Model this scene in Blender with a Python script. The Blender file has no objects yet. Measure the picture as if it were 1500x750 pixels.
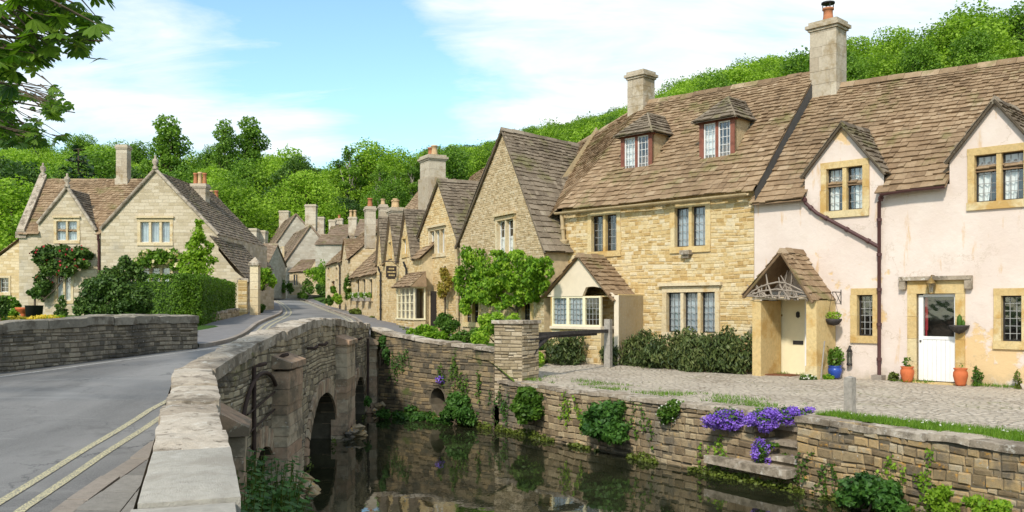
import bpy, math, random
from mathutils import Vector as V, noise as NZ
from mathutils.geometry import delaunay_2d_cdt
R = random.Random(7)
F, HY, EYE = 1300.0, 450.0, 1.75        # lens in photo pixels, horizon row, eye height above the cobbled terrace
SC = bpy.context.scene
COL = SC.collection
def at(px, py, Y): return V(((px-750)/F*Y, Y, EYE+(HY-py)/F*Y))
def gz(px, py, z):                       # where the view through a pixel meets height z
    Y = (EYE-z)*F/(py-HY); return V(((px-750)/F*Y, Y, z))
def lerp(a, b, t): return a+(b-a)*t
def sst(a, b, x):
    t = max(0, min(1, (x-a)/(b-a))); return t*t*(3-2*t)

# ------------------------------------------------------------------ scene objects
def wloc(o):
    p = V((0, 0, 0))
    while o: p += o.location; o = o.parent
    return p
def tag(o, label, cat, group=None, kind=None):
    if label: o['label'] = label
    if cat: o['category'] = cat
    if group: o['group'] = group
    if kind: o['kind'] = kind
    return o
def thing(name, label, cat, loc, group=None):
    o = bpy.data.objects.new(name, None); COL.objects.link(o); o.location = V(loc); o.empty_display_size = .2
    return tag(o, label, cat, group)
def dup(root, loc, rz=0, sc=1, label=None, group=None):
    r = root.copy(); COL.objects.link(r); r.location = V(loc); r.rotation_euler = (0, 0, rz)
    r.scale = (sc, sc, sc) if not isinstance(sc, tuple) else sc
    if label: r['label'] = label
    if group: r['group'] = group
    for ch in root.children:
        c = ch.copy(); COL.objects.link(c); c.parent = r
        for g in ch.children:
            k = g.copy(); COL.objects.link(k); k.parent = c
    return r

class MB:
    def __init__(s): s.v = []; s.f = []; s.t = []; s.m = []; s.sm = []
    def face(s, pts, tint=.5, mi=0, sm=False):
        n = len(s.v); s.v += [tuple(p) for p in pts]; s.f.append(tuple(range(n, n+len(pts)))); s.t.append(tint); s.m.append(mi); s.sm.append(sm)
    def raw(s, vs, fs, tint=.5, mi=0, sm=False):
        n = len(s.v); s.v += [tuple(p) for p in vs]
        for f in fs: s.f.append(tuple(i+n for i in f)); s.t.append(tint); s.m.append(mi); s.sm.append(sm)
    def hexa(s, b, t, tint=.5, mi=0):     # bottom ring and top ring of 4
        s.raw(list(b)+list(t), [(3, 2, 1, 0), (4, 5, 6, 7), (0, 1, 5, 4), (1, 2, 6, 5), (2, 3, 7, 6), (3, 0, 4, 7)], tint, mi)
    def box(s, c, h, tint=.5, mi=0, rz=0):
        ca, sa = math.cos(rz), math.sin(rz); c = V(c)
        def q(x, y, z): return c+V((x*ca-y*sa, x*sa+y*ca, z))
        x, y, z = h
        s.hexa([q(-x, -y, -z), q(x, -y, -z), q(x, y, -z), q(-x, y, -z)], [q(-x, -y, z), q(x, -y, z), q(x, y, z), q(-x, y, z)], tint, mi)
    def tube(s, pts, rad, n=8, tint=.5, mi=0, cap=True):
        pts = [V(p) for p in pts]; k = len(pts)
        rad = rad if isinstance(rad, (list, tuple)) else [rad]*k
        rings = []; up = V((0, 0, 1))
        for i, p in enumerate(pts):
            d = (pts[min(i+1, k-1)]-pts[max(i-1, 0)]).normalized()
            a = d.cross(up if abs(d.z) < .95 else V((1, 0, 0))).normalized(); b = a.cross(d)
            rings.append([p+(a*math.cos(2*math.pi*j/n)+b*math.sin(2*math.pi*j/n))*rad[i] for j in range(n)])
        vs = [q for r in rings for q in r]
        fs = [(i*n+j, i*n+(j+1) % n, (i+1)*n+(j+1) % n, (i+1)*n+j) for i in range(k-1) for j in range(n)]
        s.raw(vs, fs, tint, mi, True)
        if cap: s.face(rings[0][::-1], tint, mi); s.face(rings[-1], tint, mi)
    def lathe(s, c, prof, n=14, tint=.5, mi=0):
        c = V(c); vs = []; fs = []
        for r, z in prof:
            vs += [c+V((r*math.cos(2*math.pi*j/n), r*math.sin(2*math.pi*j/n), z)) for j in range(n)]
        for i in range(len(prof)-1):
            fs += [(i*n+j, i*n+(j+1) % n, (i+1)*n+(j+1) % n, (i+1)*n+j) for j in range(n)]
        s.raw(vs, fs, tint, mi, True)
    def build(s, name, mats, parent=None, loc=None):
        me = bpy.data.meshes.new(name)
        org = wloc(parent) if parent else (V(loc) if loc is not None else V((0, 0, 0)))
        vs = s.v
        me.from_pydata([(a-org.x, b-org.y, c-org.z) for a, b, c in vs], [], s.f)
        mats = mats if isinstance(mats, (list, tuple)) else [mats]
        for m in mats: me.materials.append(m)
        if len(mats) > 1: me.polygons.foreach_set('material_index', s.m)
        me.polygons.foreach_set('use_smooth', s.sm)
        at_ = me.attributes.new('tint', 'FLOAT', 'FACE'); at_.data.foreach_set('value', s.t)
        uv = me.uv_layers.new(name='UVMap'); buf = [0.0]*(2*len(me.loops)); k = 0
        for pl in me.polygons:
            n = pl.normal
            if abs(n.z) > .9:
                for li in pl.loop_indices:
                    p = vs[me.loops[li].vertex_index]; buf[2*li] = p[0]; buf[2*li+1] = p[1]
            else:
                l = math.hypot(n.x, n.y); tx, ty = -n.y/l, n.x/l; g = 1/l
                for li in pl.loop_indices:
                    p = vs[me.loops[li].vertex_index]; buf[2*li] = p[0]*tx+p[1]*ty; buf[2*li+1] = p[2]*g
        uv.data.foreach_set('uv', buf)
        o = bpy.data.objects.new(name, me); COL.objects.link(o)
        if parent: o.parent = parent
        elif loc is not None: o.location = org
        return o

# ------------------------------------------------------------------ wall frames: s along the wall, z up, d outwards
class Fr:
    def __init__(s, px, Y, vp):          # wall passing the column px at depth Y, running towards the vanishing column vp
        s.O = V(((px-750)/F*Y, Y, 0)); dx = (vp-750)/F; L = math.hypot(dx, 1)
        s.e = V((-dx/L, -1/L, 0)); s.n = V((-1/L, dx/L, 0))
        if vp > 750-1: s.e, s.n = -s.e, -s.n
    def p(s, a, z, d=0): return s.O+s.e*a+s.n*d+V((0, 0, z))
    def hit(s, px, py, d=0):
        r = V(((px-750)/F, 1, 0)); Y = (s.n.dot(s.O)+d)/s.n.dot(r); q = r*Y
        return s.e.dot(q-s.O), EYE+(HY-py)/F*Y
    def rect(s, x0, y0, x1, y1, d=0):
        xc = (x0+x1)/2
        return s.hit(x0, 0, d)[0], s.hit(x1, 0, d)[0], s.hit(xc, y1, d)[1], s.hit(xc, y0, d)[1]
    def box(s, mb, a0, a1, z0, z1, d0, d1, tint=.5, mi=0):
        P = s.p
        mb.hexa([P(a0, z0, d1), P(a1, z0, d1), P(a1, z0, d0), P(a0, z0, d0)], [P(a0, z1, d1), P(a1, z1, d1), P(a1, z1, d0), P(a0, z1, d0)], tint, mi)
class FrY(Fr):                           # a wall square to the view at depth Y
    def __init__(s, Y): s.O = V((0, Y, 0)); s.e = V((1, 0, 0)); s.n = V((0, -1, 0))
class FrV(Fr):                           # a wall from plan point a to plan point b, outside on its right hand
    def __init__(s, a, b):
        s.O = V((a[0], a[1], 0)); s.e = (V((b[0], b[1], 0))-s.O).normalized(); s.n = V((s.e.y, -s.e.x, 0)); s.L = (V((b[0], b[1], 0))-s.O).length
class FrP(Fr):                           # a wall along a plan polyline
    def __init__(s, pts):
        s.pts = [V((p[0], p[1], 0)) for p in pts]; s.cum = [0]
        for a, b in zip(s.pts, s.pts[1:]): s.cum.append(s.cum[-1]+(b-a).length)
        s.L = s.cum[-1]
    def p(s, a, z, d=0):
        i = 0
        while i < len(s.pts)-2 and a > s.cum[i+1]: i += 1
        e = (s.pts[i+1]-s.pts[i]).normalized()
        return s.pts[i]+e*(a-s.cum[i])+V((e.y, -e.x, 0))*d+V((0, 0, z))
    def hit(s, px, py, d=0):              # walk along the wall to the column px
        best = min((abs(750+F*q.x/q.y-px), a) for a in [s.L*i/800 for i in range(801)] for q in [s.p(a, 0, d)])[1]
        return best, EYE+(HY-py)/F*s.p(best, 0, d).y

def inside(poly, x, y):
    c = False; j = len(poly)-1
    for i in range(len(poly)):
        xi, yi = poly[i]; xj, yj = poly[j]
        if (yi > y) != (yj > y) and x < (xj-xi)*(y-yi)/(yj-yi)+xi: c = not c
        j = i
    return c
def rpoly(r): return [(r[0], r[2]), (r[1], r[2]), (r[1], r[3]), (r[0], r[3])]
def sheet(mb, fr, outline, holes=(), reveal=.2, room=.5, d=0, mi=0, rmi=1, tint=.5):
    vs = []; es = []
    for poly in [outline]+list(holes):
        n = len(vs); vs += [V((a, b)) for a, b in poly]; es += [(n+i, n+(i+1) % len(poly)) for i in range(len(poly))]
    for c in getattr(fr, 'cum', [])[1:-1]:
        if min(q[0] for q in outline) < c < max(q[0] for q in outline):
            n = len(vs); vs += [V((c, min(q[1] for q in outline)-.5)), V((c, max(q[1] for q in outline)+.5))]; es.append((n, n+1))
    ov, oe, of, *_ = delaunay_2d_cdt(vs, es, [], 0, 1e-5)
    for f in of:
        c = sum((ov[i] for i in f), V((0, 0)))/len(f)
        if inside(outline, c.x, c.y) and not any(inside(h, c.x, c.y) for h in holes):
            mb.face([fr.p(ov[i].x, ov[i].y, d) for i in f], tint, mi)
    for h in holes:
        k = len(h)
        for i in range(k):
            a, b = h[i], h[(i+1) % k]
            mb.face([fr.p(*a, d), fr.p(*b, d), fr.p(*b, d-reveal), fr.p(*a, d-reveal)], tint, mi)
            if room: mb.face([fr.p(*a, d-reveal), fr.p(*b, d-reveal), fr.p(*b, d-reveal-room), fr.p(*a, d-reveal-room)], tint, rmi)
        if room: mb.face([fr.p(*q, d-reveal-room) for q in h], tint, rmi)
def endcap(mb, fr, a, z0, z1, d0, d1, mi=0):
    mb.face([fr.p(a, z0, d0), fr.p(a, z1, d0), fr.p(a, z1, d1), fr.p(a, z0, d1)], .5, mi)
def cross(poly, z):
    xs = []
    for i in range(len(poly)):
        (x0, z0), (x1, z1) = poly[i], poly[(i+1) % len(poly)]
        if (z0 > z) != (z1 > z): xs.append(x0+(x1-x0)*(z-z0)/(z1-z0))
    xs.sort(); return [(xs[i], xs[i+1]) for i in range(0, len(xs)-1, 2)]
def stones(mb, fr, outline, holes=(), ch=(.08, .15), ln=(.16, .42), pro=(.004, .02), gap=.008, skip=None, d=0, mi=0, bev=.012, rng=None, wob=.03, irr=.35):
    """rubble courses: each stone a chamfered block of its own size, proud of the bedding behind"""
    rng = rng or R
    z = min(p[1] for p in outline); top = max(p[1] for p in outline)
    while z < top-.02:
        h = min(rng.uniform(*ch), top-z); zm = z+h/2
        for a, b in cross(outline, zm):
            iv = [(a, b)]
            for hl in holes:
                if min(q[1] for q in hl) < zm < max(q[1] for q in hl):
                    for x0, x1 in cross(hl, zm):
                        nv = []
                        for u, w in iv:
                            if x1 <= u or x0 >= w: nv.append((u, w)); continue
                            if x0 > u: nv.append((u, x0))
                            if x1 < w: nv.append((x1, w))
                        iv = nv
            for u, w in iv:
                x = u
                while x < w-.03:
                    L = rng.uniform(*ln)*(1 if rng.random() > .15 else 1.4)
                    if w-x-L < .1: L = w-x
                    x1 = x+L
                    if not (skip and skip((x+x1)/2, zm)):
                        hh = h if rng.random() > .2 else h*rng.uniform(.6, .95)
                        q = rng.uniform(*pro); t = rng.random(); j = lambda: rng.uniform(-.25, .25)*bev
                        w0, w1 = wob*NZ.noise(V((x*.8, z*1.3, 1.7))), wob*NZ.noise(V((x1*.8, z*1.3, 1.7))); sk = rng.uniform(-.5, .5)*irr*h*.35
                        g = gap/2; za, zb = z+g, z+hh-g; xa, xb = x+g, x1-g
                        bb = min(bev, (xb-xa)*.3, (zb-za)*.3)
                        c_ = irr*bb*.9; jj = lambda: rng.uniform(-.3, 1)*c_; k = [jj() for _ in range(8)]
                        o = [fr.p(xa+k[0], za+k[1]+w0, d), fr.p(xb-k[2]+sk*.5, za+k[3]+w1, d), fr.p(xb-k[4]-sk*.5, zb-k[5]+w1, d), fr.p(xa+k[6], zb-k[7]+w0, d)]
                        i_ = [fr.p(xa+k[0]+bb+j(), za+k[1]+bb+j()+w0, d+q+j()*.5), fr.p(xb-k[2]+sk*.5-bb+j(), za+k[3]+bb+j()+w1, d+q+j()*.5), fr.p(xb-k[4]-sk*.5-bb+j(), zb-k[5]-bb+j()+w1, d+q+j()*.5), fr.p(xa+k[6]+bb+j(), zb-k[7]-bb+j()+w0, d+q+j()*.5)]
                        mb.raw(o+i_, [(4, 5, 6, 7), (0, 1, 5, 4), (1, 2, 6, 5), (2, 3, 7, 6), (3, 0, 4, 7)], t, mi)
                    x = x1
        z += h
def slates(mb, a, b, c, d, row=.158, w=(.12, .27), th=.034, skip=None, sag=.06, base=True, rng=None):
    """stone slates laid in courses on the patch eave-left, eave-right, ridge-right, ridge-left"""
    rng = rng or R
    a, b, c, d = V(a), V(b), V(c), V(d)
    n = ((b-a).cross(d-a) if (b-a).length > .01 else (c-b).cross(d-c)).normalized()
    if n.z < 0: n = -n
    if base: k0 = .14 if skip else 0; mb.face([p-n*.02 for p in (lerp(a, d, k0), lerp(b, c, k0), c, d)], .3)
    nr = max(2, round(((d-a).length+(c-b).length)/2/row)); up = ((d-a)+(c-b)).normalized()
    vv = [0]; hs = [1.3-.62*(i+.5)/nr+rng.uniform(-.06, .06) for i in range(nr)]; S_ = sum(hs)
    for q in hs: vv.append(vv[-1]+q/S_)
    for i in range(nr):
        v0 = vv[i]; v1 = min(1, vv[i+1]+(vv[i+1]-v0)*.3)
        l0, r0, l1, r1 = lerp(a, d, v0), lerp(b, c, v0), lerp(a, d, v1), lerp(b, c, v1)
        L = (r0-l0).length
        if L < .05: continue
        x = -rng.uniform(0, .2); f = 1.25-.55*i/nr
        while x < L:
            wd = rng.uniform(*w)*f; u0, u1 = max(0, x/L), min(1, (x+wd-.006)/L); x += wd
            if u1-u0 < .04/L: continue
            p0, p1, q1, q0 = lerp(l0, r0, u0), lerp(l0, r0, u1), lerp(l1, r1, u1), lerp(l1, r1, u0)
            m = (p0+q1)/2
            if skip and skip(m): continue
            sg = n*(sag*NZ.noise(m*.55)+.004)
            t_ = th*rng.uniform(.7, 1.45); k0 = up*rng.uniform(-.022, .022); k1 = k0+up*rng.uniform(-.012, .012)
            lift = n*t_
            A, B = p0+sg+lift*1.25+k0, p1+sg+lift*1.25+k1+n*rng.uniform(-.006, .006)
            C, D = q1+sg+n*.004, q0+sg+n*.004
            a0, b0 = A-lift*.95, B-lift*.95
            tt = max(0, min(1, rng.gauss(.5, .15)))
            mb.raw([A, B, C, D, a0, b0], [(0, 1, 2, 3), (4, 5, 1, 0), (5, 2, 1), (3, 4, 0)], tt)
def ridge(mb, a, b, w=.13, seg=.45):
    a, b = V(a), V(b); L = (b-a).length; k = max(1, round(L/seg)); e = (b-a)/k; s = e.cross(V((0, 0, 1))).normalized()*w
    for i in range(k):
        p, q = a+e*(i+.01), a+e*(i+.99); j = V((0, 0, R.uniform(-.012, .012))); dn = V((0, 0, -w*.9)); u = V((0, 0, .05))
        mb.raw([p+s+dn+j, q+s+dn+j, q+u+j, p+u+j, p-s+dn+j, q-s+dn+j], [(0, 1, 2, 3), (3, 2, 5, 4), (0, 3, 4), (1, 5, 2)], R.random())
# ------------------------------------------------------------------ materials
class NT:
    def __init__(s, name):
        s.m = bpy.data.materials.new(name); s.m.use_nodes = True; s.t = s.m.node_tree; s.b = s.t.nodes['Principled BSDF']; s.o = s.t.nodes['Material Output']
    def n(s, typ, **kw):
        q = s.t.nodes.new('ShaderNode'+typ)
        for k, v in kw.items():
            if hasattr(q, k) and k not in ('scale',): setattr(q, k, v)
            else: s.set(q, k, v)
        return q
    def set(s, q, k, v):
        i = q.inputs[k] if k in q.inputs else [x for x in q.inputs if x.name.replace(' ', '_') == k][0]
        if isinstance(v, bpy.types.NodeSocket): s.t.links.new(v, i)
        elif isinstance(v, (tuple, list)) and len(v) == 3 and i.type == 'RGBA': i.default_value = (*v, 1)
        else: i.default_value = v
    def ramp(s, fac, stops, interp='LINEAR'):
        q = s.n('ValToRGB'); r = q.color_ramp; r.interpolation = interp
        while len(r.elements) < len(stops): r.elements.new(.5)
        for e, (p, c) in zip(r.elements, stops): e.position = p; e.color = (c, c, c, 1) if isinstance(c, (int, float)) else (*c, 1)
        s.set(q, 'Fac', fac); return q.outputs[0]
    def mix(s, f, a, b, mode='MIX'):
        q = s.n('Mix', data_type='RGBA', blend_type=mode)
        for i, v in ((0, f), (6, a), (7, b)):
            if isinstance(v, bpy.types.NodeSocket): s.t.links.new(v, q.inputs[i])
            elif isinstance(v, (tuple, list)): q.inputs[i].default_value = (*v[:3], 1)
            else: q.inputs[i].default_value = v
        return q.outputs[2]
    def math(s, op, a, b=0.0, c=0.0, clamp=False):
        q = s.n('Math', operation=op, use_clamp=clamp)
        for i, v in enumerate((a, b, c)):
            if isinstance(v, bpy.types.NodeSocket): s.t.links.new(v, q.inputs[i])
            else: q.inputs[i].default_value = v
        return q.outputs[0]
    def noise(s, scale, detail=4, rough=.55, vec=None, dist=0, out=0):
        q = s.n('TexNoise'); s.set(q, 'Scale', scale); s.set(q, 'Detail', detail); s.set(q, 'Roughness', rough); s.set(q, 'Distortion', dist)
        if vec is None: vec = s.obj()
        s.t.links.new(vec, q.inputs['Vector']); return q.outputs[out]
    def obj(s):
        if not hasattr(s, '_g'): s._g = s.n('NewGeometry')
        return s._g.outputs['Position']
    def uv(s): return s.n('TexCoord').outputs['UV']
    def mapv(s, vec, sc): 
        q = s.n('Mapping'); s.t.links.new(vec, q.inputs['Vector']); q.inputs['Scale'].default_value = sc; return q.outputs[0]
    def tint(s): return s.n('Attribute', attribute_name='tint').outputs['Fac']
    def bump(s, h, dist=.02, st=.6):
        q = s.n('Bump'); s.set(q, 'Height', h); q.inputs['Distance'].default_value = dist; q.inputs['Strength'].default_value = st
        s.t.links.new(q.outputs[0], s.b.inputs['Normal'])
    def fin(s, col, rough=.85, spec=.25):
        s.set(s.b, 'Base Color', col); s.set(s.b, 'Roughness', rough); s.set(s.b, 'Specular IOR Level', spec); return s.m

def m_plain(name, col, rough=.6, spec=.4, var=.12, sc=6, metal=0):
    k = NT(name); v = k.noise(sc, 5, .6); c = k.mix(k.ramp(v, [(.3, 0), (.7, 1)]), tuple(x*(1-var) for x in col), tuple(min(1, x*(1+var)) for x in col))
    k.set(k.b, 'Metallic', metal); k.bump(k.noise(sc*8, 3), .004, .3); return k.fin(c, rough, spec)
def m_stone(name, cols, lichen=None, lic_amt=.5, moss=None, moss_at=.6, rough=.9, dark=None, dark_at=.55, bsc=18, big=.35, spots=None, sp_at=.66):
    """stones told apart by the tint carried on each block, mottled, with lichen and moss of their own shapes"""
    k = NT(name); t = k.tint()
    c = k.ramp(k.math('MULTIPLY_ADD', k.math('SUBTRACT', k.noise(5, 5, .65), .5), .9, t, clamp=True), [(i/(len(cols)-1), q) for i, q in enumerate(cols)])
    n1 = k.noise(14, 6, .7); c = k.mix(.55, c, k.ramp(n1, [(.25, .55), (.5, 1), (.75, 1.25)]), 'MULTIPLY')
    nb = k.noise(big, 4, .6)
    if dark: c = k.mix(k.ramp(k.math('ADD', nb, k.math('MULTIPLY', k.math('SUBTRACT', k.noise(4, 6, .7), .5), .6)), [(dark_at-.06, 0), (dark_at+.1, .85)]), c, dark)
    if lichen:
        c = k.mix(k.ramp(k.noise(7, 7, .75, dist=.3), [(.66-.1*lic_amt, 0), (.74-.1*lic_amt, .8)]), c, lichen)
    if spots: c = k.mix(k.ramp(k.noise(16, 4, .6), [(sp_at, 0), (sp_at+.05, .85)]), c, spots)
    if moss: c = k.mix(k.ramp(k.noise(1.6, 6, .7), [(moss_at, 0), (moss_at+.09, .85)]), c, moss)
    k.bump(k.math('ADD', k.noise(bsc, 6, .7), k.noise(bsc*4, 4, .7)), .02, .55)
    return k.fin(c, rough, .2)
def m_brickstone(name, cols, mortar, bw=.36, rh=.13, stain=None, lichen=None, st_at=.5, msz=.012, bst=.6):
    """coursed rubble drawn from courses with warped joints, for walls too far off for separate blocks"""
    k = NT(name); uv = k.uv(); wob = k.noise(1.6, 3, .5, out=1); w2 = k.noise(7, 3, .5, out=1)
    vec = k.n('VectorMath', operation='MULTIPLY_ADD'); k.t.links.new(wob, vec.inputs[0]); vec.inputs[1].default_value = (.10, .06, 0); k.t.links.new(uv, vec.inputs[2])
    ve2 = k.n('VectorMath', operation='MULTIPLY_ADD'); k.t.links.new(w2, ve2.inputs[0]); ve2.inputs[1].default_value = (.05, .03, 0); k.t.links.new(vec.outputs[0], ve2.inputs[2])
    b = k.n('TexBrick', offset=.47, squash=.72, squash_frequency=3); k.t.links.new(ve2.outputs[0], b.inputs['Vector'])
    for s_, v_ in (('Scale', 1.0), ('Mortar Size', msz), ('Mortar Smooth', .3), ('Brick Width', bw), ('Row Height', rh), ('Bias', 0.0)): b.inputs[s_].default_value = v_
    b.inputs['Color1'].default_value = (0, 0, 0, 1); b.inputs['Color2'].default_value = (1, 1, 1, 1); b.inputs['Mortar'].default_value = (.5, .5, .5, 1)
    t = k.math('MULTIPLY_ADD', k.math('SUBTRACT', k.noise(4, 5, .65), .5), .7, b.outputs['Color'], clamp=True)
    c = k.ramp(t, [(i/(len(cols)-1), q) for i, q in enumerate(cols)])
    c = k.mix(.5, c, k.ramp(k.noise(12, 6, .7), [(.25, .6), (.5, 1), (.75, 1.2)]), 'MULTIPLY')
    c = k.mix(k.math('MULTIPLY', b.outputs['Fac'], .75), c, mortar)
    if stain: c = k.mix(k.ramp(k.noise(.5, 6, .65), [(st_at, 0), (st_at+.16, .75)]), c, stain)
    if lichen: c = k.mix(k.ramp(k.noise(5, 7, .75), [(.6, 0), (.7, .7)]), c, lichen)
    h = k.math('ADD', k.math('MULTIPLY', b.outputs['Fac'], -1.2), k.noise(16, 5, .7)); k.bump(h, .02, bst)
    return k.fin(c, .92, .2)
def m_slate(name, cols, lich=(.42, .38, .29), moss=(.12, .12, .03), amt=.5):
    k = NT(name); t = k.tint()
    c = k.ramp(k.math('MULTIPLY_ADD', k.math('SUBTRACT', k.noise(3, 6, .7), .5), 1.0, t, clamp=True), [(i/(len(cols)-1), q) for i, q in enumerate(cols)])
    c = k.mix(.6, c, k.ramp(k.noise(.45, 5, .65), [(.3, .62), (.5, 1), (.7, 1.28)]), 'MULTIPLY')
    c = k.mix(k.ramp(k.noise(1.3, 5, .7, vec=k.mapv(k.obj(), (2.2, 2.2, .5))), [(.58, 0), (.7, .5)]), c, (.11, .085, .06))
    c = k.mix(.5, c, k.ramp(k.noise(22, 5, .7), [(.25, .6), (.75, 1.3)]), 'MULTIPLY')
    c = k.mix(k.ramp(k.math('ADD', k.noise(1.1, 6, .7), k.math('MULTIPLY', t, .12)), [(.6, 0), (.72, .6)]), c, moss)
    c = k.mix(k.ramp(k.noise(9, 7, .8, dist=.2), [(.63-.06*amt, 0), (.71-.06*amt, .75)]), c, lich)
    k.bump(k.noise(30, 6, .7), .012, .6); return k.fin(c, .9, .2)
def m_leaf(name, cols, trans=.3, rough=.55, spec=.3, big=0.25):
    k = NT(name); t = k.tint(); oi = k.n('ObjectInfo')
    f = k.math('ADD', k.math('MULTIPLY_ADD', k.math('SUBTRACT', k.noise(big, 3, .6), .5), .8, t), k.math('MULTIPLY_ADD', oi.outputs['Random'], .3, -.15), clamp=True)
    c = k.ramp(f, [(i/(len(cols)-1), q) for i, q in enumerate(cols)])
    k.fin(c, rough, spec)
    tr = k.n('BsdfTranslucent'); k.t.links.new(k.mix(1, c, (1.0, 1.15, .5), 'MULTIPLY'), tr.inputs['Color'])
    mx = k.n('MixShader'); mx.inputs[0].default_value = trans
    k.t.links.new(k.b.outputs[0], mx.inputs[1]); k.t.links.new(tr.outputs[0], mx.inputs[2]); k.t.links.new(mx.outputs[0], k.o.inputs['Surface'])
    return k.m

M = {}
M['yellow_stone'] = m_stone('golden rubble', [(.44, .29, .115), (.53, .375, .165), (.58, .44, .225), (.62, .495, .285), (.64, .54, .36)], lichen=(.66, .58, .40), lic_amt=.2)
M['honey_stone'] = m_stone('honey rubble', [(.50, .34, .15), (.58, .42, .21), (.62, .47, .25), (.66, .53, .32)], lichen=(.64, .56, .40), lic_amt=.5, dark=(.46, .31, .13), dark_at=.6)
M['yellow_bed'] = m_plain('lime mortar', (.54, .43, .26), .95, .1, .2)
M['grey_gold'] = m_stone('grey gold rubble', [(.36, .26, .14), (.46, .345, .195), (.52, .40, .24), (.56, .46, .31)], lichen=(.56, .5, .38), lic_amt=.6)
M['grey_bed'] = m_plain('grey mortar', (.46, .36, .22), .95, .1, .2)
M['bridge_stone'] = m_stone('weathered bridge stone', [(.19, .155, .105), (.30, .24, .155), (.41, .33, .215), (.50, .41, .27)], lichen=(.54, .50, .42), lic_amt=.55, dark=(.075, .065, .055), dark_at=.56, moss=(.15, .15, .04), moss_at=.60, big=.9, spots=(.56, .53, .46), sp_at=.63)
M['parapet_stone'] = m_stone('dark parapet stone', [(.13, .115, .09), (.22, .185, .14), (.31, .26, .19), (.38, .32, .235)], lichen=(.42, .40, .34), lic_amt=.45, dark=(.075, .068, .058), dark_at=.54, big=.7, spots=(.5, .47, .4), sp_at=.65)
M['bridge_bed'] = m_plain('dark joints', (.12, .10, .07), .95, .1, .3)
M['coping'] = m_stone('lichened coping', [(.27, .22, .165), (.36, .295, .22), (.44, .37, .285), (.50, .43, .34)], lichen=(.58, .54, .46), lic_amt=1.0, dark=(.15, .12, .085), dark_at=.535, big=2.6, bsc=9, spots=(.13, .105, .075), sp_at=.62)
M['grey_coping'] = m_stone('dark grey coping', [(.19, .17, .135), (.26, .23, .18), (.32, .285, .23)], lichen=(.44, .41, .34), lic_amt=.7, dark=(.12, .10, .075), dark_at=.55, big=2, bsc=12)
M['new_slab'] = m_stone('sawn slab', [(.40, .365, .30), (.44, .405, .345)], lichen=(.50, .47, .41), lic_amt=.8, dark=(.33, .295, .24), dark_at=.56, big=2.5, bsc=30)
M['buttress'] = m_stone('ashlar buttress', [(.34, .24, .15), (.44, .29, .19), (.48, .36, .24), (.52, .42, .29)], lichen=(.54, .49, .37), lic_amt=.8, dark=(.16, .13, .09), dark_at=.53, big=1.6, spots=(.56, .5, .42), sp_at=.66)
M['river_stone'] = m_stone('river wall rubble', [(.16, .115, .065), (.26, .19, .105), (.35, .26, .145), (.42, .29, .14), (.42, .35, .24)], lichen=(.60, .30, .04), lic_amt=.9, spots=(.58, .54, .46), sp_at=.67, dark=(.11, .10, .085), dark_at=.56, moss=(.16, .15, .04), moss_at=.64, big=.8)
M['river_grey'] = m_stone('drier river wall', [(.17, .125, .075), (.27, .20, .12), (.36, .275, .165), (.44, .35, .22)], lichen=(.56, .33, .08), lic_amt=.7, spots=(.54, .5, .42), sp_at=.68, dark=(.14, .125, .10), dark_at=.55, big=.9)
M['shore_wall'] = m_stone('damp wall and shaded risers', [(.10, .085, .06), (.18, .14, .09), (.26, .2, .12), (.32, .23, .12)], lichen=(.34, .22, .08), lic_amt=.5, dark=(.06, .055, .045), dark_at=.55, moss=(.09, .11, .03), moss_at=.57, big=.8)
M['pillar_stone'] = m_stone('pillar stone', [(.26, .2, .12), (.38, .3, .19), (.46, .37, .25), (.5, .42, .3)], lichen=(.5, .46, .38), lic_amt=.5)
M['ashlar'] = m_stone('dressed limestone', [(.56, .44, .26), (.62, .50, .31), (.66, .55, .37)], dark=(.50, .33, .14), dark_at=.6, bsc=30, big=2)
M['ochre'] = m_stone('ochre dressings', [(.56, .40, .18), (.62, .46, .22), (.64, .52, .3)], dark=(.50, .30, .09), dark_at=.58, bsc=30, big=1.5)
M['chimney'] = m_stone('chimney ashlar', [(.40, .33, .24), (.48, .41, .31), (.55, .48, .37)], lichen=(.30, .26, .2), lic_amt=.6, dark=(.3, .22, .12), dark_at=.58, big=1.2)
M['left_stone'] = m_brickstone('pale coursed stone', [(.39, .315, .205), (.47, .39, .265), (.53, .445, .32), (.57, .49, .365)], (.45, .375, .265), .5, .17, stain=(.36, .32, .26), st_at=.52)
M['street_stone'] = m_brickstone('warm coursed stone', [(.52, .38, .19), (.60, .46, .26), (.66, .53, .33), (.70, .58, .39)], (.54, .42, .25), .42, .15, stain=(.50, .34, .15), st_at=.56)
M['far_stone'] = m_brickstone('far grey stone', [(.36, .32, .25), (.44, .39, .31), (.5, .46, .38)], (.40, .36, .29), .5, .18, stain=(.3, .27, .22), st_at=.5)
M['far_gold'] = m_brickstone('far gold stone', [(.48, .37, .22), (.56, .45, .28), (.62, .52, .35)], (.5, .41, .27), .45, .16)
M['slate'] = m_slate('stone slates', [(.15, .098, .056), (.215, .142, .082), (.275, .187, .11), (.34, .243, .15), (.40, .30, .2)])
M['slate_grey'] = m_slate('greyer stone slates', [(.10, .078, .055), (.16, .125, .088), (.22, .175, .125), (.28, .23, .17)], amt=.8)
M['slate_far'] = m_slate('far stone slates', [(.15, .105, .07), (.21, .15, .10), (.27, .2, .14), (.33, .26, .19)])
M['lead'] = m_plain('lead flashing', (.07, .068, .065), .7, .3)
M['pot'] = m_plain('clay pot', (.42, .17, .08), .8, .2, .2)
M['pot_buff'] = m_plain('buff clay pot', (.52, .36, .2), .8, .2, .2)
M['terracotta'] = m_plain('terracotta', (.50, .13, .045), .75, .25, .15)
M['room'] = m_plain('dim room', (.035, .03, .028), .9, .1)
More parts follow.
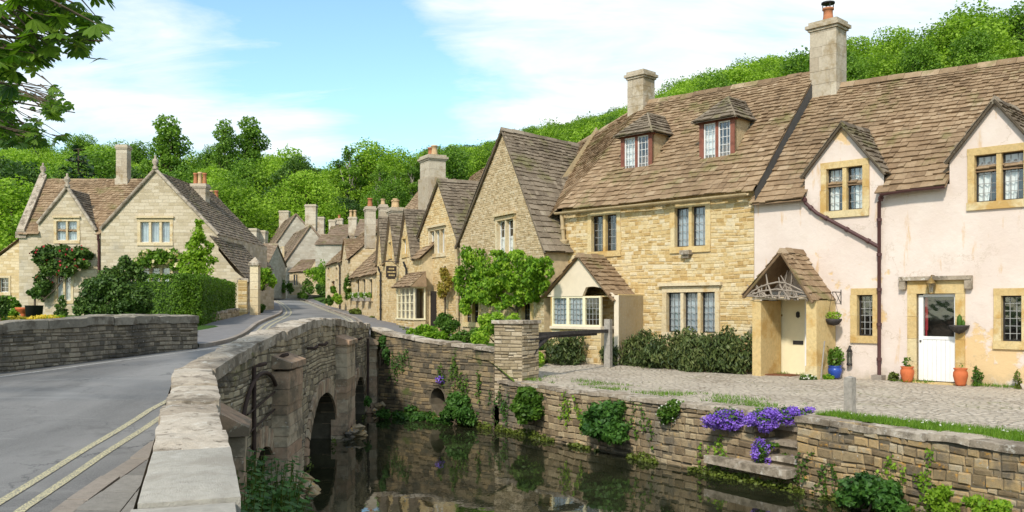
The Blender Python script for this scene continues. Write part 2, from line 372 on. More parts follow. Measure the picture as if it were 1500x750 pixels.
M['iron'] = m_plain('black iron', (.022, .02, .02), .55, .4)
M['rust'] = m_plain('rusted iron', (.05, .03, .022), .8, .3, .3)
M['pipe_brown'] = m_plain('brown downpipe', (.075, .03, .028), .5, .4)
M['pipe_cream'] = m_plain('stone painted gutter', (.46, .35, .2), .6, .3, .2)
M['white'] = m_plain('white paint', (.74, .73, .71), .45, .4, .03)
M['cream'] = m_plain('cream paint', (.76, .68, .46), .5, .4, .04)
M['render_cream'] = m_plain('cream render', (.66, .56, .42), .85, .2, .05)
M['red_wood'] = m_plain('worn red brown wood', (.20, .075, .05), .75, .25, .3)
M['grey_wood'] = m_plain('silvered wood', (.30, .27, .23), .85, .2, .25, 14)
M['dark_wood'] = m_plain('dark weathered wood', (.055, .048, .045), .8, .2, .35, 12)
M['twig'] = m_plain('bleached twigs', (.27, .225, .18), .85, .2, .2)
M['bark'] = m_plain('bark', (.10, .075, .05), .9, .2, .35)
M['bark_pale'] = m_plain('pale bark', (.34, .30, .24), .9, .2, .25)
M['lead_bar'] = m_plain('lead cames', (.30, .30, .29), .6, .3)
M['lace'] = m_plain('white curtain', (.84, .84, .82), .9, .1, .05)
M['blue_net'] = m_plain('blue grey net', (.42, .47, .52), .9, .1, .08)
M['red_cloth'] = m_plain('red cloth', (.32, .03, .04), .9, .1, .1)
M['blue_pot'] = m_plain('blue glaze', (.02, .06, .3), .25, .5, .1)
M['brass'] = m_plain('old brass', (.30, .2, .07), .4, .5, .1, metal=.6)
M['soil'] = m_plain('soil', (.05, .035, .02), .95, .1, .3)
M['mat'] = m_plain('coir mat', (.17, .07, .035), .95, .1, .3, 30)
M['sign'] = m_plain('black sign board', (.03, .022, .018), .5, .4)
M['gilt'] = m_plain('gilt lettering', (.55, .42, .2), .5, .4)
def _glass():
    k = NT('window glass'); fr = k.n('LayerWeight', Blend=.12); tr = k.n('BsdfTransparent'); tr.inputs[0].default_value = (.92, .95, .94, 1)
    gl = k.n('BsdfGlossy'); gl.inputs['Roughness'].default_value = .04
    bp = k.n('Bump'); k.set(bp, 'Height', k.noise(2.5, 2)); bp.inputs['Distance'].default_value = .02; bp.inputs['Strength'].default_value = .25; k.t.links.new(bp.outputs[0], gl.inputs['Normal'])
    mx = k.n('MixShader'); k.t.links.new(k.math('ADD', fr.outputs['Fresnel'], .15, clamp=True), mx.inputs[0]); k.t.links.new(tr.outputs[0], mx.inputs[1]); k.t.links.new(gl.outputs[0], mx.inputs[2])
    k.t.links.new(mx.outputs[0], k.o.inputs['Surface']); return k.m
M['glass'] = _glass()
def _pink():
    k = NT('pink limewash'); c = k.mix(k.ramp(k.noise(.9, 5, .6), [(.3, 0), (.7, 1)]), (.61, .50, .43), (.68, .585, .515))
    c = k.mix(k.ramp(k.noise(5, 7, .75), [(.5, 0), (.75, .4)]), c, (.58, .49, .39))
    z = k.n('SeparateXYZ', Vector=k.obj()).outputs['Z']
    low = k.ramp(k.math('DIVIDE', z, 5.0), [(.0, .22), (.22, .11), (.5, .02), (1, 0)])           # limewash worn away more near the splash zone
    pa = k.math('ADD', k.noise(.55, 6, .62), low)
    c = k.mix(k.ramp(pa, [(.66, 0), (.69, .85)]), c, (.63, .43, .20))
    c = k.mix(k.ramp(k.math('ADD', k.math('DIVIDE', z, 1.0), k.math('MULTIPLY', k.noise(4, 6, .7), .9)), [(.42, .7), (.75, 0)]), c, (.36, .31, .22))
    st = k.noise(2.0, 5, .65, vec=k.mapv(k.obj(), (1.6, 1.6, .35)))
    c = k.mix(k.ramp(st, [(.62, 0), (.69, .55)]), c, (.55, .34, .14))
    c = k.mix(k.ramp(k.math('ADD', k.noise(3, 6, .7), k.math('MULTIPLY', low, .7)), [(.74, 0), (.84, .6)]), c, (.33, .29, .21))
    vc = k.n('TexVoronoi', feature='DISTANCE_TO_EDGE'); vc.inputs['Scale'].default_value = .8; wv = k.n('VectorMath', operation='MULTIPLY_ADD'); k.t.links.new(k.noise(1.8, 6, .75, out=1), wv.inputs[0]); wv.inputs[1].default_value = (1.2, 1.2, 1.2); k.t.links.new(k.obj(), wv.inputs[2]); k.t.links.new(wv.outputs[0], vc.inputs['Vector'])
    c = k.mix(k.math('MULTIPLY', k.ramp(vc.outputs[0], [(0, .7), (.012, 0)]), k.ramp(k.noise(.5, 3), [(.47, 0), (.58, 1)])), c, (.34, .25, .15))
    k.bump(k.math('ADD', k.math('MULTIPLY_ADD', k.noise(.9, 3), 1.6, k.noise(6, 6, .65)), k.math('MULTIPLY', k.ramp(pa, [(.66, 1), (.69, 0)]), .5)), .03, .45); return k.fin(c, .92, .15)
M['pink'] = _pink()
def _asphalt():
    k = NT('asphalt'); c = k.mix(k.ramp(k.noise(70, 4, .7), [(.3, 0), (.7, 1)]), (.088, .084, .079), (.21, .203, .192))
    c = k.mix(k.ramp(k.noise(.5, 5, .6, vec=k.mapv(k.obj(), (1.4, .3, 1))), [(.35, 0), (.62, .75)]), c, (.26, .25, .236))
    c = k.mix(k.ramp(k.noise(.8, 6, .65, vec=k.mapv(k.obj(), (.35, 2.2, 1))), [(.56, 0), (.7, .55)]), c, (.31, .298, .278))
    c = k.mix(k.ramp(k.noise(1.4, 6, .7), [(.56, 0), (.7, .5)]), c, (.074, .071, .067))
    v = k.n('TexVoronoi', feature='DISTANCE_TO_EDGE', voronoi_dimensions='2D'); v.inputs['Scale'].default_value = .55; w = k.n('VectorMath', operation='MULTIPLY_ADD'); k.t.links.new(k.noise(2, 5, .7, out=1), w.inputs[0]); w.inputs[1].default_value = (.9, .9, 0); k.t.links.new(k.obj(), w.inputs[2]); k.t.links.new(w.outputs[0], v.inputs['Vector'])
    cr = k.math('MULTIPLY', k.ramp(v.outputs[0], [(.0, 1), (.012, 0)]), k.ramp(k.noise(.4, 3), [(.45, 0), (.6, .8)])); c = k.mix(cr, c, (.05, .05, .05))
    k.bump(k.math('SUBTRACT', k.noise(80, 4, .75), k.math('MULTIPLY', cr, .6)), .009, .8); return k.fin(c, .85, .3)
M['asphalt'] = _asphalt()
M['footway'] = m_plain('tarred footway', (.19, .18, .175), .9, .2, .15, 3)
M['kerb'] = m_stone('kerb stone', [(.26, .22, .18), (.36, .31, .26)], bsc=20)
def _paint(name, col):
    k = NT(name); v = k.noise(60, 4, .7); c = k.mix(k.ramp(v, [(.42, 0), (.56, 1)]), (.14, .14, .135), col); k.bump(k.noise(90, 3, .7), .005, .6); return k.fin(c, .75, .3)
M['yellow_paint'] = _paint('worn yellow paint', (.56, .49, .28)); M['white_paint'] = _paint('worn white paint', (.55, .55, .52))
M['paving'] = m_stone('paving slabs', [(.20, .185, .165), (.26, .24, .21), (.31, .285, .25)], bsc=30)
def _cobble():
    k = NT('worn cobbles'); vec = k.mapv(k.obj(), (1, 1, .2)); w = k.n('VectorMath', operation='MULTIPLY_ADD'); k.t.links.new(k.noise(3, 3, out=1), w.inputs[0]); w.inputs[1].default_value = (.2, .2, 0); k.t.links.new(vec, w.inputs[2])
    v = k.n('TexVoronoi', feature='F1', voronoi_dimensions='2D'); k.t.links.new(w.outputs[0], v.inputs['Vector']); v.inputs['Scale'].default_value = 6.8
    e = k.n('TexVoronoi', feature='DISTANCE_TO_EDGE', voronoi_dimensions='2D'); k.t.links.new(w.outputs[0], e.inputs['Vector']); e.inputs['Scale'].default_value = 6.8
    c = k.ramp(k.n('SeparateColor', Color=v.outputs['Color']).outputs[0], [(0, (.36, .30, .23)), (.5, (.48, .41, .32)), (1, (.56, .49, .40))])
    c = k.mix(k.ramp(e.outputs[0], [(.02, .85), (.12, 0)]), c, (.27, .22, .16))
    c = k.mix(k.ramp(k.noise(.7, 5, .6), [(.40, 0), (.6, .88)]), c, (.51, .44, .345))
    c = k.mix(k.ramp(k.math('ADD', k.noise(.8, 6, .7), k.math('MULTIPLY', k.ramp(e.outputs[0], [(.03, 1), (.1, 0)]), .1)), [(.64, 0), (.72, .7)]), c, (.20, .21, .07))
    h = k.math('ADD', k.ramp(e.outputs[0], [(0, 0), (.22, 1)]), k.math('MULTIPLY', k.noise(14, 5, .7), .6)); k.bump(h, .05, .8); return k.fin(c, .92, .2)
M['cobble'] = _cobble()
def _ground(name, cols, sc=.35):
    k = NT(name); c = k.ramp(k.noise(sc, 7, .68), [(.2+.6*i/(len(cols)-1), q) for i, q in enumerate(cols)]); k.bump(k.noise(9, 6, .7), .08, .6); return k.fin(c, .95, .1)
M['terrain'] = _ground('hill ground', [(.03, .055, .012), (.05, .10, .02), (.08, .15, .03)])
M['lawn'] = _ground('lawn', [(.09, .17, .02), (.15, .24, .03), (.24, .30, .04)], .8)
M['bank'] = _ground('muddy bank', [(.03, .03, .015), (.05, .055, .02), (.06, .09, .02)], 1.4)
M['bed'] = _ground('river bed', [(.03, .028, .018), (.05, .045, .028), (.08, .07, .04)], .6)
def _water():
    k = NT('river water'); c = k.mix(k.ramp(k.noise(.6, 6, .65), [(.4, 0), (.7, 1)]), (.010, .012, .006), (.036, .036, .018))
    k.fin(c, .02, .72); k.set(k.b, 'IOR', 1.36)
    h = k.math('ADD', k.noise(.9, 3, .5, vec=k.mapv(k.obj(), (1, .6, 1))), k.math('MULTIPLY', k.noise(5, 3, .6, vec=k.mapv(k.obj(), (1, .5, 1))), .22)); k.bump(h, .03, .2); return k.m
M['water'] = _water()
L_ = m_leaf
M['leaf_light'] = L_('light broadleaf', [(.12, .22, .014), (.21, .35, .022), (.30, .46, .035), (.38, .54, .06)], .45)
M['leaf_mid'] = L_('mid broadleaf', [(.06, .135, .014), (.115, .225, .02), (.175, .31, .028), (.24, .385, .04)], .4)
M['leaf_dark'] = L_('dark broadleaf', [(.03, .075, .014), (.06, .125, .02), (.095, .18, .026), (.13, .225, .034)], .35)
M['needle'] = L_('dark conifer', [(.014, .034, .018), (.026, .054, .024), (.042, .078, .03)], .15)
M['leaf_lime'] = L_('lime leaves', [(.12, .22, .012), (.2, .34, .02), (.30, .45, .035)], .45, big=1)
M['leaf_vine'] = L_('vine leaves', [(.08, .18, .010), (.16, .31, .018), (.26, .42, .028), (.36, .50, .05)], .4, big=1.2)
M['leaf_shrub'] = L_('shrub leaves', [(.035, .085, .010), (.07, .15, .014), (.12, .22, .022)], .3, big=1.2)
M['leaf_deep'] = L_('deep green leaves', [(.03, .07, .013), (.062, .122, .019), (.115, .19, .03)], .22, big=1.2)
M['leaf_yew'] = L_('yew', [(.026, .044, .014), (.05, .076, .02), (.08, .112, .028), (.12, .14, .042)], .12, big=1.5)
M['leaf_hedge'] = L_('clipped hedge', [(.05, .11, .006), (.10, .20, .010), (.17, .28, .016)], .25, big=1.5)
M['leaf_water'] = L_('waterside leaves', [(.03, .085, .016), (.055, .14, .02), (.09, .20, .03)], .3, big=1.5)
M['leaf_autumn'] = L_('yellowing leaves', [(.22, .17, .03), (.34, .24, .04), (.30, .30, .05)], .35, big=1.5)
M['grass'] = L_('grass blades', [(.06, .14, .01), (.12, .23, .016), (.2, .32, .03)], .35, big=1)
M['moss'] = L_('moss', [(.06, .08, .012), (.11, .14, .02), (.15, .2, .03)], .15, big=1.5)
M['chestnut'] = L_('chestnut leaves', [(.025, .075, .008), (.06, .14, .012), (.13, .23, .018), (.22, .34, .035)], .5, big=1)
M['purple'] = L_('purple flowers', [(.15, .06, .46), (.24, .11, .64), (.36, .22, .74)], .25, big=3)
M['red_fl'] = L_('red roses', [(.4, .02, .03), (.55, .05, .07)], .2)
M['cream_fl'] = L_('cream roses', [(.62, .52, .25), (.75, .68, .45)], .2)
M['white_fl'] = L_('white flowers', [(.6, .58, .5), (.8, .78, .72)], .2)
M['yellow_fl'] = L_('yellow flowers', [(.6, .42, .03), (.7, .55, .06)], .2)
# ------------------------------------------------------------------ foliage
def rv(rng=R):
    while 1:
        p = V((rng.uniform(-1, 1), rng.uniform(-1, 1), rng.uniform(-1, 1)))
        if .05 < p.length < 1: return p.normalized()
def leaf(mb, p, n, size, asp=.6, tint=.5, rng=R, u=None, bend=.15):
    if u is None: u = n.cross(rv(rng))
    if u.length < .01: u = V((1, 0, 0))
    u = u.normalized(); v = n.cross(u).normalized(); h = size/2; b = n*size*bend
    mb.face([p-u*h, p+v*h*asp-b*.5+u*h*.15, p+u*h-b, p-v*h*asp-b*.5+u*h*.15], tint)
def blobs(mb, lst, n, size, asp=.6, rng=R, shell=.55, out=.9, droop=0, tv=.22, t0=.5, keep=None):
    """leaves through the volume of clumps, thicker near their skins"""
    tot = sum((b[1][0]*b[1][1]+b[1][1]*b[1][2]+b[1][0]*b[1][2]) for b in lst)
    for c, r in lst:
        k = int(n*(r[0]*r[1]+r[1]*r[2]+r[0]*r[2])/tot); c = V(c); bt = rng.gauss(0, tv*.7)
        for _ in range(k):
            d = rv(rng); q = shell+(1-shell)*rng.random()**.6
            q *= 1+.38*NZ.noise(d*2.6+c*.9)+.16*NZ.noise(d*6+c)
            if rng.random() < .06: q *= rng.uniform(1.02, 1.22)
            p = c+V((d.x*r[0], d.y*r[1], d.z*r[2]))*q
            if keep and not keep(p): continue
            nn = (d*out+rv(rng)*.9+V((0, 0, .25))).normalized()
            u = None
            if droop: u = (V((0, 0, -droop))+rv(rng)*.7); u = u-nn*u.dot(nn)
            leaf(mb, p, nn, size*rng.uniform(.65, 1.35), asp, max(0, min(1, t0+bt+rng.gauss(0, tv))), rng, u)
def limb(mb, a, b, r0, r1, rng, n=4, wob=.08):
    a, b = V(a), V(b); L = (b-a).length; pts = []
    for i in range(n+1):
        t = i/n; pts.append(lerp(a, b, t)+rv(rng)*L*wob*(1 if 0 < i < n else 0))
    mb.tube(pts, [lerp(r0, r1, i/n) for i in range(n+1)], 6, rng.random(), cap=False)
def tree_parts(seed, h=13, w=9, n=5200, size=.42, kind='broad', z0=.28, nl=13, tr=.28):
    rng = random.Random(seed); tk, cr = MB(), MB(); lobes = []
    lean = V((rng.uniform(-.5, .5), rng.uniform(-.5, .5), 0))
    if kind == 'conifer':
        tk.tube([(0, 0, -.8), (0, 0, h*.5), (0, 0, h*.97)], [tr, tr*.6, .04], 7, cap=False)
        for i in range(nl):
            t = i/(nl-1); z = h*(.14+.83*t); rr = w/2*(1-t)**.8+.35
            for k in range(5 if t < .7 else 3):
                a = rng.uniform(0, 6.28); lobes.append((V((math.cos(a)*rr*.55, math.sin(a)*rr*.55, z)), (rr*.6, rr*.6, h*.035+.2)))
                limb(tk, (0, 0, z), (math.cos(a)*rr, math.sin(a)*rr, z-.1), .06, .02, rng)
        blobs(cr, lobes, n, size, .5, rng, .3, .5)
    else:
        top = V((0, 0, h*.62))+lean
        tk.tube([(0, 0, -1), (0, 0, h*.1), V((0, 0, h*.35))+lean*.4, top, top+V((0, 0, h*.2))], [tr*1.25, tr, tr*.75, tr*.45, .05], 8, cap=False)
        for i in range(nl):
            a = i*2.4+rng.uniform(-.4, .4); t = (i+.5)/nl; z = h*(z0+(.93-z0)*t)
            prof = math.sin(math.pi*min(1, .18+.82*t))**.75 if kind == 'broad' else .75*math.sin(math.pi*min(1, .15+.85*t))**.5
            rr = w/2*prof*rng.uniform(.45, .78); c = V((math.cos(a)*rr, math.sin(a)*rr, z))+lean
            s = w*rng.uniform(.15, .25)*(1 if kind == 'broad' else .72)
            lobes.append((c, (s, s, s*rng.uniform(.6, .9))))
            limb(tk, V((0, 0, z*.62))+lean*.6, c-V((0, 0, s*.3)), tr*.4, .04, rng)
        if kind == 'broad': lobes.append((V((0, 0, h*.62))+lean, (w*.26, w*.26, h*.24)))
        blobs(cr, lobes, n, size, .65, rng, .5, .85, tv=.26)
    return tk, cr
def sub_lobes(lst, rng):
    o = []
    for c, r in lst:
        o.append((V(c), tuple(q*.82 for q in r)))
        for _ in range(5):
            d = rv(rng); k = rng.uniform(.28, .5); o.append((V(c)+V((d.x*r[0], d.y*r[1], d.z*r[2]))*.78, tuple(q*k for q in r)))
    return o
def plant(name, label, cat, lst, n, size, m, asp=.6, droop=0, stem=None, group=None, keep=None, shell=.5, seed=None, flowers=None, tv=.22, stem_m='bark', base=None, part='foliage'):
    """a shrub or climber: foliage, its stems and perhaps flowers as parts"""
    rng = random.Random(seed if seed is not None else name+str(lst[0][0]))
    zc = min(b[0][2]-b[1][2] for b in lst); c0 = V(base) if base else V((lst[0][0][0], lst[0][0][1], zc))
    t = thing(name, label, cat, c0, group)
    f = MB(); blobs(f, sub_lobes(lst, rng), n, size, asp, rng, shell, .8, droop, tv, keep=keep); f.build(part, M[m], t)
    s = MB()
    if stem:
        for pts, r in stem: s.tube(pts, r, 6, .5, cap=False)
    else:
        for b in lst: limb(s, c0+V((rng.uniform(-.1, .1), rng.uniform(-.1, .1), 0)), V(b[0])+V((0, 0, b[1][2]*.4)), .025, .008, rng)
    s.build('stem', M[stem_m], t)
    if flowers:
        fl = MB()
        for _ in range(flowers[1]):
            c, r = rng.choice(lst); d = rv(rng); d.y = -abs(d.y); p = V(c)+V((d.x*r[0], d.y*r[1], d.z*r[2]))*1.02
            for _k in range(4): leaf(fl, p+rv(rng)*flowers[2]*.25, (d+rv(rng)*.8).normalized(), flowers[2], .9, rng.random(), rng)
        fl.build('blossom', M[flowers[0]], t)
    return t

# ------------------------------------------------------------------ windows, chimneys
def window(par, fr, rect, lights=2, d=0, sw=.15, sur='ashlar', frame='iron', cols=2, rows=5, curtain='sides', cm='lace', hood=None, mull=.1, sill=.17, fw=.03, label=None, name='window', bar=.012, px=True, deep=.13):
    s0, s1, z0, z1 = fr.rect(*rect, d) if px else rect
    w = MB(); B = lambda a0, a1, b0, b1, e0, e1, m=w, t=None: fr.box(m, a0, a1, b0, b1, d+e0, d+e1, R.random() if t is None else t)
    if sur:
        k = 2 if (z1-z0) > .8 else 1
        for i in range(k):
            za, zb = z0+(z1-z0)*i/k+.002, z0+(z1-z0)*(i+1)/k-.002
            B(s0-sw*R.uniform(.9, 1.15), s0, za, zb, -.18, .036); B(s1, s1+sw*R.uniform(.9, 1.15), za, zb, -.18, .036)
        B(s0-sw, s1+sw, z1, z1+sw*1.05, -.18, .038)
        B(s0-sw*1.05, s1+sw*1.05, z0-sill, z0, -.18, .055)
    mw = mull if lights > 1 else 0; lw = ((s1-s0)-mw*(lights-1))/lights
    for i in range(1, lights): B(s0+lw*i+mw*(i-1), s0+(lw+mw)*i, z0+.002, z1-.002, -.17, .012)
    if hood:
        B(s0-sw-hood, s1+sw+hood, z1+sw*1.05+.02, z1+sw*1.05+.11, -.05, .13)
        if hood < .0: pass
    wo = w.build(name, M[sur or frame], par)
    if label: wo['label'] = label
    c, g, b, cu = MB(), MB(), MB(), MB()
    for i in range(lights):
        a0 = s0+(lw+mw)*i+.002; a1 = a0+lw-.004; y0, y1 = z0+.003, z1-.003
        for q in ((a0, a0+fw, y0, y1), (a1-fw, a1, y0, y1), (a0+fw, a1-fw, y0, y0+fw), (a0+fw, a1-fw, y1-fw, y1)): B(*q, -deep-.02, -deep+.025, c)
        tl = R.uniform(-.006, .006); P = fr.p
        g.face([P(a0, y0, d-deep+tl), P(a1, y0, d-deep-tl), P(a1, y1, d-deep-tl), P(a0, y1, d-deep+tl)])
        for j in range(1, cols): x = a0+(a1-a0)*j/cols; B(x-bar/2, x+bar/2, y0+fw, y1-fw, -deep-.01, -deep+.014, b)
        for j in range(1, rows): y = y0+(y1-y0)*j/rows; B(a0+fw, a1-fw, y-bar/2, y+bar/2, -deep-.009, -deep+.012, b)
        if curtain:
            def strip(xa, xb, ya, yb, pull=0):
                n = max(6, int((xb-xa)/.025)); q = []
                for k2 in range(n+1):
                    t = k2/n; dd = d-deep-.055+.024*math.sin(t*n*1.15+i)+R.uniform(-.004, .004)
                    q.append((xa+(xb-xa)*t, dd, pull*(xb-xa)*t))
                for (xa_, da, pa), (xb_, db, pb) in zip(q, q[1:]):
                    cu.face([P(xa_-pa, ya, da), P(xb_-pb, ya, db), P(xb_, yb, db), P(xa_, yb, da)], sm=True)
            W = a1-a0
            if curtain == 'full': strip(a0, a1, y0, y1)
            elif curtain == 'half': strip(a0, a1, y0, y0+(y1-y0)*.55)
            elif curtain == 'left': strip(a0, a0+W*.8, y0, y1, .35)
            elif curtain == 'sides':
                if i == 0: strip(a0, a0+W*.72, y0, y1, .22)
                elif i == lights-1: strip(a1-W*.62, a1, y0, y1)
                else: strip(a0, a0+W*.4, y0, y1, .4)
    c.build('casement', M[frame], wo); g.build('pane', M['glass'], wo)
    if cols > 1 or rows > 1: b.build('glazing_bars', M['lead_bar' if frame == 'iron' else frame], wo)
    if curtain: cu.build('curtain', M[cm], wo)
    return rpoly((s0-.001, s1+.001, z0-.001, z1+.001)), rpoly((s0-(sw if sur else 0), s1+(sw if sur else 0), z0-(sill if sur else 0), z1+(sw if sur else 0)))
def chimney(par, c, fr, w, dpt, z0, z1, pots=(), mat='chimney', cap=.1, base=None, wire=False, name='chimney', bst=.3):
    """squared stack with blocks, a moulded cap and its pots"""
    m = MB(); e, n = fr.e, fr.n; c = V((c[0], c[1], 0))
    def bx(hw, hd, a, b, t): m.hexa([c+e*x*hw+n*y*hd+V((0, 0, a)) for x, y in ((-1, 1), (1, 1), (1, -1), (-1, -1))], [c+e*x*hw+n*y*hd+V((0, 0, b)) for x, y in ((-1, 1), (1, 1), (1, -1), (-1, -1))], t)
    if base: bx(w/2*1.16, dpt/2*1.16, z0, base, R.random()); zz = base
    else: zz = z0
    top = z1-.26
    while zz < top-.05:
        h = min(R.uniform(.28, .42), top-zz); k = R.uniform(-.006, .006); sp = R.uniform(-.3, .3)*w
        for a, b in ((-w/2, sp-.003), (sp+.003, w/2)):
            cc = c+e*((a+b)/2)
            m.hexa([cc+e*x*((b-a)/2)+n*y*(dpt/2+k)+V((0, 0, zz+.003)) for x, y in ((-1, 1), (1, 1), (1, -1), (-1, -1))], [cc+e*x*((b-a)/2)+n*y*(dpt/2+k)+V((0, 0, zz+h-.003)) for x, y in ((-1, 1), (1, 1), (1, -1), (-1, -1))], R.random())
        zz += h
    bx(w/2+cap*.45, dpt/2+cap*.45, top, top+.07, .6); bx(w/2+cap, dpt/2+cap, top+.07, top+.16, .35); bx(w/2+cap*.3, dpt/2+cap*.3, top+.16, z1, .5)
    o = m.build(name, M[mat], par)
    for off, r, h, pm in pots:
        q = MB(); p = c+e*off+V((0, 0, z1-.02)); q.lathe(p, [(r*.9, 0), (r*1.05, .05), (r*.88, h*.5), (r*.85, h*.85), (r*1.08, h*.88), (r*1.05, h), (r*.7, h), (r*.6, h*.6)], 12, R.random())
        q.build('chimney_pot', M[pm], o)
        if wire:
            q = MB(); q.lathe(p+V((0, 0, h+.14)), [(.0, .06), (r*1.25, .02), (r*1.25, -.02), (0, 0)], 12)
            for k in range(4): a = k*1.57; q.tube([p+V((math.cos(a)*r, math.sin(a)*r, h-.02)), p+V((math.cos(a)*r, math.sin(a)*r, h+.14))], .014, 4)
            q.build('cowl', M['iron'], o)
    return o
def pipe(par, pts, r=.045, mat='pipe_brown', name='downpipe', collars=True):
    m = MB(); m.tube(pts, r, 8)
    if collars:
        pts = [V(p) for p in pts]
        for a, b in zip(pts, pts[1:]):
            L = (b-a).length; k = int(L/.9)
            for i in range(k+1):
                q = lerp(a, b, (i+.5)/(k+1)); e = (b-a).normalized()*.035; m.tube([q-e, q+e], r*1.4, 8)
    return m.build(name, M[mat], par)
def gutter(par, a, b, r=.06, mat='pipe_cream'):
    a, b = V(a), V(b); m = MB(); e = (b-a).normalized(); s = e.cross(V((0, 0, 1))).normalized(); n = 7
    k = max(2, int((b-a).length/.8)); pts = [lerp(a, b, i/k)+V((0, 0, R.uniform(-.012, .012))) for i in range(k+1)]
    for p, q in zip(pts, pts[1:]):
        for rr in (r, r-.012):
            for j in range(n):
                t0, t1 = math.pi*(1+j/n), math.pi*(1+(j+1)/n); f = lambda x, t: x+s*math.cos(t)*rr+V((0, 0, math.sin(t)*rr))
                m.face([f(p, t0), f(q, t0), f(q, t1), f(p, t1)], sm=True)
    return m.build('gutter', M[mat], par)
def body(mb, fr, s0, s1, D, zb, ze, zr, d0=0, mi=0, back=True):
    """side and rear walls of a house behind its front"""
    P = fr.p
    for s in (s0, s1): mb.face([P(s, zb, d0), P(s, zb, d0-D), P(s, ze, d0-D), P(s, zr-.12, d0-D/2), P(s, ze, d0)], .5, mi)
    if back: mb.face([P(s0, zb, d0-D), P(s1, zb, d0-D), P(s1, ze, d0-D), P(s0, ze, d0-D)], .5, mi)
def verge(mb, pts, w=.09, h=.07, dn=V((0, 0, 0))):
    for a, b in zip(pts, pts[1:]): mb.tube([a, b], w/2, 5, R.random())
# ------------------------------------------------------------------ ground, road, river
def struct(o): o['kind'] = 'structure'; return o
ROWS = [(-6, -14.5, 0, .3, 0), (3, -12.5, .05, -1.45, .05), (6.8, -11.3, .15, -2.8, .13), (10.3, -10.2, .32, -4.0, .3), (13.4, -9.2, .52, -4.15, .55), (17, -8.2, .66, -4.3, .71), (21, -7.48, .75, -4.42, .74),
        (26, -8.0, .82, -4.7, .74), (33, -9.4, 1.1, -5.6, .87), (45, -11.7, 1.4, -8.0, 1.13), (58, -15.1, 1.75, -11.7, 1.46), (72, -19.3, 2.2, -16.0, 1.95), (85, -23.4, 2.67, -20.4, 2.53), (105, -30, 3.5, -27.3, 3.37), (128, -40, 4.3, -37, 4.3)]
def row(Y):
    k = 0
    while k < len(ROWS)-2 and Y > ROWS[k+1][0]: k += 1
    p0, p1, p2, p3 = ROWS[max(k-1, 0)], ROWS[k], ROWS[k+1], ROWS[min(k+2, len(ROWS)-1)]
    t = (Y-p1[0])/(p2[0]-p1[0]); o = []
    for i in range(1, 5):
        h = p2[0]-p1[0]; m1 = (p2[i]-p0[i])/max(p2[0]-p0[0], .1)*h; m2 = (p3[i]-p1[i])/max(p3[0]-p1[0], .1)*h
        o.append((2*t**3-3*t*t+1)*p1[i]+(t**3-2*t*t+t)*m1+(-2*t**3+3*t*t)*p2[i]+(t**3-t*t)*m2)
    return o
def road_z(x, Y):
    l, lz, r, rz = row(Y); t = (x-l)/(r-l); return lerp(lz, rz, t)+.05*math.sin(math.pi*max(0, min(1, t)))
def steps(a, b, h):
    n = max(1, round((b-a)/h)); return [a+(b-a)*i/n for i in range(n+1)]
mb = MB(); ys = steps(-6, 30, 1)+steps(30, 128, 3)[1:]; N = 10
for y0, y1 in zip(ys, ys[1:]):
    for j in range(N):
        q = []
        for y, u in ((y0, j/N), (y0, (j+1)/N), (y1, (j+1)/N), (y1, j/N)):
            l, _, r, _ = row(y); x = lerp(l-.3, r+.3, u); q.append((x, y, road_z(x, y)))
        mb.face(q, sm=True)
struct(mb.build('road', M['asphalt']))
def ribbon(mb, pts, w, dz=.006, zf=road_z):
    pts = [V((p[0], p[1], 0)) for p in pts]; L = []
    for i, p in enumerate(pts):
        e = (pts[min(i+1, len(pts)-1)]-pts[max(i-1, 0)]).normalized(); s = V((e.y, -e.x, 0))*w/2
        L.append(((p.x-s.x, p.y-s.y, zf(p.x, p.y)+dz), (p.x+s.x, p.y+s.y, zf(p.x, p.y)+dz)))
    for (a, b), (c, d) in zip(L, L[1:]): mb.face([a, b, d, c])
def interp(pts, x):
    for (a, b), (c, d) in zip(pts, pts[1:]):
        if x <= c: return b+(d-b)*(x-a)/(c-a)
    return pts[-1][1]
KERB = [(4, -2.75), (6.8, -3.48), (9.07, -3.72), (10.6, -4.0), (13, -4.2)]
LINE = [(3, -2.9), (5, -3.55), (6.9, -4.0), (9.2, -4.36), (11.5, -4.6), (14, -4.66), (19, -4.75), (25, -4.95)]
mb = MB()
for off in (0, .26):
    ribbon(mb, [(interp(LINE, y)-.1+off, y) for y in steps(3, 25, .5)], .085)
for off in (.22, .46):
    ribbon(mb, [(row(y)[0]+off, y) for y in steps(22, 126, 2)], .085); ribbon(mb, [(row(y)[2]-off, y) for y in steps(31, 126, 2)], .085)
struct(mb.build('road_markings', M['yellow_paint']))
mb = MB(); ribbon(mb, [(row(y)[0]+.35, y) for y in steps(2, 21, .5)], .09); struct(mb.build('road_edge_line', M['white_paint']))
mb = MB(); ys = steps(3.2, 12.2, .62)                                            # flagged wedge between the kerb and the parapet
PAR = [(2.4, -1.2), (3.6, -1.56), (10.3, -3.92), (13.4, -4.07)]
for y0, y1 in zip(ys, ys[1:]):
    n = 2 if interp(PAR, y0)-interp(KERB, y0) > .6 else 1
    for j in range(n):
        g = .008; q = []
        for y, u in ((y0+g, j/n+g), (y0+g, (j+1)/n-g), (y1-g, (j+1)/n-g), (y1-g, j/n+g)):
            x = lerp(interp(KERB, y)+.12, interp(PAR, y)+.05, u); q.append(V((x, y, road_z(min(x, row(y)[2]), y)+.055+R.uniform(-.004, .004))))
        mb.hexa([p-V((0, 0, .1)) for p in q], q, R.random())
struct(mb.build('pavement', M['paving']))
mb = MB()
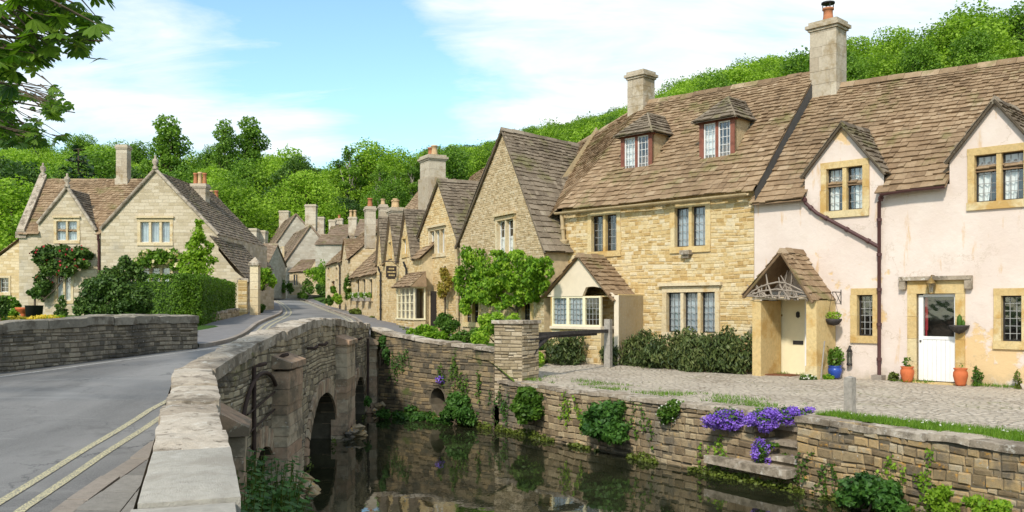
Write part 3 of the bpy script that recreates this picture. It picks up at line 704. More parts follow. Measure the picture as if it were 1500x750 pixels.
for y0, y1 in zip(steps(3.2, 12.6, .8), steps(3.2, 12.6, .8)[1:]):
    q = [V((interp(KERB, y)+o, y, road_z(interp(KERB, y), y)+.06+R.uniform(-.012, .012))) for y, o in ((y0+.012, -.06), (y0+.012, .11), (y1-.012, .11), (y1-.012, -.06))]
    mb.hexa([p-V((0, 0, .2)) for p in q], q, R.random())
def kerbline(pf, y0, y1, sgn):
    for a, b in zip(steps(y0, y1, 1), steps(y0, y1, 1)[1:]):
        q = []
        for y, o in ((a, 0), (a, .14), (b, .14), (b, 0)):
            x = pf(y)+o*sgn; q.append(V((x, y, road_z(pf(y), y)+.10)))
        mb.hexa([p-V((0, 0, .25)) for p in q], q, R.random())
kerbline(lambda y: row(y)[0], 21.6, 126, -1); kerbline(lambda y: row(y)[2], 26, 126, 1)
struct(mb.build('kerb', M['kerb']))
FL = [(21.6, -7.75), (25, -8.9), (28.5, -10.3), (39, -11.9), (45, -13.2), (58, -16.8), (72, -21.2), (85, -25.5), (126, -42)]
FRr = [(25.2, -3.9), (33, -2.0), (37.5, -3.6), (45, -6.6), (54, -9.5), (66, -13.5), (85, -19.2), (105, -25.6), (126, -35)]
for name, pts, si in (('footway', FL, 0), ('footway', FRr, 2)):
    mb = MB()
    ys = steps(pts[0][0], 126, 1.5)
    for y0, y1 in zip(ys, ys[1:]):
        q = [[], []]
        for y in (y0, y1):
            e = row(y)[si]+(-.13 if si == 0 else .13); o = interp(pts, y); z = road_z(row(y)[si], y)+.10
            q[0].append((e, y, z)); q[1].append((o, y, z+(.03 if si == 0 else -.25*max(0, 1-abs(y-33)/22))))
        mb.face([q[0][0], q[1][0], q[1][1], q[0][1]], sm=True)
    struct(mb.build(name, M['footway']))

# the hills and river bed: one sheet
BASE = [(-60, .0), (10, .4), (20, .85), (30, 1.25), (40, 1.35), (50, 1.5), (70, 2.2), (90, 2.9), (110, 3.7), (130, 4.4), (400, 4.6)]
def rdist(x, y): return (x-9.57)*.717+(y-20)*.697
def hill(x, y):
    d = rdist(x, y); b = interp(BASE, max(-59, min(y, 390)))
    rh = 22*max(0, d-22)/76 if d > 22 else 0
    rh = min(rh, 22+.2*max(0, d-98))
    ch = 19*sst(108, 240, y)+max(0, y-235)*.06+5*sst(-40, -110, x)*sst(95, 160, y)
    return b+max(rh*sst(-75, 5, x), ch)+1.2*NZ.noise(V((x*.03, y*.03, 0)))*sst(60, 130, y+max(0, d-20))
def terrain_z(x, y):
    if rdist(x, y) > 3.5 and x > 0: return min(hill(x, y)-.1, -.1+max(0, rdist(x, y)-6)*.3) if rdist(x, y) < 30 else hill(x, y)
    if y < 27.5: return (interp(BASE, max(y, -59))-.15) if x < row(max(y, -6))[0]-.9 else -2.3
    if x > row(min(y, 128))[0]-1.2 and y < 128: return hill(x, y)-.75 if y < 60 else hill(x, y)-.5
    return hill(x, y)-.1
xs = [-420, -300, -220, -170]+steps(-140, -40, 4)+steps(-38.5, 20, 1.5)+steps(24, 140, 4)+[170, 220, 300, 420]
ys = [-200, -100, -60, -30]+steps(-20, 60, 1.5)+steps(64, 260, 4)+[300, 360, 450, 600]
vs = [(x, y, terrain_z(x, y)) for y in ys for x in xs]; nx = len(xs)
mb = MB(); mb.raw(vs, [(j*nx+i, j*nx+i+1, (j+1)*nx+i+1, (j+1)*nx+i) for j in range(len(ys)-1) for i in range(nx-1)], sm=True)
struct(mb.build('terrain', M['terrain']))
WZ = -1.15
mb = MB(); mb.face([(-9, -60, WZ), (60, -60, WZ), (60, 5, WZ), (14, 6, WZ), (3, 27, WZ), (-9, 27, WZ)]); struct(mb.build('river_water', M['water']))
mb = MB()                                                                         # the muddy bank under the near parapet
def bank_z(x, y): return WZ-.15+.42*sst(-2.0, -3.3, x+.1*(y-9))+.12*NZ.noise(V((x, y, 4)))
for i in range(24):
    for j in range(12):
        q = [(x, y, bank_z(x, y)) for x, y in ((-4.2+j*.25, 4+i*.38), (-4.2+(j+1)*.25, 4+i*.38), (-4.2+(j+1)*.25, 4+(i+1)*.38), (-4.2+j*.25, 4+(i+1)*.38))]
        if max(p[0]+.12*(p[1]-9) for p in q) < -1.7+.5: mb.face(q, sm=True)
struct(mb.build('bank', M['bank']))
# terrace: front line along the river wall, back line along the houses
TF = [(-4.0, 25.1, .98), (-.55, 21.15, .45), (.05, 20.55, .02), (1.68, 18.1, 0), (4.02, 14.72, 0), (4.72, 15.2, 0), (5.15, 14.5, 0), (4.52, 14.0, 0), (6.25, 10.9, 0), (9.2, 5.4, -.05), (13, -2, -.1)]
TB = [(-7.4, 47, .95), (.4, 31, .3), (1.6, 29.2, .15), (4.2, 26.4, .1), (6.0, 24.4, .06), (6.6, 23.8, .05), (7.2, 23.2, .05), (8.0, 22.4, .05), (12.5, 17.8, .04), (19, 11, 0), (26, 4, 0)]
def patch(A, B, i0, i1, name, m, nv=14, nu=8, rough=.02):
    mb = MB()
    def P(i, a, b):
        p = lerp(V(A[i]), V(A[i+1]), a); q = lerp(V(B[i]), V(B[i+1]), a); r = lerp(p, q, b)
        r.z += rough*NZ.noise(V((r.x*1.1, r.y*1.1, 0))); return r
    for i in range(i0, i1):
        for u in range(nu):
            for v in range(nv): mb.face([P(i, u/nu, v/nv), P(i, (u+1)/nu, v/nv), P(i, (u+1)/nu, (v+1)/nv), P(i, u/nu, (v+1)/nv)], sm=True)
    return struct(mb.build(name, m))
patch(TF, TB, 0, 2, 'garden_soil', M['lawn'], rough=.06); patch(TF, TB, 2, 10, 'cobbled_terrace', M['cobble'], 24, 10, .035)

# ------------------------------------------------------------------ bridge and river walls
BP = [(-.75, 2.4), (-1.13, 3.6), (-3.49, 10.3), (-3.62, 13.4), (-3.8, 17.5), (-3.9, 20), (-4.02, 25.0)]
BZ = [(0, .9), (3.6, .93), (10.3, 1.05), (13.4, 1.33), (15.5, 1.46), (17.5, 1.52), (20, 1.49), (25.2, 1.27)]
BF = FrP(BP)
def sY(y):
    for i in range(len(BP)-1):
        if y <= BP[i+1][1] or i == len(BP)-2: return BF.cum[i]+(BF.cum[i+1]-BF.cum[i])*(y-BP[i][1])/(BP[i+1][1]-BP[i][1])
bridge = thing('stone_bridge', 'old dark stone arched bridge with buttresses carrying the road over the river', 'bridge', (-4, 17, 0))
def arch(c, hw, top, spring, zb=-2.2, n=12):
    return [(c-hw, zb)]+[(c-hw*math.cos(math.pi*i/n), spring+(top-spring)*math.sin(math.pi*i/n)) for i in range(n+1)]+[(c+hw, zb)]
ARC = [(sY(12.75), .85, -.26, -1.0), (sY(17.9), 1.72, .02, -1.1), (sY(23.0), 1.15, -.05, -1.1)]
AH = [arch(*a) for a in ARC]
smp = sorted(set(steps(0, BF.L, .6)+BF.cum))
top = [(s, interp(BZ, BF.p(s, 0).y)-.13) for s in smp]
out = [(0, -2.2)]+[(s, -2.2) for s in BF.cum[1:]]+top[::-1]
w = MB(); sheet(w, BF, out, AH, reveal=3.2, room=0)
inn = [(0, -.4), (BF.L, .2)]+top[::-1]; sheet(w, BF, inn, d=-.42, tint=.3)
RING = [arch(a[0], a[1]+.3, a[2]+.3, a[3]) for a in ARC]
stones(w, BF, out, RING, ch=(.05, .13), ln=(.1, .32), pro=(.002, .02), mi=1, bev=.012, gap=.005, wob=.06, irr=.5)
w.build('spandrel_wall', [M['bridge_bed'], M['bridge_stone']], bridge)
for c, hw, tp, sp in ARC:                                                        # voussoirs
    v = MB(); n = 26
    for i in range(n):
        a0, a1 = math.pi*(i+.06)/n, math.pi*(i+.94)/n; f = lambda a, o, d: BF.p(c-(hw+o)*math.cos(a), sp+(tp-sp+o)*math.sin(a), d); k = .035+R.uniform(0, .02); L = .28+R.uniform(-.03, .03)
        v.hexa([f(a0, .0, -.3), f(a1, 0, -.3), f(a1, L, -.3), f(a0, L, -.3)], [f(a0, .0, k), f(a1, 0, k), f(a1, L, k), f(a0, L, k)], R.random())
    v.build('arch_ring', M['buttress'], bridge)
def buttress(y0, y1, pr, ztop, zs, zb=-1.6, foot=True):
    s0, s1 = sY(y0), sY(y1); b = MB(); z = zb
    while z < ztop-.05:
        h = min(R.uniform(.13, .3), ztop-z); k = R.uniform(-.014, .014)
        BF.box(b, s0+k, s1-k, z+.004, z+h-.004, -.1, pr+k, R.random()); z += h
    P = BF.p; o = .05                                                             # sloping cap
    b.hexa([P(s0-o, ztop, -.05), P(s1+o, ztop, -.05), P(s1+o, ztop, pr+o), P(s0-o, ztop, pr+o)], [P(s0-o, zs, -.05), P(s1+o, zs, -.05), P(s1+o, ztop+.09, pr+o), P(s0-o, ztop+.09, pr+o)], .25)
    ob = b.build('buttress', M['buttress'], bridge)
    if foot:
        f = MB()
        for i in range(26):
            a = R.uniform(-1.6, 1.6); rr = R.uniform(.1, .32); c = P((s0+s1)/2+math.sin(a)*((s1-s0)/2+rr*.5), WZ+R.uniform(-.1, .22), pr*.5+math.cos(a)*(pr*.4+rr)); q = R.uniform(.09, .18)
            ring = [c+V((math.cos(t)*q, math.sin(t)*q, R.uniform(-.03, .03))) for t in (0, 1, 2.1, 3.1, 4.2, 5.3)]
            f.raw(ring+[c+V((0, 0, q*.6)), c-V((0, 0, q))], [(i2, (i2+1) % 6, 6) for i2 in range(6)]+[((i2+1) % 6, i2, 7) for i2 in range(6)], R.random())
        f.build('footing', M['river_stone'], ob)
buttress(9.75, 10.55, .34, .32, .66, foot=False); buttress(13.35, 14.45, .25, .82, 1.04); buttress(19.5, 20.7, .26, .92, 1.14); buttress(24.3, 25.1, .3, .72, .95)
def coping(par, fr, f, lo=-.39, hi=.02, seg=(.65, 1.15), th=.15, s0=0, s1=None, mat='coping', name='coping', rough=.012, dip=.0):
    m = MB(); s = s0; s1 = s1 or fr.L
    while s < s1-.05:
        L = min(R.uniform(*seg), s1-s)
        if s1-s-L < .25: L = s1-s
        t = R.random(); kz = R.uniform(-.012, .018); ko = R.uniform(-.022, .022); nu, nv = max(3, int(L/.16)), 5
        g = [[None]*(nv+1) for _ in range(nu+1)]
        for i in range(nu+1):
            for j in range(nv+1):
                a = s+.006+(L-.012)*i/nu; d = lo+ko+(hi-lo)*j/nv; p = fr.p(a, f(a)+kz, d); q = NZ.noise(p*3.1)*rough+NZ.noise(p*9)*rough*.8; p = p+V((NZ.noise(p*5+V((9, 0, 0))), NZ.noise(p*5+V((0, 9, 0))), 0))*rough*(1.1 if j in (0, nv) else 0)
                e = (.02 if i in (0, nu) else .014)*(1 if th > .1 else .7) if i in (0, nu) or j in (0, nv) else 0
                g[i][j] = p+V((0, 0, q-e-dip*abs(2*j/nv-1)))
        vs = [g[i][j] for i in range(nu+1) for j in range(nv+1)]; W = nv+1
        m.raw(vs, [(i*W+j, (i+1)*W+j, (i+1)*W+j+1, i*W+j+1) for i in range(nu) for j in range(nv)], t, sm=True)
        rim = [(i, nv) for i in range(nu+1)]+[(nu, j) for j in range(nv-1, -1, -1)]+[(i, 0) for i in range(nu-1, -1, -1)]+[(0, j) for j in range(1, nv)]
        for (a, b), (c, e) in zip(rim, rim[1:]+rim[:1]): m.face([g[a][b], g[c][e], g[c][e]-V((0, 0, th)), g[a][b]-V((0, 0, th))], t)
        s += L
    return m.build(name, M[mat], par)
zc = lambda a: interp(BZ, BF.p(a, 0).y)
coping(bridge, BF, zc, s0=sY(5.05)+.01, rough=.024, seg=(.5, 1.05)); coping(bridge, BF, zc, s0=0, s1=sY(5.05), seg=(.9, 1.5), mat='new_slab', name='smooth_coping_slab', rough=.003, th=.13)
P = BF.p
def tie(pts, r, n=6): ir = MB(); ir.tube(pts, r, n); return ir.build('tie_iron', M['rust'], bridge)
for y, za, zb_ in ((12.1, .93, -.3), (13.55, .98, .05)):
    s = sY(y); tie([P(s, zb_, .05), P(s, za, .05), P(s+.02, za+.03, .12), P(s+.18, za+.04, .16)], .03, 6)
for y, z in ((16.2, 1.0), (17.3, 1.02), (22.2, .95)): tie([P(sY(y), z, 0), P(sY(y), z, .14), P(sY(y)+.15, z+.03, .16)], .03, 6)
for y0, y1, z in ((11.7, 13.3, .33), (11.7, 13.3, .07)): tie([P(sY(y0), z, .06), P(sY(y1), z+.15, .06)], .014, 5)
tie([P(sY(24.0), .9, .1), P(sY(24.0), -.9, .1)], .035, 6)
ho = MB(); sc_ = sY(12.75); ho.tube([P(sc_-.2-1.1*math.cos(math.pi*i/18), .1+.72*math.sin(math.pi*i/18), .06) for i in range(19)], .03, 6); ho.build('iron_hoop', M['rust'], bridge)

lp = thing('parapet_wall', 'dark stone parapet wall with grey coping on the far side of the road', 'wall', (-9, 15, .5))
LF = FrP([(-14.2, -5), (-12.7, 3), (-11.5, 6.8), (-10.4, 10.3), (-9.42, 13.4), (-8.5, 17), (-7.75, 20.8), (-7.55, 21.3)])
lz = lambda a: interp([(0, .85), (8, 1.1), (13, 1.32), (16, 1.5), (18, 1.56), (22, 1.53)], LF.p(a, 0).y)
o_ = [(0, -.2), (LF.L, .45)]+[(s, lz(s)-.13) for s in steps(0, LF.L, .6)[::-1]]
w = MB(); sheet(w, LF, o_); sheet(w, LF, o_, d=-.4); stones(w, LF, o_, ch=(.045, .11), ln=(.09, .28), pro=(.004, .03), mi=1)
w.build('wall', [M['bridge_bed'], M['parapet_stone']], lp)
coping(lp, LF, lz, lo=-.46, hi=.05, th=.16, rough=.014, mat='grey_coping')
RF2 = FrV((-7.55, 21.3), (-10.6, 22.6)); w = MB(); o_ = [(0, .3), (RF2.L, .3), (RF2.L, 1.45), (0, 1.42)]; sheet(w, RF2, o_); sheet(w, RF2, o_, d=-.4); stones(w, RF2, o_, mi=1); w.build('return_wall', [M['bridge_bed'], M['parapet_stone']], lp)
coping(lp, RF2, lambda a: 1.57, lo=-.44, hi=.05, mat='grey_coping')

rw = thing('river_wall', 'low rubble river wall below the cobbles, left of the river steps', 'wall', (2, 17.8, 0))
RA = FrP([(-.3, 20.95), (.4, 19.95), (1.68, 18.05), (3.0, 16.15), (4.02, 14.7)]); RAo = [(0, -2.2), (RA.L, -2.2), (RA.L, -.03), (0, .02)]
w = MB(); sheet(w, RA, RAo); stones(w, RA, RAo, ch=(.065, .175), ln=(.1, .3), pro=(.006, .045), mi=1, bev=.02, gap=.004, wob=.06, irr=.45); w.build('wall', [M['bridge_bed'], M['river_grey']], rw)
coping(rw, RA, lambda a: .03+.012*NZ.noise(V((a*2, 0, 0))), lo=-.38, hi=.045, seg=(.3, .75), th=.07, rough=.015)
rw2 = thing('river_wall', 'orange lichened rubble river wall under the grass strip, right of the river steps', 'wall', (6, 11.5, 0))
RB = FrP([(4.5, 14.0), (5.4, 12.4), (6.25, 10.8), (7.2, 8.9), (9.0, 5.2), (12, -1)]); RBo = [(0, -2.2), (RB.L, -2.2), (RB.L, -.1), (2, .0), (0, .04)]
w = MB(); sheet(w, RB, RBo); stones(w, RB, RBo, ch=(.065, .17), ln=(.1, .29), pro=(.006, .045), mi=1, bev=.02, gap=.004, wob=.06, irr=.45)
RB2 = FrV((5.2, 14.5), (4.5, 14.0)); q = [(0, -2), (RB2.L, -2), (RB2.L, .0), (0, .0)]; sheet(w, RB2, q); stones(w, RB2, q, mi=1, pro=(.01, .04))
for a_, b_ in (((4.02, 14.7), (4.74, 15.2)), ((4.74, 15.2), (5.2, 14.5))):
    f_ = FrV(a_, b_); q = [(-.02, -2), (f_.L, -2), (f_.L, .0), (-.02, .0)]; f_.n = -f_.n if a_[0] < 4.5 and False else f_.n; sheet(w, f_, q); stones(w, f_, q, mi=1, pro=(.01, .03))
w.build('wall', [M['bridge_bed'], M['river_stone']], rw2)
coping(rw2, RB, lambda a: .05+.02*NZ.noise(V((a*1.3, 0, 0))), lo=-.42, hi=.05, seg=(.35, .95), th=.09, rough=.02)
st = thing('river_steps', 'worn stone steps and landing slab going down to the river', 'steps', (4.5, 14.6, -.6))
SF = FrV((4.02, 14.7), (4.5, 14.0))
for i, z in enumerate((-.22, -.44, -.66)):
    m = MB(); SF.box(m, -.05, SF.L+.03, z-.075, z, -.75+.22*i, -.75+.22*(i+1.25)+.035, R.random()); SF.box(m, -.05, SF.L+.03, z-.22, z-.076, -.75+.22*i, -.75+.22*(i+1.25)-.02, .3, 1); m.build('step', [M['coping'], M['shore_wall']], st)  # risers in a darker colour, painting the shade under each tread
m = MB(); q = [(-.9, .25), (SF.L+.02, .3), (SF.L, -.1), (-.1, -.1), (-.8, .02)]
m.raw([SF.p(a, -.80, d) for a, d in q]+[SF.p(a, -.93, d) for a, d in q], [(0, 1, 2, 3, 4), (9, 8, 7, 6, 5)]+[(i, (i+1) % 5, 5+(i+1) % 5, 5+i) for i in range(5)], .5); m.build('landing_slab', M['coping'], st)
m = MB(); SF.box(m, -.1, SF.L+.1, -2, -.1, -.9, -.78, .3); SF.box(m, -.05, SF.L, -2, -.95, -.78, .0, .3); m.build('backing', M['river_stone'], st)

sh = thing('shore_wall', 'mossy stone wall with a round drain between the bridge and the gate pillar', 'wall', (-2.2, 23, 0))
SH = FrV((-3.98, 24.95), (-.42, 21.1)); hs, hz = SH.hit(641, 585)
ho_ = [(hs+.3*math.cos(t*.5236), hz+.3*math.sin(t*.5236)) for t in range(12)]
SHo = [(0, -2.2), (SH.L, -2.2), (SH.L, .72), (SH.L*.5, .86), (SH.L*.15, 1.02), (0, 1.14)]
w = MB(); sheet(w, SH, SHo, [ho_], reveal=1.2, room=.3); stones(w, SH, SHo, [[(hs+.36*math.cos(t*.5236), hz+.36*math.sin(t*.5236)) for t in range(12)]], ch=(.06, .14), ln=(.12, .38), pro=(.004, .03), mi=1, wob=.06)
w.build('wall', [M['bridge_bed'], M['shore_wall']], sh)
coping(sh, SH, lambda a: interp([(0, 1.2), (SH.L*.15, 1.08), (SH.L*.5, .92), (SH.L+.1, .78)], a), lo=-.36, hi=.05, seg=(.3, .7), th=.08, rough=.015)
gp = thing('gate_pillar', 'square rubble gate pillar with a flat cap at the wall corner', 'pillar', (-.05, 21.2, 0))
PFs = FrV((-.42, 21.12), (.24, 20.72)); w = MB(); hw = PFs.L/2; cc = PFs.p(hw, 0, -hw)
for k in range(4):
    a = math.atan2(PFs.e.y, PFs.e.x)+k*math.pi/2; e = V((math.cos(a), math.sin(a), 0)); n = V((e.y, -e.x, 0)); p0 = cc+n*hw-e*hw; f = FrV((p0.x, p0.y), (p0.x+e.x*2*hw, p0.y+e.y*2*hw))
    q = [(0, -.6), (2*hw, -.6), (2*hw, 1.36), (0, 1.36)]; sheet(w, f, q); stones(w, f, q, ch=(.06, .11), ln=(.14, .4), pro=(.005, .025), mi=1)
w.build('shaft', [M['bridge_bed'], M['pillar_stone']], gp)
m = MB(); PFs.box(m, -.05, 2*hw+.05, 1.36, 1.44, -2*hw-.05, .06, .6); m.build('cap', M['coping'], gp)
gt = thing('timber_gate', 'dark timber bar gate with a curved brace beside the stone pillar', 'gate', (.35, 21, 0))
GF = FrV((.33, 21.0), (2.62, 24.5)); m = MB()
GF.box(m, 0, GF.L, 1.05, 1.14, -.05, .05); m.tube([GF.p(.05, .98, 0), GF.p(GF.L*.35, 1.06, 0)], [.09, .05], 6); m.build('bar', M['dark_wood'], gt)
m = MB(); m.tube([GF.p(0, .12, 0), GF.p(.12, .5, 0), GF.p(.5, .8, 0), GF.p(1.0, 1.02, 0)], [.075, .08, .075, .06], 7); m.build('brace', M['dark_wood'], gt)
m = MB(); GF.box(m, -.07, .05, .0, 1.1, -.06, .06); m.build('hanging_post', M['dark_wood'], gt)
m = MB(); GF.box(m, GF.L, GF.L+.16, -.1, 1.42, -.09, .09); m.build('post', M['grey_wood'], gt)
m = MB()
for i in range(30): GF.box(m, GF.L*.32+i*.075, GF.L*.32+i*.075+.03, .99, 1.052, -.03, .03)
m.build('rail_teeth', M['dark_wood'], gt)
# ------------------------------------------------------------------ the cottages on the right
F1 = Fr(1372, 20, -513)
def s1(px, d=0): return F1.hit(px, 0, d)[0]
def loc1(m): q = m-F1.O; return F1.e.dot(q), F1.n.dot(q)
P1 = F1.p
pk = thing('pink_cottage', 'pink limewashed cottage with two wall gables and a stone slate roof', 'house', P1(0, 0, -1))
sL, sR = s1(1105), 7.5
ridgeA, ridgeB = F1.hit(1240, 123, -3), F1.hit(1500, 87, -3)
def zr(s): return ridgeA[1]+(ridgeB[1]-ridgeA[1])*(s-ridgeA[0])/(ridgeB[0]-ridgeA[0])
G = []
for ap, fl in (((1235, 184), (1179, 258)), ((1459, 149), (1391, 236))):
    a, f = F1.hit(*ap), F1.hit(*fl); G.append((a, f, (2*a[0]-f[0], f[1]-.12)))
EZ = 4.5
out = [(sL, -.3), (sR, -.3), (sR, EZ), (G[1][2][0], EZ), G[1][2], G[1][0], G[1][1], (G[1][1][0], EZ), (G[0][2][0], EZ), G[0][2], G[0][0], G[0][1], (G[0][1][0], EZ), (sL, EZ)]
H = []
H.append(window(pk, F1, (1211, 245, 1264, 308), 2, sur='ochre', frame='iron', cols=3, rows=5, cm='lace', curtain='sides', label='upper window in the smaller left gable')[0])
H.append(window(pk, F1, (1428, 224, 1500, 294), 2, sur='ochre', frame='iron', cols=3, rows=5, curtain='left', label='upper window in the right gable')[0])
H.append(window(pk, F1, (1256, 432, 1279, 492), 1, sur='ochre', frame='iron', cols=3, rows=6, curtain=None, label='narrow window beside the downpipe')[0])
H.append(window(pk, F1, (1467, 433, 1497, 500), 1, sur='ochre', frame='iron', cols=3, rows=6, curtain=None, label='narrow window right of the white door')[0])
# white half-glazed door
d0, d1, _, dz = F1.rect(1343, 430, 1400, 560); H.append(rpoly((d0, d1, .0, dz)))
m = MB()
for k in range(4):
    a, b = dz*k/4+.003, dz*(k+1)/4-.003; F1.box(m, d0-.2, d0, a, b, -.2, .04, R.random()); F1.box(m, d1, d1+.2, a, b, -.2, .04, R.random())
F1.box(m, d0-.2, d1+.2, dz, dz+.3, -.2, .045, .5); F1.box(m, d0-.1, d1+.1, -.05, .06, -.2, .25, .4)
ds = m.build('door_surround', M['ochre'], pk)
m = MB(); F1.box(m, d0-.36, d1+.36, dz+.30, dz+.39, -.05, .15, .3); F1.box(m, d0-.36, d0-.22, dz+.1, dz+.298, -.05, .13, .3); F1.box(m, d1+.22, d1+.36, dz+.1, dz+.298, -.05, .13, .3); m.build('hood_mould', M['coping'], ds)
m = MB(); W = d1-d0; zm = 1.02
for i in range(7): F1.box(m, d0+.12+(W-.17)*i/7+.003, d0+.12+(W-.17)*(i+1)/7-.003, .08, zm, -.12, -.07)
F1.box(m, d0+.02, d0+.12, .08, dz-.03, -.13, -.05); F1.box(m, d1-.05, d1, .08, dz-.01, -.13, -.05); F1.box(m, d0+.12, d1-.05, dz-.07, dz-.01, -.13, -.052); F1.box(m, d0+.12, d1-.05, zm, zm+.07, -.13, -.055)
dr = m.build('door', M['white'], pk); dr['label'] = 'white half-glazed stable door'
m = MB(); m.face([P1(d0+.12, zm+.07, -.1), P1(d1-.05, zm+.07, -.1), P1(d1-.05, dz-.07, -.1), P1(d0+.12, dz-.07, -.1)]); m.build('pane', M['glass'], dr)
m = MB(); m.face([P1(d0+.13, zm+.07, -.16), P1(d0+.17, zm+.07, -.16), P1(d0+.17, dz-.07, -.16), P1(d0+.13, dz-.07, -.16)]); F1.box(m, d0+.13, d0+.19, zm+.2, dz-.1, -.16, -.15); m.build('curtain', M['red_cloth'], dr)
m = MB(); m.lathe(P1(d0+.07, .98, -.03), [(.0, .02), (.022, .015), (.022, -.015), (0, -.02)], 8); m.build('handle', M['iron'], dr)
# cream door opening inside the porch
e0, e1, _, ez = F1.rect(1138, 432, 1180, 552); H.append(rpoly((e0, e1, .0, ez)))
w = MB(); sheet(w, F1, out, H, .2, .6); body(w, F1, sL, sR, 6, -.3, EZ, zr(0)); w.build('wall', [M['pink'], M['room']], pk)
rf = MB()
def skipA(mm):
    s, d = loc1(mm)
    for a, f, g in G:
        if f[0]-.02 < s < g[0]+.02 and d > -.02-(0 if mm.z < 4.6 else .1): return True
    return False
ev = lambda s: P1(s, EZ-.06, .22)
slates(rf, ev(sL-.02), ev(sR), P1(sR, zr(sR), -3), P1(sL-.02, zr(sL)-.05, -3), skip=skipA, base=False)
k_ = (zr(0)-EZ+.06)/3.22
for a, b in ((sL, G[0][1][0]), (G[0][2][0], G[1][1][0]), (G[1][2][0], sR)): rf.face([ev(a)-V((0, 0, .03)), ev(b)-V((0, 0, .03)), P1(b, zr(b)-.03, -3), P1(a, zr(a)-.03, -3)], .2)
for a, f, g in G: rf.face([P1(f[0], EZ+.2, 0-.05), P1(g[0], EZ+.2, -.05), P1(g[0], zr(g[0])-.03, -3), P1(f[0], zr(f[0])-.03, -3)], .2)
rf.face([P1(sL, zr(sL), -3), P1(sR, zr(sR), -3), P1(sR, EZ, -6.2), P1(sL, EZ, -6.2)], .3); ridge(rf, P1(sL, zr(sL)+.02, -3), P1(sR, zr(sR)+.02, -3))
roof = rf.build('roof', M['slate'], pk)
for a, f, g in G:
    rf = MB(); db = .22-(a[1]-EZ+.06)/k_
    for q in (f, g):
        dq = min(.1, .22-(q[1]-EZ+.06)/k_); o = (q[0]-a[0])*.06
        slates(rf, P1(q[0]+o, q[1]-.05, .14), P1(q[0]+o, q[1]-.05, dq-.25), P1(a[0], a[1]+.04, db-.1), P1(a[0], a[1]+.04, .14), row=.17, w=(.15, .3), sag=.015)
        rf.tube([P1(q[0]+o, q[1]-.07, .10), P1(a[0], a[1]+.0, .10)], .035, 5, .1)
    ridge(rf, P1(a[0], a[1]+.06, .12), P1(a[0], a[1]+.06, db), .09, .35); go = rf.build('gable_roof', M['slate_grey'], pk)
gutter(pk, P1(G[0][2][0]+.02, EZ-.1, .25), P1(G[1][1][0]-.02, EZ-.06, .25), .055, 'pipe_brown')
x1, z1 = F1.hit(1290, 300); x2, z2 = F1.hit(1290, 362); xa, za = F1.hit(1181, 292); xb, zb = F1.hit(1198, 312)
pipe(pk, [P1(G[0][2][0]+.05, EZ-.12, .2), P1(x1, z1+.05, .08), P1(x1, .12, .08)])
pipe(pk, [P1(xa, za+.05, .12), P1(xa+.02, za-.1, .08), P1(xb, zb, .08), P1(x2, z2, .08)])
m = MB(); F1.box(m, x1-.12, x1+.12, -.1, .16, .0, .24, .3); m.build('drain_stone', M['kerb'], pk)
c = P1(ridgeA[0]-.45, 0, -3); c = P1(F1.hit(1213, 0, -3)[0], 0, -3)
chimney(pk, c, F1, .78, .62, zr(sL)-.4, F1.hit(1213, 33, -3)[1], [(0, .15, .42, 'pot')], cap=.1, wire=True)
# rustic porch
pd = 1.0
po = MB(); qa = F1.rect(1102, 440, 1124, 556, pd); qb = F1.rect(1181, 440, 1212, 556, pd); zt = F1.hit(1185, 440, pd)[1]
F1.box(po, qa[0], qa[0]+.24, -.2, zt, .02, pd, .3); F1.box(po, qb[0], qb[0]+.26, .35, zt, .02, pd, .5); F1.box(po, qb[0]-.02, qb[0]+.28, -.2, .35, .02, pd+.02, .9)
porch = po.build('porch', M['ochre'], pk)
ap = F1.hit(1143, 367, pd+.15); fl = F1.hit(1088, 433, pd+.15); frr = F1.hit(1190, 440, pd+.15)
r = MB(); D = pd+.18
for q, o in ((fl, 0), (frr, 0)): slates(r, P1(q[0], q[1], D), P1(q[0], q[1], 0), P1(ap[0], ap[1], 0), P1(ap[0], ap[1], D), row=.17, w=(.14, .28), th=.028, sag=.02)
for q in (fl, frr): r.tube([P1(q[0], q[1]-.05, D-.05), P1(ap[0], ap[1]-.04, D-.05)], .045, 5, .2)
ridge(r, P1(ap[0], ap[1]+.03, D), P1(ap[0], ap[1]+.03, .0), .09, .3); r.build('porch_roof', M['slate'], porch)
t = MB(); tr = random.Random(5)
for i in range(22):
    u = tr.uniform(.02, .98); a_ = lerp(V((fl[0]+.1, fl[1]-.02)), V((frr[0]-.1, frr[1]-.02)), u); hh = (1-abs(2*u-1))*(ap[1]-fl[1])*.85; b_ = V((a_.x+tr.uniform(-.35, .35), a_.y+hh*tr.uniform(.4, 1)))
    mid = (a_+b_)/2+V((tr.uniform(-.1, .1), tr.uniform(-.06, .1))); t.tube([P1(a_.x, a_.y, D-.1+tr.uniform(-.05, .05)), P1(mid.x, mid.y, D-.08), P1(b_.x, b_.y, D-.1)], [.026, .022, .012], 5, tr.random(), cap=False)
for k in range(3): t.tube([P1(lerp(fl[0]+.05, frr[0]-.05, i/8), fl[1]-.03+.16*math.sin(math.pi*i/8)*k+tr.uniform(-.03, .03), D-.07) for i in range(9)], .022, 5)
t.build('twig_tracery', M['twig'], porch)
m = MB(); F1.box(m, fl[0]+.2, frr[0]-.2, fl[1]-.1, fl[1]-.04, .02, D-.15); m.build('porch_ceiling', M['render_cream'], porch)
m = MB(); F1.box(m, e0, e1, .03, ez, -.14, -.08); F1.box(m, e0, e0+.06, .03, ez, -.08, -.06); dr = m.build('door', M['cream'], pk); dr['label'] = 'plain cream door inside the porch'
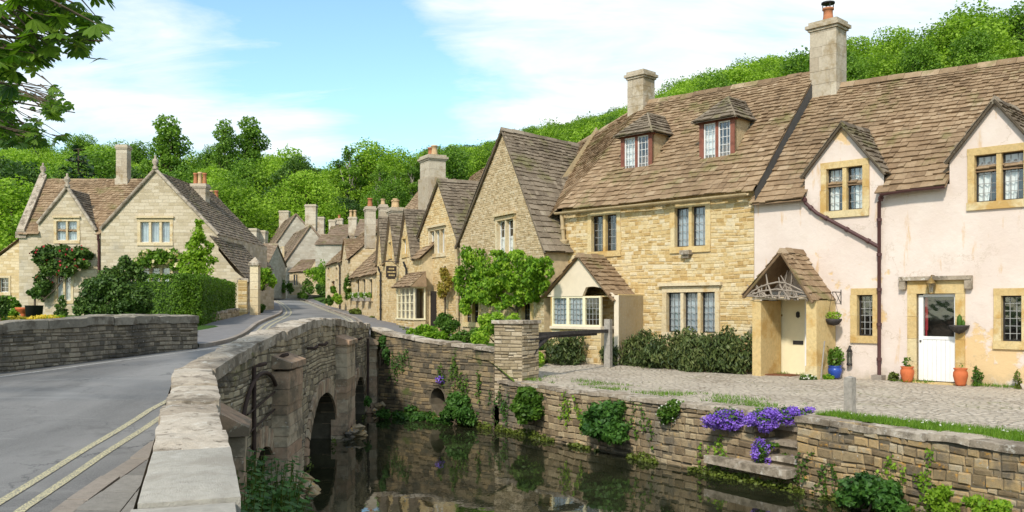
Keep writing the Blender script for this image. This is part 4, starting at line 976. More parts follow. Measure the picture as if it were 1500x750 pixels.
m = MB(); F1.box(m, e0-.12, e0, 0, ez+.08, -.05, .04); F1.box(m, e1, e1+.12, 0, ez+.08, -.05, .04); F1.box(m, e0, e1, ez, ez+.08, -.05, .04); m.build('door_frame', M['white'], dr)
xx, zz = F1.hit(1167, 461); m = MB(); m.lathe(P1(xx, zz, -.06), [(0, .09), (.05, .05), (.05, -.05), (0, -.09)], 8); m.build('knocker', M['iron'], dr)
xx, zz = F1.hit(1167, 502); m = MB(); F1.box(m, xx-.14, xx+.14, zz-.05, zz+.05, -.08, -.068); m.build('letter_plate', M['iron'], dr)
xx, zz = F1.hit(1141, 462); m = MB(); m.lathe(P1(e0+.1, zz, -.07), [(0, .03), (.02, .02), (.02, -.02), (0, -.03)], 8); m.build('lock', M['brass'], dr)
m = MB(); xx, zz = F1.hit(1123, 446, .02); F1.box(m, xx-.06, xx+.06, zz-.22, zz+.2, .02, .12); m.lathe(P1(xx, zz+.1, .14), [(0, .09), (.06, .05), (.06, -.05), (0, -.09)], 8); m.build('meter_bell', M['iron'], porch)

yl = thing('golden_cottage', 'golden rubble stone cottage with two roof dormers and a bay porch', 'house', P1(s1(960), 0, -1))
yL, yM, yR = s1(786), s1(823), sL
EY = 4.86
H, S = [], []
def yw(*a, **k):
    h, s = window(yl, F1, *a, **k); H.append(h); S.append(s)
yw((867, 315, 904, 368), 2, cols=3, rows=5, curtain=None, sur='ochre'); yw((989, 303, 1034, 361), 2, cols=3, rows=5, curtain='full', cm='blue_net', sur='ochre')
yw((977, 428, 1048, 487), 3, cols=3, rows=6, curtain='full', cm='blue_net', hood=.08, sur='ashlar')
pb = F1.rect(806, 380, 905, 520)
out = [(yL, -.3), (yR-.01, -.3), (yR-.01, EY), (yM, EY), (yM, 4.2), (yL, 4.1)]
w = MB(); sheet(w, F1, out, H, .2, .6); body(w, F1, yL, yR-.02, 6, -.3, EY-.1, 8.2)
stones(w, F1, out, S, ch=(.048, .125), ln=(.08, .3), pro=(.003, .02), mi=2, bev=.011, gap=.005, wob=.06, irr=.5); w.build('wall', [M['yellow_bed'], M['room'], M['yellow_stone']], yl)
rR = F1.hit(1192, 107, -3); rM = F1.hit(948, 150, -3); rL = F1.hit(829, 222, -3); rf = MB()
dm = [(F1.rect(915, 204, 950, 248, -.85)), (F1.rect(1031, 183, 1070, 233, -.85))]
def skipY(mm):
    s, d = loc1(mm)
    return any(q[0]-.1 < s < q[1]+.1 and -2.0 < d < -.83 and mm.z < q[3]+.3 for q in dm)
E = lambda s, z: P1(s, z, .22)
slates(rf, E(yM, EY-.05), E(yR+.12, EY-.08), P1(rR[0]+.1, rR[1], -3), P1(rM[0], rM[1], -3), skip=skipY)
slates(rf, E(yL-.1, 4.05), E(yM, EY-.05), P1(rM[0], rM[1], -3), P1(rL[0], rL[1], -3))
rf.face([P1(rR[0], rR[1], -3), P1(rM[0], rM[1], -3), P1(yM, EY, -6.2), P1(yR, EY, -6.2)], .3)
rf.face([P1(rL[0], rL[1], -3), P1(rM[0], rM[1], -3), P1(yM, EY, -6.2), P1(yL-1, EY-1, -6.2)], .3)
ridge(rf, P1(rM[0], rM[1]+.02, -3), P1(rR[0]+.1, rR[1]+.02, -3)); ridge(rf, P1(rL[0], rL[1]+.02, -3), P1(rM[0], rM[1]+.02, -3))
ro = rf.build('roof', M['slate'], yl)
m = MB(); a, b = P1(rR[0]+.12, rR[1]-.02, -3), E(yR+.14, EY-.1); m.face([a, b, b-V((0, 0, .25)), a-V((0, 0, .8))], .3); m.build('verge_flashing', M['lead'], ro)
gutter(yl, E(yM-.05, EY-.12)+F1.n*.04, E(yR-.05, EY-.12)+F1.n*.04, .07); gutter(yl, E(yL, 3.97)+F1.n*.04, E(yM+.02, 4.03)+F1.n*.04, .06)
xx, zz = F1.hit(829, 318); pipe(yl, [P1(xx, EY-.18, .2), P1(xx, zz-.8, .1)], .06, 'pipe_cream'); xx2, z3 = F1.hit(823, 400); z3b = F1.hit(829, 352)[1]
m = MB(); m.lathe(P1(xx, z3b-.12, .1), [(.07, -.16), (.15, .08), (.16, .13), (.0, .13)], 10); m.build('hopper', M['pipe_cream'], yl); pipe(yl, [P1(xx, z3b-.2, .1), P1(xx2-.05, z3+.1, .1), P1(xx2-.05, z3-.9, .1)], .055, 'pipe_cream')
xx, zz = F1.hit(1008, 372); m = MB(); F1.box(m, xx-.16, xx+.16, zz-.02, zz+.1, 0, .2); F1.box(m, xx-.1, xx+.1, zz-.12, zz-.022, 0, .14); m.build('corbel', M['coping'], yl)
for i, q in enumerate(dm):
    dt, z0, z1 = -.85, q[2], q[3]; a, b = q[0]-.14, q[1]+.14; ze = z1+.14; kk = (rR[1]-EY+.08)/3.22; zd = lambda z: .22-(z-EY+.08)/kk
    m = MB()
    for s in (a, b): m.face([P1(s, z0-.15, dt), P1(s, ze, dt), P1(s, ze, zd(ze)-.1), P1(s, z0-.2, dt-.02)], .4)
    dmo = m.build('dormer', M['grey_gold'], yl); dmo['label'] = ['left hipped dormer near the ridge chimney', 'right hipped dormer in the middle of the roof'][i]
    m = MB()
    for c0, c1 in ((a, q[0]), (q[1], b), ((q[0]+q[1])/2-.045, (q[0]+q[1])/2+.045)): F1.box(m, c0, c1, z0-.05, z1+.08, dt-.1, dt+.02)
    F1.box(m, a-.03, b+.03, z1+.08, ze+.02, dt-.1, dt+.03); F1.box(m, a-.05, b+.05, z0-.13, z0-.05, dt-.1, dt+.07); m.build('window_frame', M['red_wood'], dmo)
    c, g, bb, cu = MB(), MB(), MB(), MB()
    for j in (0, 1):
        u0 = q[0] if j == 0 else (q[0]+q[1])/2+.045; u1 = (q[0]+q[1])/2-.045 if j == 0 else q[1]; v0, v1 = z0-.05, z1+.08
        for rr in ((u0, u0+.035, v0, v1), (u1-.035, u1, v0, v1), (u0+.035, u1-.035, v0, v0+.035), (u0+.035, u1-.035, v1-.035, v1)): F1.box(c, *rr, dt-.06, dt-.01)
        g.face([P1(u0, v0, dt-.04), P1(u1, v0, dt-.04), P1(u1, v1, dt-.04), P1(u0, v1, dt-.04)])
        for k in (1, 2): x = u0+(u1-u0)*k/3; F1.box(bb, x-.006, x+.006, v0+.035, v1-.035, dt-.05, dt-.025)
        for k in range(1, 5): y = v0+(v1-v0)*k/5; F1.box(bb, u0+.035, u1-.035, y-.006, y+.006, dt-.049, dt-.026)
        if j == 0: cu.face([P1(u0, v0, dt-.12), P1(u1-.1, v0, dt-.1), P1(u1-.05, v1, dt-.12), P1(u0, v1, dt-.1)])
    c.face([P1(a, z0-.05, dt-.5), P1(b, z0-.05, dt-.5), P1(b, ze, dt-.5), P1(a, ze, dt-.5)], .5, 1)
    c.build('casement', [M['white'], M['room']], dmo); g.build('pane', M['glass'], dmo); bb.build('glazing_bars', M['white'], dmo); cu.build('curtain', M['lace'], dmo)
    r = MB(); zp = ze+.72; cs = (a+b)/2; dp = dt-.55; de = dt+.2; o = .14; zl = ze-.02
    fl_, fr_ = P1(a-o, zl, de), P1(b+o, zl, de); pk_ = P1(cs, zp, dp); bk = P1(cs, zp, zd(zp)-.15); bl, br = P1(a-o, zl, zd(zl)-.1), P1(b+o, zl, zd(zl)-.1)
    slates(r, fl_, fr_, pk_, pk_, row=.17, w=(.14, .3), sag=.01); slates(r, fr_, br, bk, pk_, row=.17, w=(.14, .3), sag=.01); slates(r, bl, fl_, pk_, bk, row=.17, w=(.14, .3), sag=.01)
    for s in (fl_, fr_): r.tube([s, pk_], .04, 5, .7)
    r.tube([pk_, bk], .05, 5, .6); r.build('dormer_roof', M['slate_grey'], dmo)
    m = MB(); m.tube([P1(b+.04, z0-.15, dt-.0), P1(b+.04, ze-.05, zd(ze)+.06)], .05, 5); m.build('flashing', M['lead'], dmo)
chimney(yl, P1(F1.hit(939, 0, -3)[0], 0, -3), F1, .66, .62, rM[1]-.9, F1.hit(939, 106, -3)[1], cap=.09)
# bay porch
pd = 1.15; A = lambda x, y: F1.hit(x, y, pd)
pl, pr_ = A(806, 0)[0], A(906, 0)[0]; ap = A(849, 376); fL = A(800, 433); fR = A(897, 438); zs = A(845, 478)[1]; zh = A(845, 434)[1]; wl, wr = A(808, 0)[0], A(879, 0)[0]
po = MB(); F1.box(po, pl+.02, wr, -.2, zs-.08, .02, pd-.04, .5, 0); q = [(pl+.02, -.2), (wr, -.2), (wr, zs-.08), (pl+.02, zs-.08)]; fq = FrV(P1(0, 0, pd-.04), P1(1, 0, pd-.04)); stones(po, fq, q, pro=(.004, .02), mi=1)
porch = po.build('porch', [M['yellow_bed'], M['yellow_stone']], yl)
m = MB(); F1.box(m, wl-.04, wr+.06, zs-.08, zs, .0, pd+.05); m.build('sill', M['render_cream'], porch)
m = MB(); F1.box(m, pr_-.16, pr_, -.2, zh+.02, .02, pd); F1.box(m, pr_-.42, pr_-.162, -.2, zh*.4, .02, pd-.3); m.build('pier', M['render_cream'], porch)
g = [(fL[0]+.03, zh), (A(856, 0)[0], zh)]; x0, x1 = A(853, 0)[0], pr_-.16; g = [(fL[0]+.03, zh), (x0, zh)]
for i in range(1, 9): t = i/9; g.append((lerp(x0, x1, t), zh+.02+.26*math.sin(math.pi*(.28+.72*t))))
g += [(x1, zh-.02), (fR[0]-.02, zh-.02), ap]
m = MB(); sheet(m, F1, g, d=pd); sheet(m, F1, g, d=pd-.1)
for a, b in zip(g[1:11], g[2:11]): m.face([P1(*a, pd), P1(*b, pd), P1(*b, pd-.1), P1(*a, pd-.1)])
m.build('gable_board', M['render_cream'], porch)
wf, gl, ba, cu = MB(), MB(), MB(), MB(); n = 3
for i in range(n):
    a, b = lerp(wl, wr, i/n), lerp(wl, wr, (i+1)/n); dd = pd-.02
    for rr in ((a, a+.05, zs, zh), (b-.05, b, zs, zh), (a+.05, b-.05, zs, zs+.05), (a+.05, b-.05, zh-.05, zh)): F1.box(wf, *rr, dd-.08, dd)
    gl.face([P1(a, zs, dd-.04), P1(b, zs, dd-.04), P1(b, zh, dd-.04), P1(a, zh, dd-.04)])
    for k in (1, 2, 3): x = lerp(a+.05, b-.05, k/4); F1.box(ba, x-.006, x+.006, zs+.05, zh-.05, dd-.05, dd-.026)
    for k in range(1, 5): y = lerp(zs+.05, zh-.05, k/5); F1.box(ba, a+.05, b-.05, y-.006, y+.006, dd-.049, dd-.027)
    if i < 2:
        nn = 12
        for k in range(nn):
            u0, u1 = lerp(a+.05, b-.05, k/nn), lerp(a+.05, b-.05, (k+1)/nn); w0, w1 = .02*math.sin(k*1.4), .02*math.sin((k+1)*1.4); cu.face([P1(u0, zs, dd-.08+w0), P1(u1, zs, dd-.08+w1), P1(u1, zh, dd-.08+w1), P1(u0, zh, dd-.08+w0)], sm=True)
wf.build('window_frame', M['cream'], porch); gl.build('pane', M['glass'], porch); ba.build('glazing_bars', M['lead_bar'], porch); cu.build('curtain', M['blue_net'], porch)
m = MB(); F1.box(m, pr_-.04, pr_, -.2, zh+.05, .02, pd-.02); F1.box(m, pl, pl+.04, -.2, zh, .02, pd-.02); F1.box(m, pl, pr_, zh-.02, zh+.01, .02, pd-.12); m.build('side_wall', M['ochre'], porch)  # ochre puts warm light into the colour of the shaded side
r = MB(); D = pd+.12
for q in (fL, fR):
    o = (q[0]-ap[0])*.08; slates(r, P1(q[0]+o, q[1]-.06, D), P1(q[0]+o, q[1]-.06, -.05), P1(ap[0], ap[1]+.03, -.05), P1(ap[0], ap[1]+.03, D), row=.17, w=(.15, .3), sag=.015)
ridge(r, P1(ap[0], ap[1]+.06, D), P1(ap[0], ap[1]+.06, 0), .1, .3); r.build('porch_roof', M['slate'], porch)

# ------------------------------------------------------------------ gabled houses along the street
def gable_front(h, fr, ap, fl, fg, zb, depth, mats, wins=(), ov=.12, roofm='slate', rb=None, swall=None, stone=True, row=.19, dback=None, sr=None, z_back=None, wname='wall', rname='roof', left=True, right=True, zb2=None, bl=None, br=None, sch=(.07, .15), sln=(.14, .42)):
    """a wall ending in a gable, its roof slopes running back to depth"""
    H, S = [], []
    for a, k in wins: q = window(h, fr, *a, **k); H.append(q[0]); S.append(q[1])
    out = [(fl[0], zb), (fg[0], zb), fg, ap, fl]
    w = MB(); sheet(w, fr, out, H, .2, .5)
    for q in (fl, fg): w.face([fr.p(q[0], zb, 0), fr.p(q[0], zb, -depth), fr.p(q[0], q[1], -depth), fr.p(q[0], q[1], 0)], .5)
    w.face([fr.p(a, z, -depth) for a, z in out], .5)
    if stone: stones(w, fr, out, S, ch=sch, ln=sln, pro=(.003, .017), mi=2, gap=.005)
    w.build(wname, [M[x] for x in mats], h)
    r = MB(); zk = z_back if z_back is not None else ap[1]
    for q in (fl, fg):
        o = (q[0]-ap[0])*.07; dz = (q[1]-ap[1])*.07
        slates(r, fr.p(q[0]+o, q[1]+dz, ov), fr.p(q[0]+o, q[1]+dz, -depth if not (bl and q is fl) else bl), fr.p(ap[0], zk+.03, -depth), fr.p(ap[0], ap[1]+.03, ov), row=row)
        r.tube([fr.p(q[0]+o, q[1]+dz-.05, ov-.04), fr.p(ap[0], ap[1]-.03, ov-.04)], .04, 5, .2)
    ridge(r, fr.p(ap[0], ap[1]+.05, ov), fr.p(ap[0], zk+.05, -depth), .11)
    return r.build(rname, M[roofm], h)
F2 = Fr(738, 30, 60); bg = thing('tall_gabled_cottage', 'tall grey gold stone gable with one white upper window behind the green vine', 'house', F2.p(0, .3, -1))
hw = lambda px, py: F2.hit(px, py)
ap, fl, fg = hw(738, 190), hw(674, 352), hw(797, 356)
gable_front(bg, F2, ap, fl, fg, -.2, 3.4, ('grey_bed', 'room', 'grey_gold'), [(((729, 322, 753, 374), 2), dict(cols=2, rows=4, frame='white', sur='ashlar', curtain='half', sw=.12, mull=.08, hood=.05)), (((681, 440, 702, 472), 2), dict(cols=2, rows=4, frame='iron', sur='ochre', curtain=None)), (((765, 436, 778, 470), 1), dict(cols=2, rows=4, frame='iron', sur='ochre', curtain=None))], z_back=7.4, roofm='slate_grey', sch=(.045, .1), sln=(.07, .2))
# the wing wall that joins it to the golden cottage, set back under the low gutter
F3a = Fr(650, 36.2, 60); mg = thing('middle_gabled_cottage', 'cream gold stone gabled cottage with a three light window and the big square chimney behind', 'house', F3a.p(0, .4, -1))
hh = lambda px, py: F3a.hit(px, py)
ap, fl, fg = hh(644, 265), hh(615, 343), hh(672, 349)
gable_front(mg, F3a, ap, fl, fg, -.1, 4.2, ('yellow_bed', 'room', 'honey_stone'), [(((630, 337, 652, 371), 3), dict(cols=1, rows=1, frame='white', sur='ashlar', curtain='full', cm='render_cream', mull=.09, hood=.06, sw=.1))], z_back=7.0, roofm='slate_grey', sch=(.05, .12), sln=(.09, .28))
x_, z_ = F3a.hit(676, 360); pipe(mg, [F3a.p(fg[0]+.1, fg[1]-.1, .2), F3a.p(fg[0]+.1, fg[1]-1.2, .1), F3a.p(fg[0]+.1, .2, .1)], .06, 'pipe_cream')
# left range of the same cottage with the door, under a lower eave
cb = at(634, 250, 42); chimney(mg, (cb.x, cb.y), F3a, 1.1, .85, 5.2, at(634, 229, 42).z, [(-.18, .17, .45, 'pot'), (.2, .15, .5, 'pot_buff')], base=at(634, 262, 42).z, cap=.1)
q = at(637, 225, 42)
r = MB(); a, b = at(606, 300, 39.5), at(740, 222, 33.5); c_, d_ = at(700, 262, 41), at(628, 268, 45)
r2 = MB(); slates(r2, at(592, 306, 44.5), at(640, 338, 37.5), at(668, 262, 42), at(628, 262, 47), row=.2); r2.build('rear_roof', M['slate'], mg)
r2 = MB(); slates(r2, at(660, 330, 36.5), at(730, 300, 34), at(752, 222, 36.5), at(690, 258, 40), row=.2); r2.build('rear_roof', M['slate'], bg)

F3 = Fr(612, 37.6, 230); sg = thing('twin_gabled_shop', 'gold stone house with two small gables, white bay window and hanging black sign', 'house', F3.p(0, .6, -1))
h3 = lambda px, py, d=0: F3.hit(px, py, d)
sE, sW = h3(552, 0)[0], h3(618, 0)[0]; ez = h3(580, 385)[1]
gA = (h3(595, 307), h3(584, 372), h3(617, 385)); gB = (h3(573, 314), h3(564, 368), h3(588, 378)); gC = (h3(557.5, 318), h3(552.5, 368), h3(588, 378))
def eq(g, ez): a, f, k = g; w_ = max(.75, min(a[0]-f[0], 1.3)); return (a[0], a[1]), (a[0]-w_, ez), (a[0]+w_, ez)
gA, gB, gC = eq(gA, ez), eq(gB, ez), eq(gC, ez)
out = [(sE, .2), (sW, .2), (sW, ez), gA[2], gA[0], gA[1], gB[2], gB[0], gB[1], gC[2], gC[0], gC[1], (sE, ez)]
H, S = [], []
def w3(*a, **k): h, s = window(sg, F3, *a, **k); H.append(h); S.append(s)
w3((590, 350, 595.5, 372), 1, cols=1, rows=1, sur='ochre', curtain='full', cm='lace', sw=.08, frame='white')
w3((570, 355, 573.5, 374), 1, cols=1, rows=1, sur='ochre', curtain='full', cm='lace', sw=.08, frame='white')
a0, a1, zA, zB = F3.rect(611, 427, 622, 486); H.append(rpoly((a0, a1, zA, zB))); S.append(rpoly((a0-.05, a1+.05, zA, zB+.1)))
w = MB(); sheet(w, F3, out, H, .25, .6); stones(w, F3, out, S, ch=(.06, .13), ln=(.1, .3), pro=(.002, .012), mi=2, gap=.005); body(w, F3, sE, sW, 5.5, 0, ez, ez+2.6); w.build('wall', [M['yellow_bed'], M['room'], M['honey_stone']], sg)
m = MB(); F3.box(m, a0, a1, zA, zB, -.18, -.12); m.build('door', M['red_wood'], sg)
r = MB(); zt3 = ez+2.5
slates(r, F3.p(sE-.1, ez-.05, .18), F3.p(sW+.2, ez-.05, .18), F3.p(sW+.2, zt3, -2.7), F3.p(sE-.1, zt3, -2.7), row=.2, skip=lambda mm: any(g[1][0] < F3.e.dot(mm-F3.O) < g[2][0] and F3.n.dot(mm-F3.O) > -.05 for g in (gA, gB, gC)))
r.face([F3.p(sE, zt3, -2.7), F3.p(sW, zt3, -2.7), F3.p(sW, ez, -5.6), F3.p(sE, ez, -5.6)], .3); ridge(r, F3.p(sE, zt3+.02, -2.7), F3.p(sW, zt3+.02, -2.7)); r.build('roof', M['slate'], sg)
for g in (gA, gB, gC):
    r = MB(); db = .18-(g[0][1]-ez)/(2.55/2.88)
    for q in g[1:]: slates(r, F3.p(q[0], q[1]-.05, .12), F3.p(q[0], q[1]-.05, -.2), F3.p(g[0][0], g[0][1]+.03, db-.3), F3.p(g[0][0], g[0][1]+.03, .12), row=.2, sag=.01)
    r.build('gable_roof', M['slate_grey'], sg)
b0, b1, bz0, bz1 = F3.rect(581, 421, 606, 466, .5)                                # bay window with its slate hood
m = MB(); F3.box(m, b0, b1, bz0-.75, bz0-.06, .0, .5); stones(m, FrV(F3.p(0, 0, .5), F3.p(1, 0, .5)), [(b0, bz0-.75), (b1, bz0-.75), (b1, bz0-.06), (b0, bz0-.06)], mi=1); bay = m.build('bay_window', [M['yellow_bed'], M['yellow_stone']], sg)
m, g_, cu_ = MB(), MB(), MB(); F3.box(m, b0-.05, b1+.05, bz0-.06, bz0, 0, .55); F3.box(m, b0, b1, bz1-.06, bz1, 0, .5)
for i in range(5): x = lerp(b0, b1-.06, i/4); F3.box(m, x, x+.06, bz0, bz1-.06, .44, .5)
for k in (1, 2, 3): F3.box(m, b0, b1, lerp(bz0, bz1, k/4)-.015, lerp(bz0, bz1, k/4)+.015, .455, .485)
for s in (b0, b1-.06): F3.box(m, s, s+.06, bz0, bz1-.06, 0, .06); g_.face([F3.p(s+.03, bz0, 0), F3.p(s+.03, bz0, .46), F3.p(s+.03, bz1, .46), F3.p(s+.03, bz1, 0)])
g_.face([F3.p(b0, bz0, .46), F3.p(b1, bz0, .46), F3.p(b1, bz1, .46), F3.p(b0, bz1, .46)]); cu_.face([F3.p(b0+.08, bz0, .36), F3.p(b1-.08, bz0, .36), F3.p(b1-.08, bz1-.05, .36), F3.p(b0+.08, bz1-.05, .36)])
m.build('window_frame', M['cream'], bay); g_.build('pane', M['glass'], bay); cu_.build('blind', M['render_cream'], bay)  # cream of the blind also paints the yellow reflection in the panes
r = MB(); slates(r, F3.p(b0-.2, bz1, .68), F3.p(b1+.2, bz1, .68), F3.p(b1+.05, bz1+.65, .0), F3.p(b0-.05, bz1+.65, 0), row=.17, sag=.01)
for s, k in ((b0-.2, b0-.05), (b1+.2, b1+.05)): r.face([F3.p(s, bz1, .68), F3.p(s, bz1, 0), F3.p(k, bz1+.65, 0)], .3)
r.build('bay_roof', M['slate'], bay)
for px in (560, 598): xx = h3(px, 0)[0]; pipe(sg, [F3.p(xx, ez-.05, .22), F3.p(xx, ez-.4, .09), F3.p(xx, .6, .09)], .045, 'iron')
cc = at(579, 300, 45); chimney(sg, (cc.x, cc.y), F3, 1.0, .6, 4.5, at(579, 305, 45).z, [(-.3, .13, .45, 'pot_buff'), (0, .13, .5, 'pot_buff'), (.3, .13, .4, 'pot_buff')], cap=.07)
sn = thing('hanging_sign', 'small black hanging sign with pale lettering on an iron bracket', 'sign', F3.p(h3(569, 0)[0], 3, .3))
sx, sz = h3(571, 400, .45); m = MB(); n2 = F3.n; e2 = F3.e
def SB(d0, d1, z0, z1, th, mb, ti=.5): F3.box(mb, sx-th, sx+th, z0, z1, d0, d1, ti)
SB(.14, .62, sz-.2, sz+.32, .022, m); SB(.2, .56, sz-.27, sz-.202, .022, m); so = m.build('board', M['sign'], sn)
m = MB(); m.tube([F3.p(sx, sz+.52, 0), F3.p(sx, sz+.52, .68)], .018, 6); m.tube([F3.p(sx, sz+.3, .02), F3.p(sx, sz+.52, .35)], .012, 5); m.build('bracket', M['iron'], sn)
for i, (tx, sz_) in enumerate((('THE', .15), ('OLD', .15), ('STONE', .14), ('HOUSE', .14))): pass
m = MB()
for i, (a, b) in enumerate(((.26, .5), (.2, .56), (.24, .52))):           # rows of worn gilt letters too small to read
    z = sz+.2-i*.15; x = a
    while x < b: wd = R.uniform(.03, .055); SB(x, min(b, x+wd), z-.035, z+.035, .029, m); x += wd+.022
m.build('lettering', M['gilt'], so)
# ------------------------------------------------------------------ the big house on the left
FL1 = FrY(46); FG = FrY(45.4); X = lambda px, Y=46: (px-750)/F*Y; Zq = lambda py, Y=46: EYE+(HY-py)/F*Y
lh = thing('manor_house', 'large pale stone house with a wide gable and a smaller gable, stone slate roof', 'house', (-21, 46, 1.3))
H = []
lw = lambda fr, *a, **k: window(lh, fr, *a, **k)[0]
H.append(lw(FL1, (83, 324, 113, 352), 2, cols=1, rows=1, frame='white', sur='ashlar', curtain='full', cm='blue_net', hood=.04, sw=.14, mull=.1))
H.append(lw(FL1, (84, 392, 104, 440), 2, cols=2, rows=4, frame='white', sur='ashlar', curtain='half', sw=.14, mull=.1))
s0, s1_ = X(28), X(148); ez = Zq(343); ap, fl, fg = (X(99), Zq(276)), (X(56), Zq(327)), (X(141), Zq(337))
out = [(s0, .8), (s1_, .8), (s1_, ez), (fg[0], ez), fg, ap, fl, (fl[0], ez), (s0, ez)]
w = MB(); sheet(w, FL1, out, H, .2, .5); body(w, FL1, s0, s1_, 6.8, .8, ez, Zq(263, 49.2))
GH = [lw(FG, (206, 325, 249, 355), 3, cols=1, rows=1, frame='white', sur='ashlar', curtain='full', cm='blue_net', hood=.06, sw=.16, mull=.12), lw(FG, (207, 392, 249, 420), 3, cols=1, rows=2, frame='white', sur='ashlar', curtain='full', cm='blue_net', hood=.06, sw=.16, mull=.12)]
XG = lambda px: X(px, 45.4); ZG = lambda py: Zq(py, 45.4)
gap, gfl, gfr = (XG(228), ZG(250)), (XG(148), ZG(335)), (XG(320), ZG(343))
sheet(w, FG, [(gfl[0], .8), (gfr[0], .8), gfr, gap, gfl], GH, .2, .5)
for q in (gfl, gfr): w.face([FG.p(q[0], .8, 0), FG.p(q[0], .8, -9), FG.p(q[0], q[1], -9), FG.p(q[0], q[1], 0)])
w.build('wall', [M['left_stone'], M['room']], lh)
r = MB(); zr_ = Zq(263, 49.2); rl, rr_ = X(63, 49.2), X(225, 49.2)
slates(r, FL1.p(s0, ez-.05, .15), FL1.p(s1_, ez-.05, .15), FL1.p(rr_, zr_, -3.2), FL1.p(rl, zr_, -3.2), row=.2, skip=lambda m: fl[0] < m.x < fg[0] and m.y < 46.05)
r.face([FL1.p(rl, zr_, -3.2), FL1.p(rr_, zr_, -3.2), FL1.p(rr_, ez, -6.8), FL1.p(rl, ez, -6.8)], .3); ridge(r, FL1.p(rl, zr_, -3.2), FL1.p(rr_, zr_, -3.2)); r.build('roof', M['slate'], lh)
r = MB(); k_ = (zr_-ez)/3.35
for a, f_, g_, fr, dep in ((ap, fl, fg, FL1, None), (gap, gfl, gfr, FG, 8.5)):
    for q in (f_, g_): 
        db = -dep if dep else .15-(a[1]-ez)/k_
        slates(r, fr.p(q[0], q[1]-.05, .02), fr.p(q[0], q[1]-.05, -dep if dep else -.25), fr.p(a[0], a[1], db), fr.p(a[0], a[1], .02), row=.2, sag=.02)
r.build('gable_roof', M['slate_grey'], lh)
m = MB()                                                                          # coping stones and finials on the gables
for a, f_, g_, fr in ((ap, fl, fg, FL1), (gap, gfl, gfr, FG)):
    for q in (f_, g_): m.tube([fr.p(q[0], q[1]-.02, .04), fr.p(a[0], a[1]+.06, .04)], .1, 5, R.random(), cap=True)
m.hexa([FL1.p(s0-.15, ez-.2, .1), FL1.p(s0+.4, ez-.2, .1), FL1.p(s0+.4, ez-.2, -.2), FL1.p(s0-.15, ez-.2, -.2)], [FL1.p(s0-.15, ez+.12, .1), FL1.p(s0+.4, ez+.12, .1), FL1.p(s0+.4, ez+.15, -.2), FL1.p(s0-.15, ez+.15, -.2)], .4)
A, B = FL1.p(s0+.12, ez+.1, .1), FL1.p(rl, zr_+.12, -3.2); o = V((.2, 0, 0)); u = V((0, 0, .16)); m.hexa([A-o, A+o, B+o, B-o], [A-o+u, A+o+u, B+o+u, B-o+u], .5)
m.build('gable_coping', M['coping'], lh)
for p in (FL1.p(ap[0], ap[1]+.05, .04), FG.p(gap[0], gap[1]+.05, .04), FL1.p(rl, zr_+.2, -3.2)):
    m = MB(); m.lathe(p, [(.14, 0), (.16, .12), (.07, .2), (.17, .36), (.14, .5), (.05, .58), (.06, .7), (0, .74)], 8); m.build('finial', M['coping'], lh)
x_ = X(146); pipe(lh, [FL1.p(x_, ez-.05, .2), FL1.p(x_, ez-.5, .1), FL1.p(x_, 1.2, .1)], .06, 'pipe_brown')
c = at(181, 260, 49.2); chimney(lh, (c.x, c.y), FL1, .6, .55, Zq(268, 49.2)-.8, Zq(213, 49.2)-.0, (), cap=.06, base=Zq(262, 49.2))
# rear wing and low side range
FW = FrY(51); r = MB(); wa, wl_, wr_ = (X(262, 51), Zq(268, 51)), (X(180, 51), Zq(350, 51)), (X(353, 51), Zq(388, 51))
w = MB(); sheet(w, FW, [(wl_[0], .8), (X(350, 51), .8), (X(350, 51), wr_[1]), wa, wl_]); wy = X(350, 51); w.face([FW.p(wy, .8, 0), FW.p(wy, .8, -7), FW.p(wy, wr_[1], -7), FW.p(wy, wr_[1], 0)])
FW2 = FrY(44.5); sx0, sx1 = X(308, 44.5), X(362, 44.5); sheet(w, FW2, [(sx0, .8), (sx1, .8), (sx1, Zq(412, 44.5)), (X(345, 44.5), Zq(398, 44.5)), (sx0, Zq(352, 44.5))]); w.face([FW2.p(sx1, .8, 0), FW2.p(sx1, .8, -5), FW2.p(sx1, Zq(412, 44.5), -5), FW2.p(sx1, Zq(412, 44.5), 0)])
w.build('rear_wing_wall', [M['left_stone'], M['room']], lh)
for q in (wl_, wr_): slates(r, FW.p(q[0], q[1], .1), FW.p(q[0], q[1], -7), FW.p(wa[0], wa[1], -7), FW.p(wa[0], wa[1], .1), row=.22)
slates(r, FW2.p(sx1+.1, Zq(413, 44.5), .15), FW2.p(sx1+.1, Zq(413, 44.5), -5), FW2.p(sx0, Zq(345, 44.5), -5), FW2.p(sx0, Zq(345, 44.5), .15), row=.2)
r.tube([FW.p(wr_[0], wr_[1]+.03, .12), FW.p(wa[0], wa[1]+.05, .12)], .13, 5); r.build('rear_roof', M['slate_grey'], lh)
for px, top, w_, Y, pots in ((293, 270, .85, 50, [(-.25, .12, .65, 'pot'), (0, .12, .7, 'pot_buff'), (.26, .12, .65, 'pot')]), (313, 292, .62, 54, [(-.14, .13, .55, 'pot_buff'), (.16, .13, .55, 'pot')])):
    c = at(px, 300, Y); chimney(lh, (c.x, c.y), FL1, w_, .7, Zq(345, Y), Zq(top, Y), pots, cap=.07)
ll = thing('garden_lodge', 'small low stone outbuilding at the far left end of the manor house', 'house', (-27.5, 47, 1.3)); F0 = FrY(46.6)
H = [window(ll, F0, (0, 407, 13, 428), 1, cols=2, rows=3, frame='white', sur='ashlar', curtain=None, sw=.1)[0]]
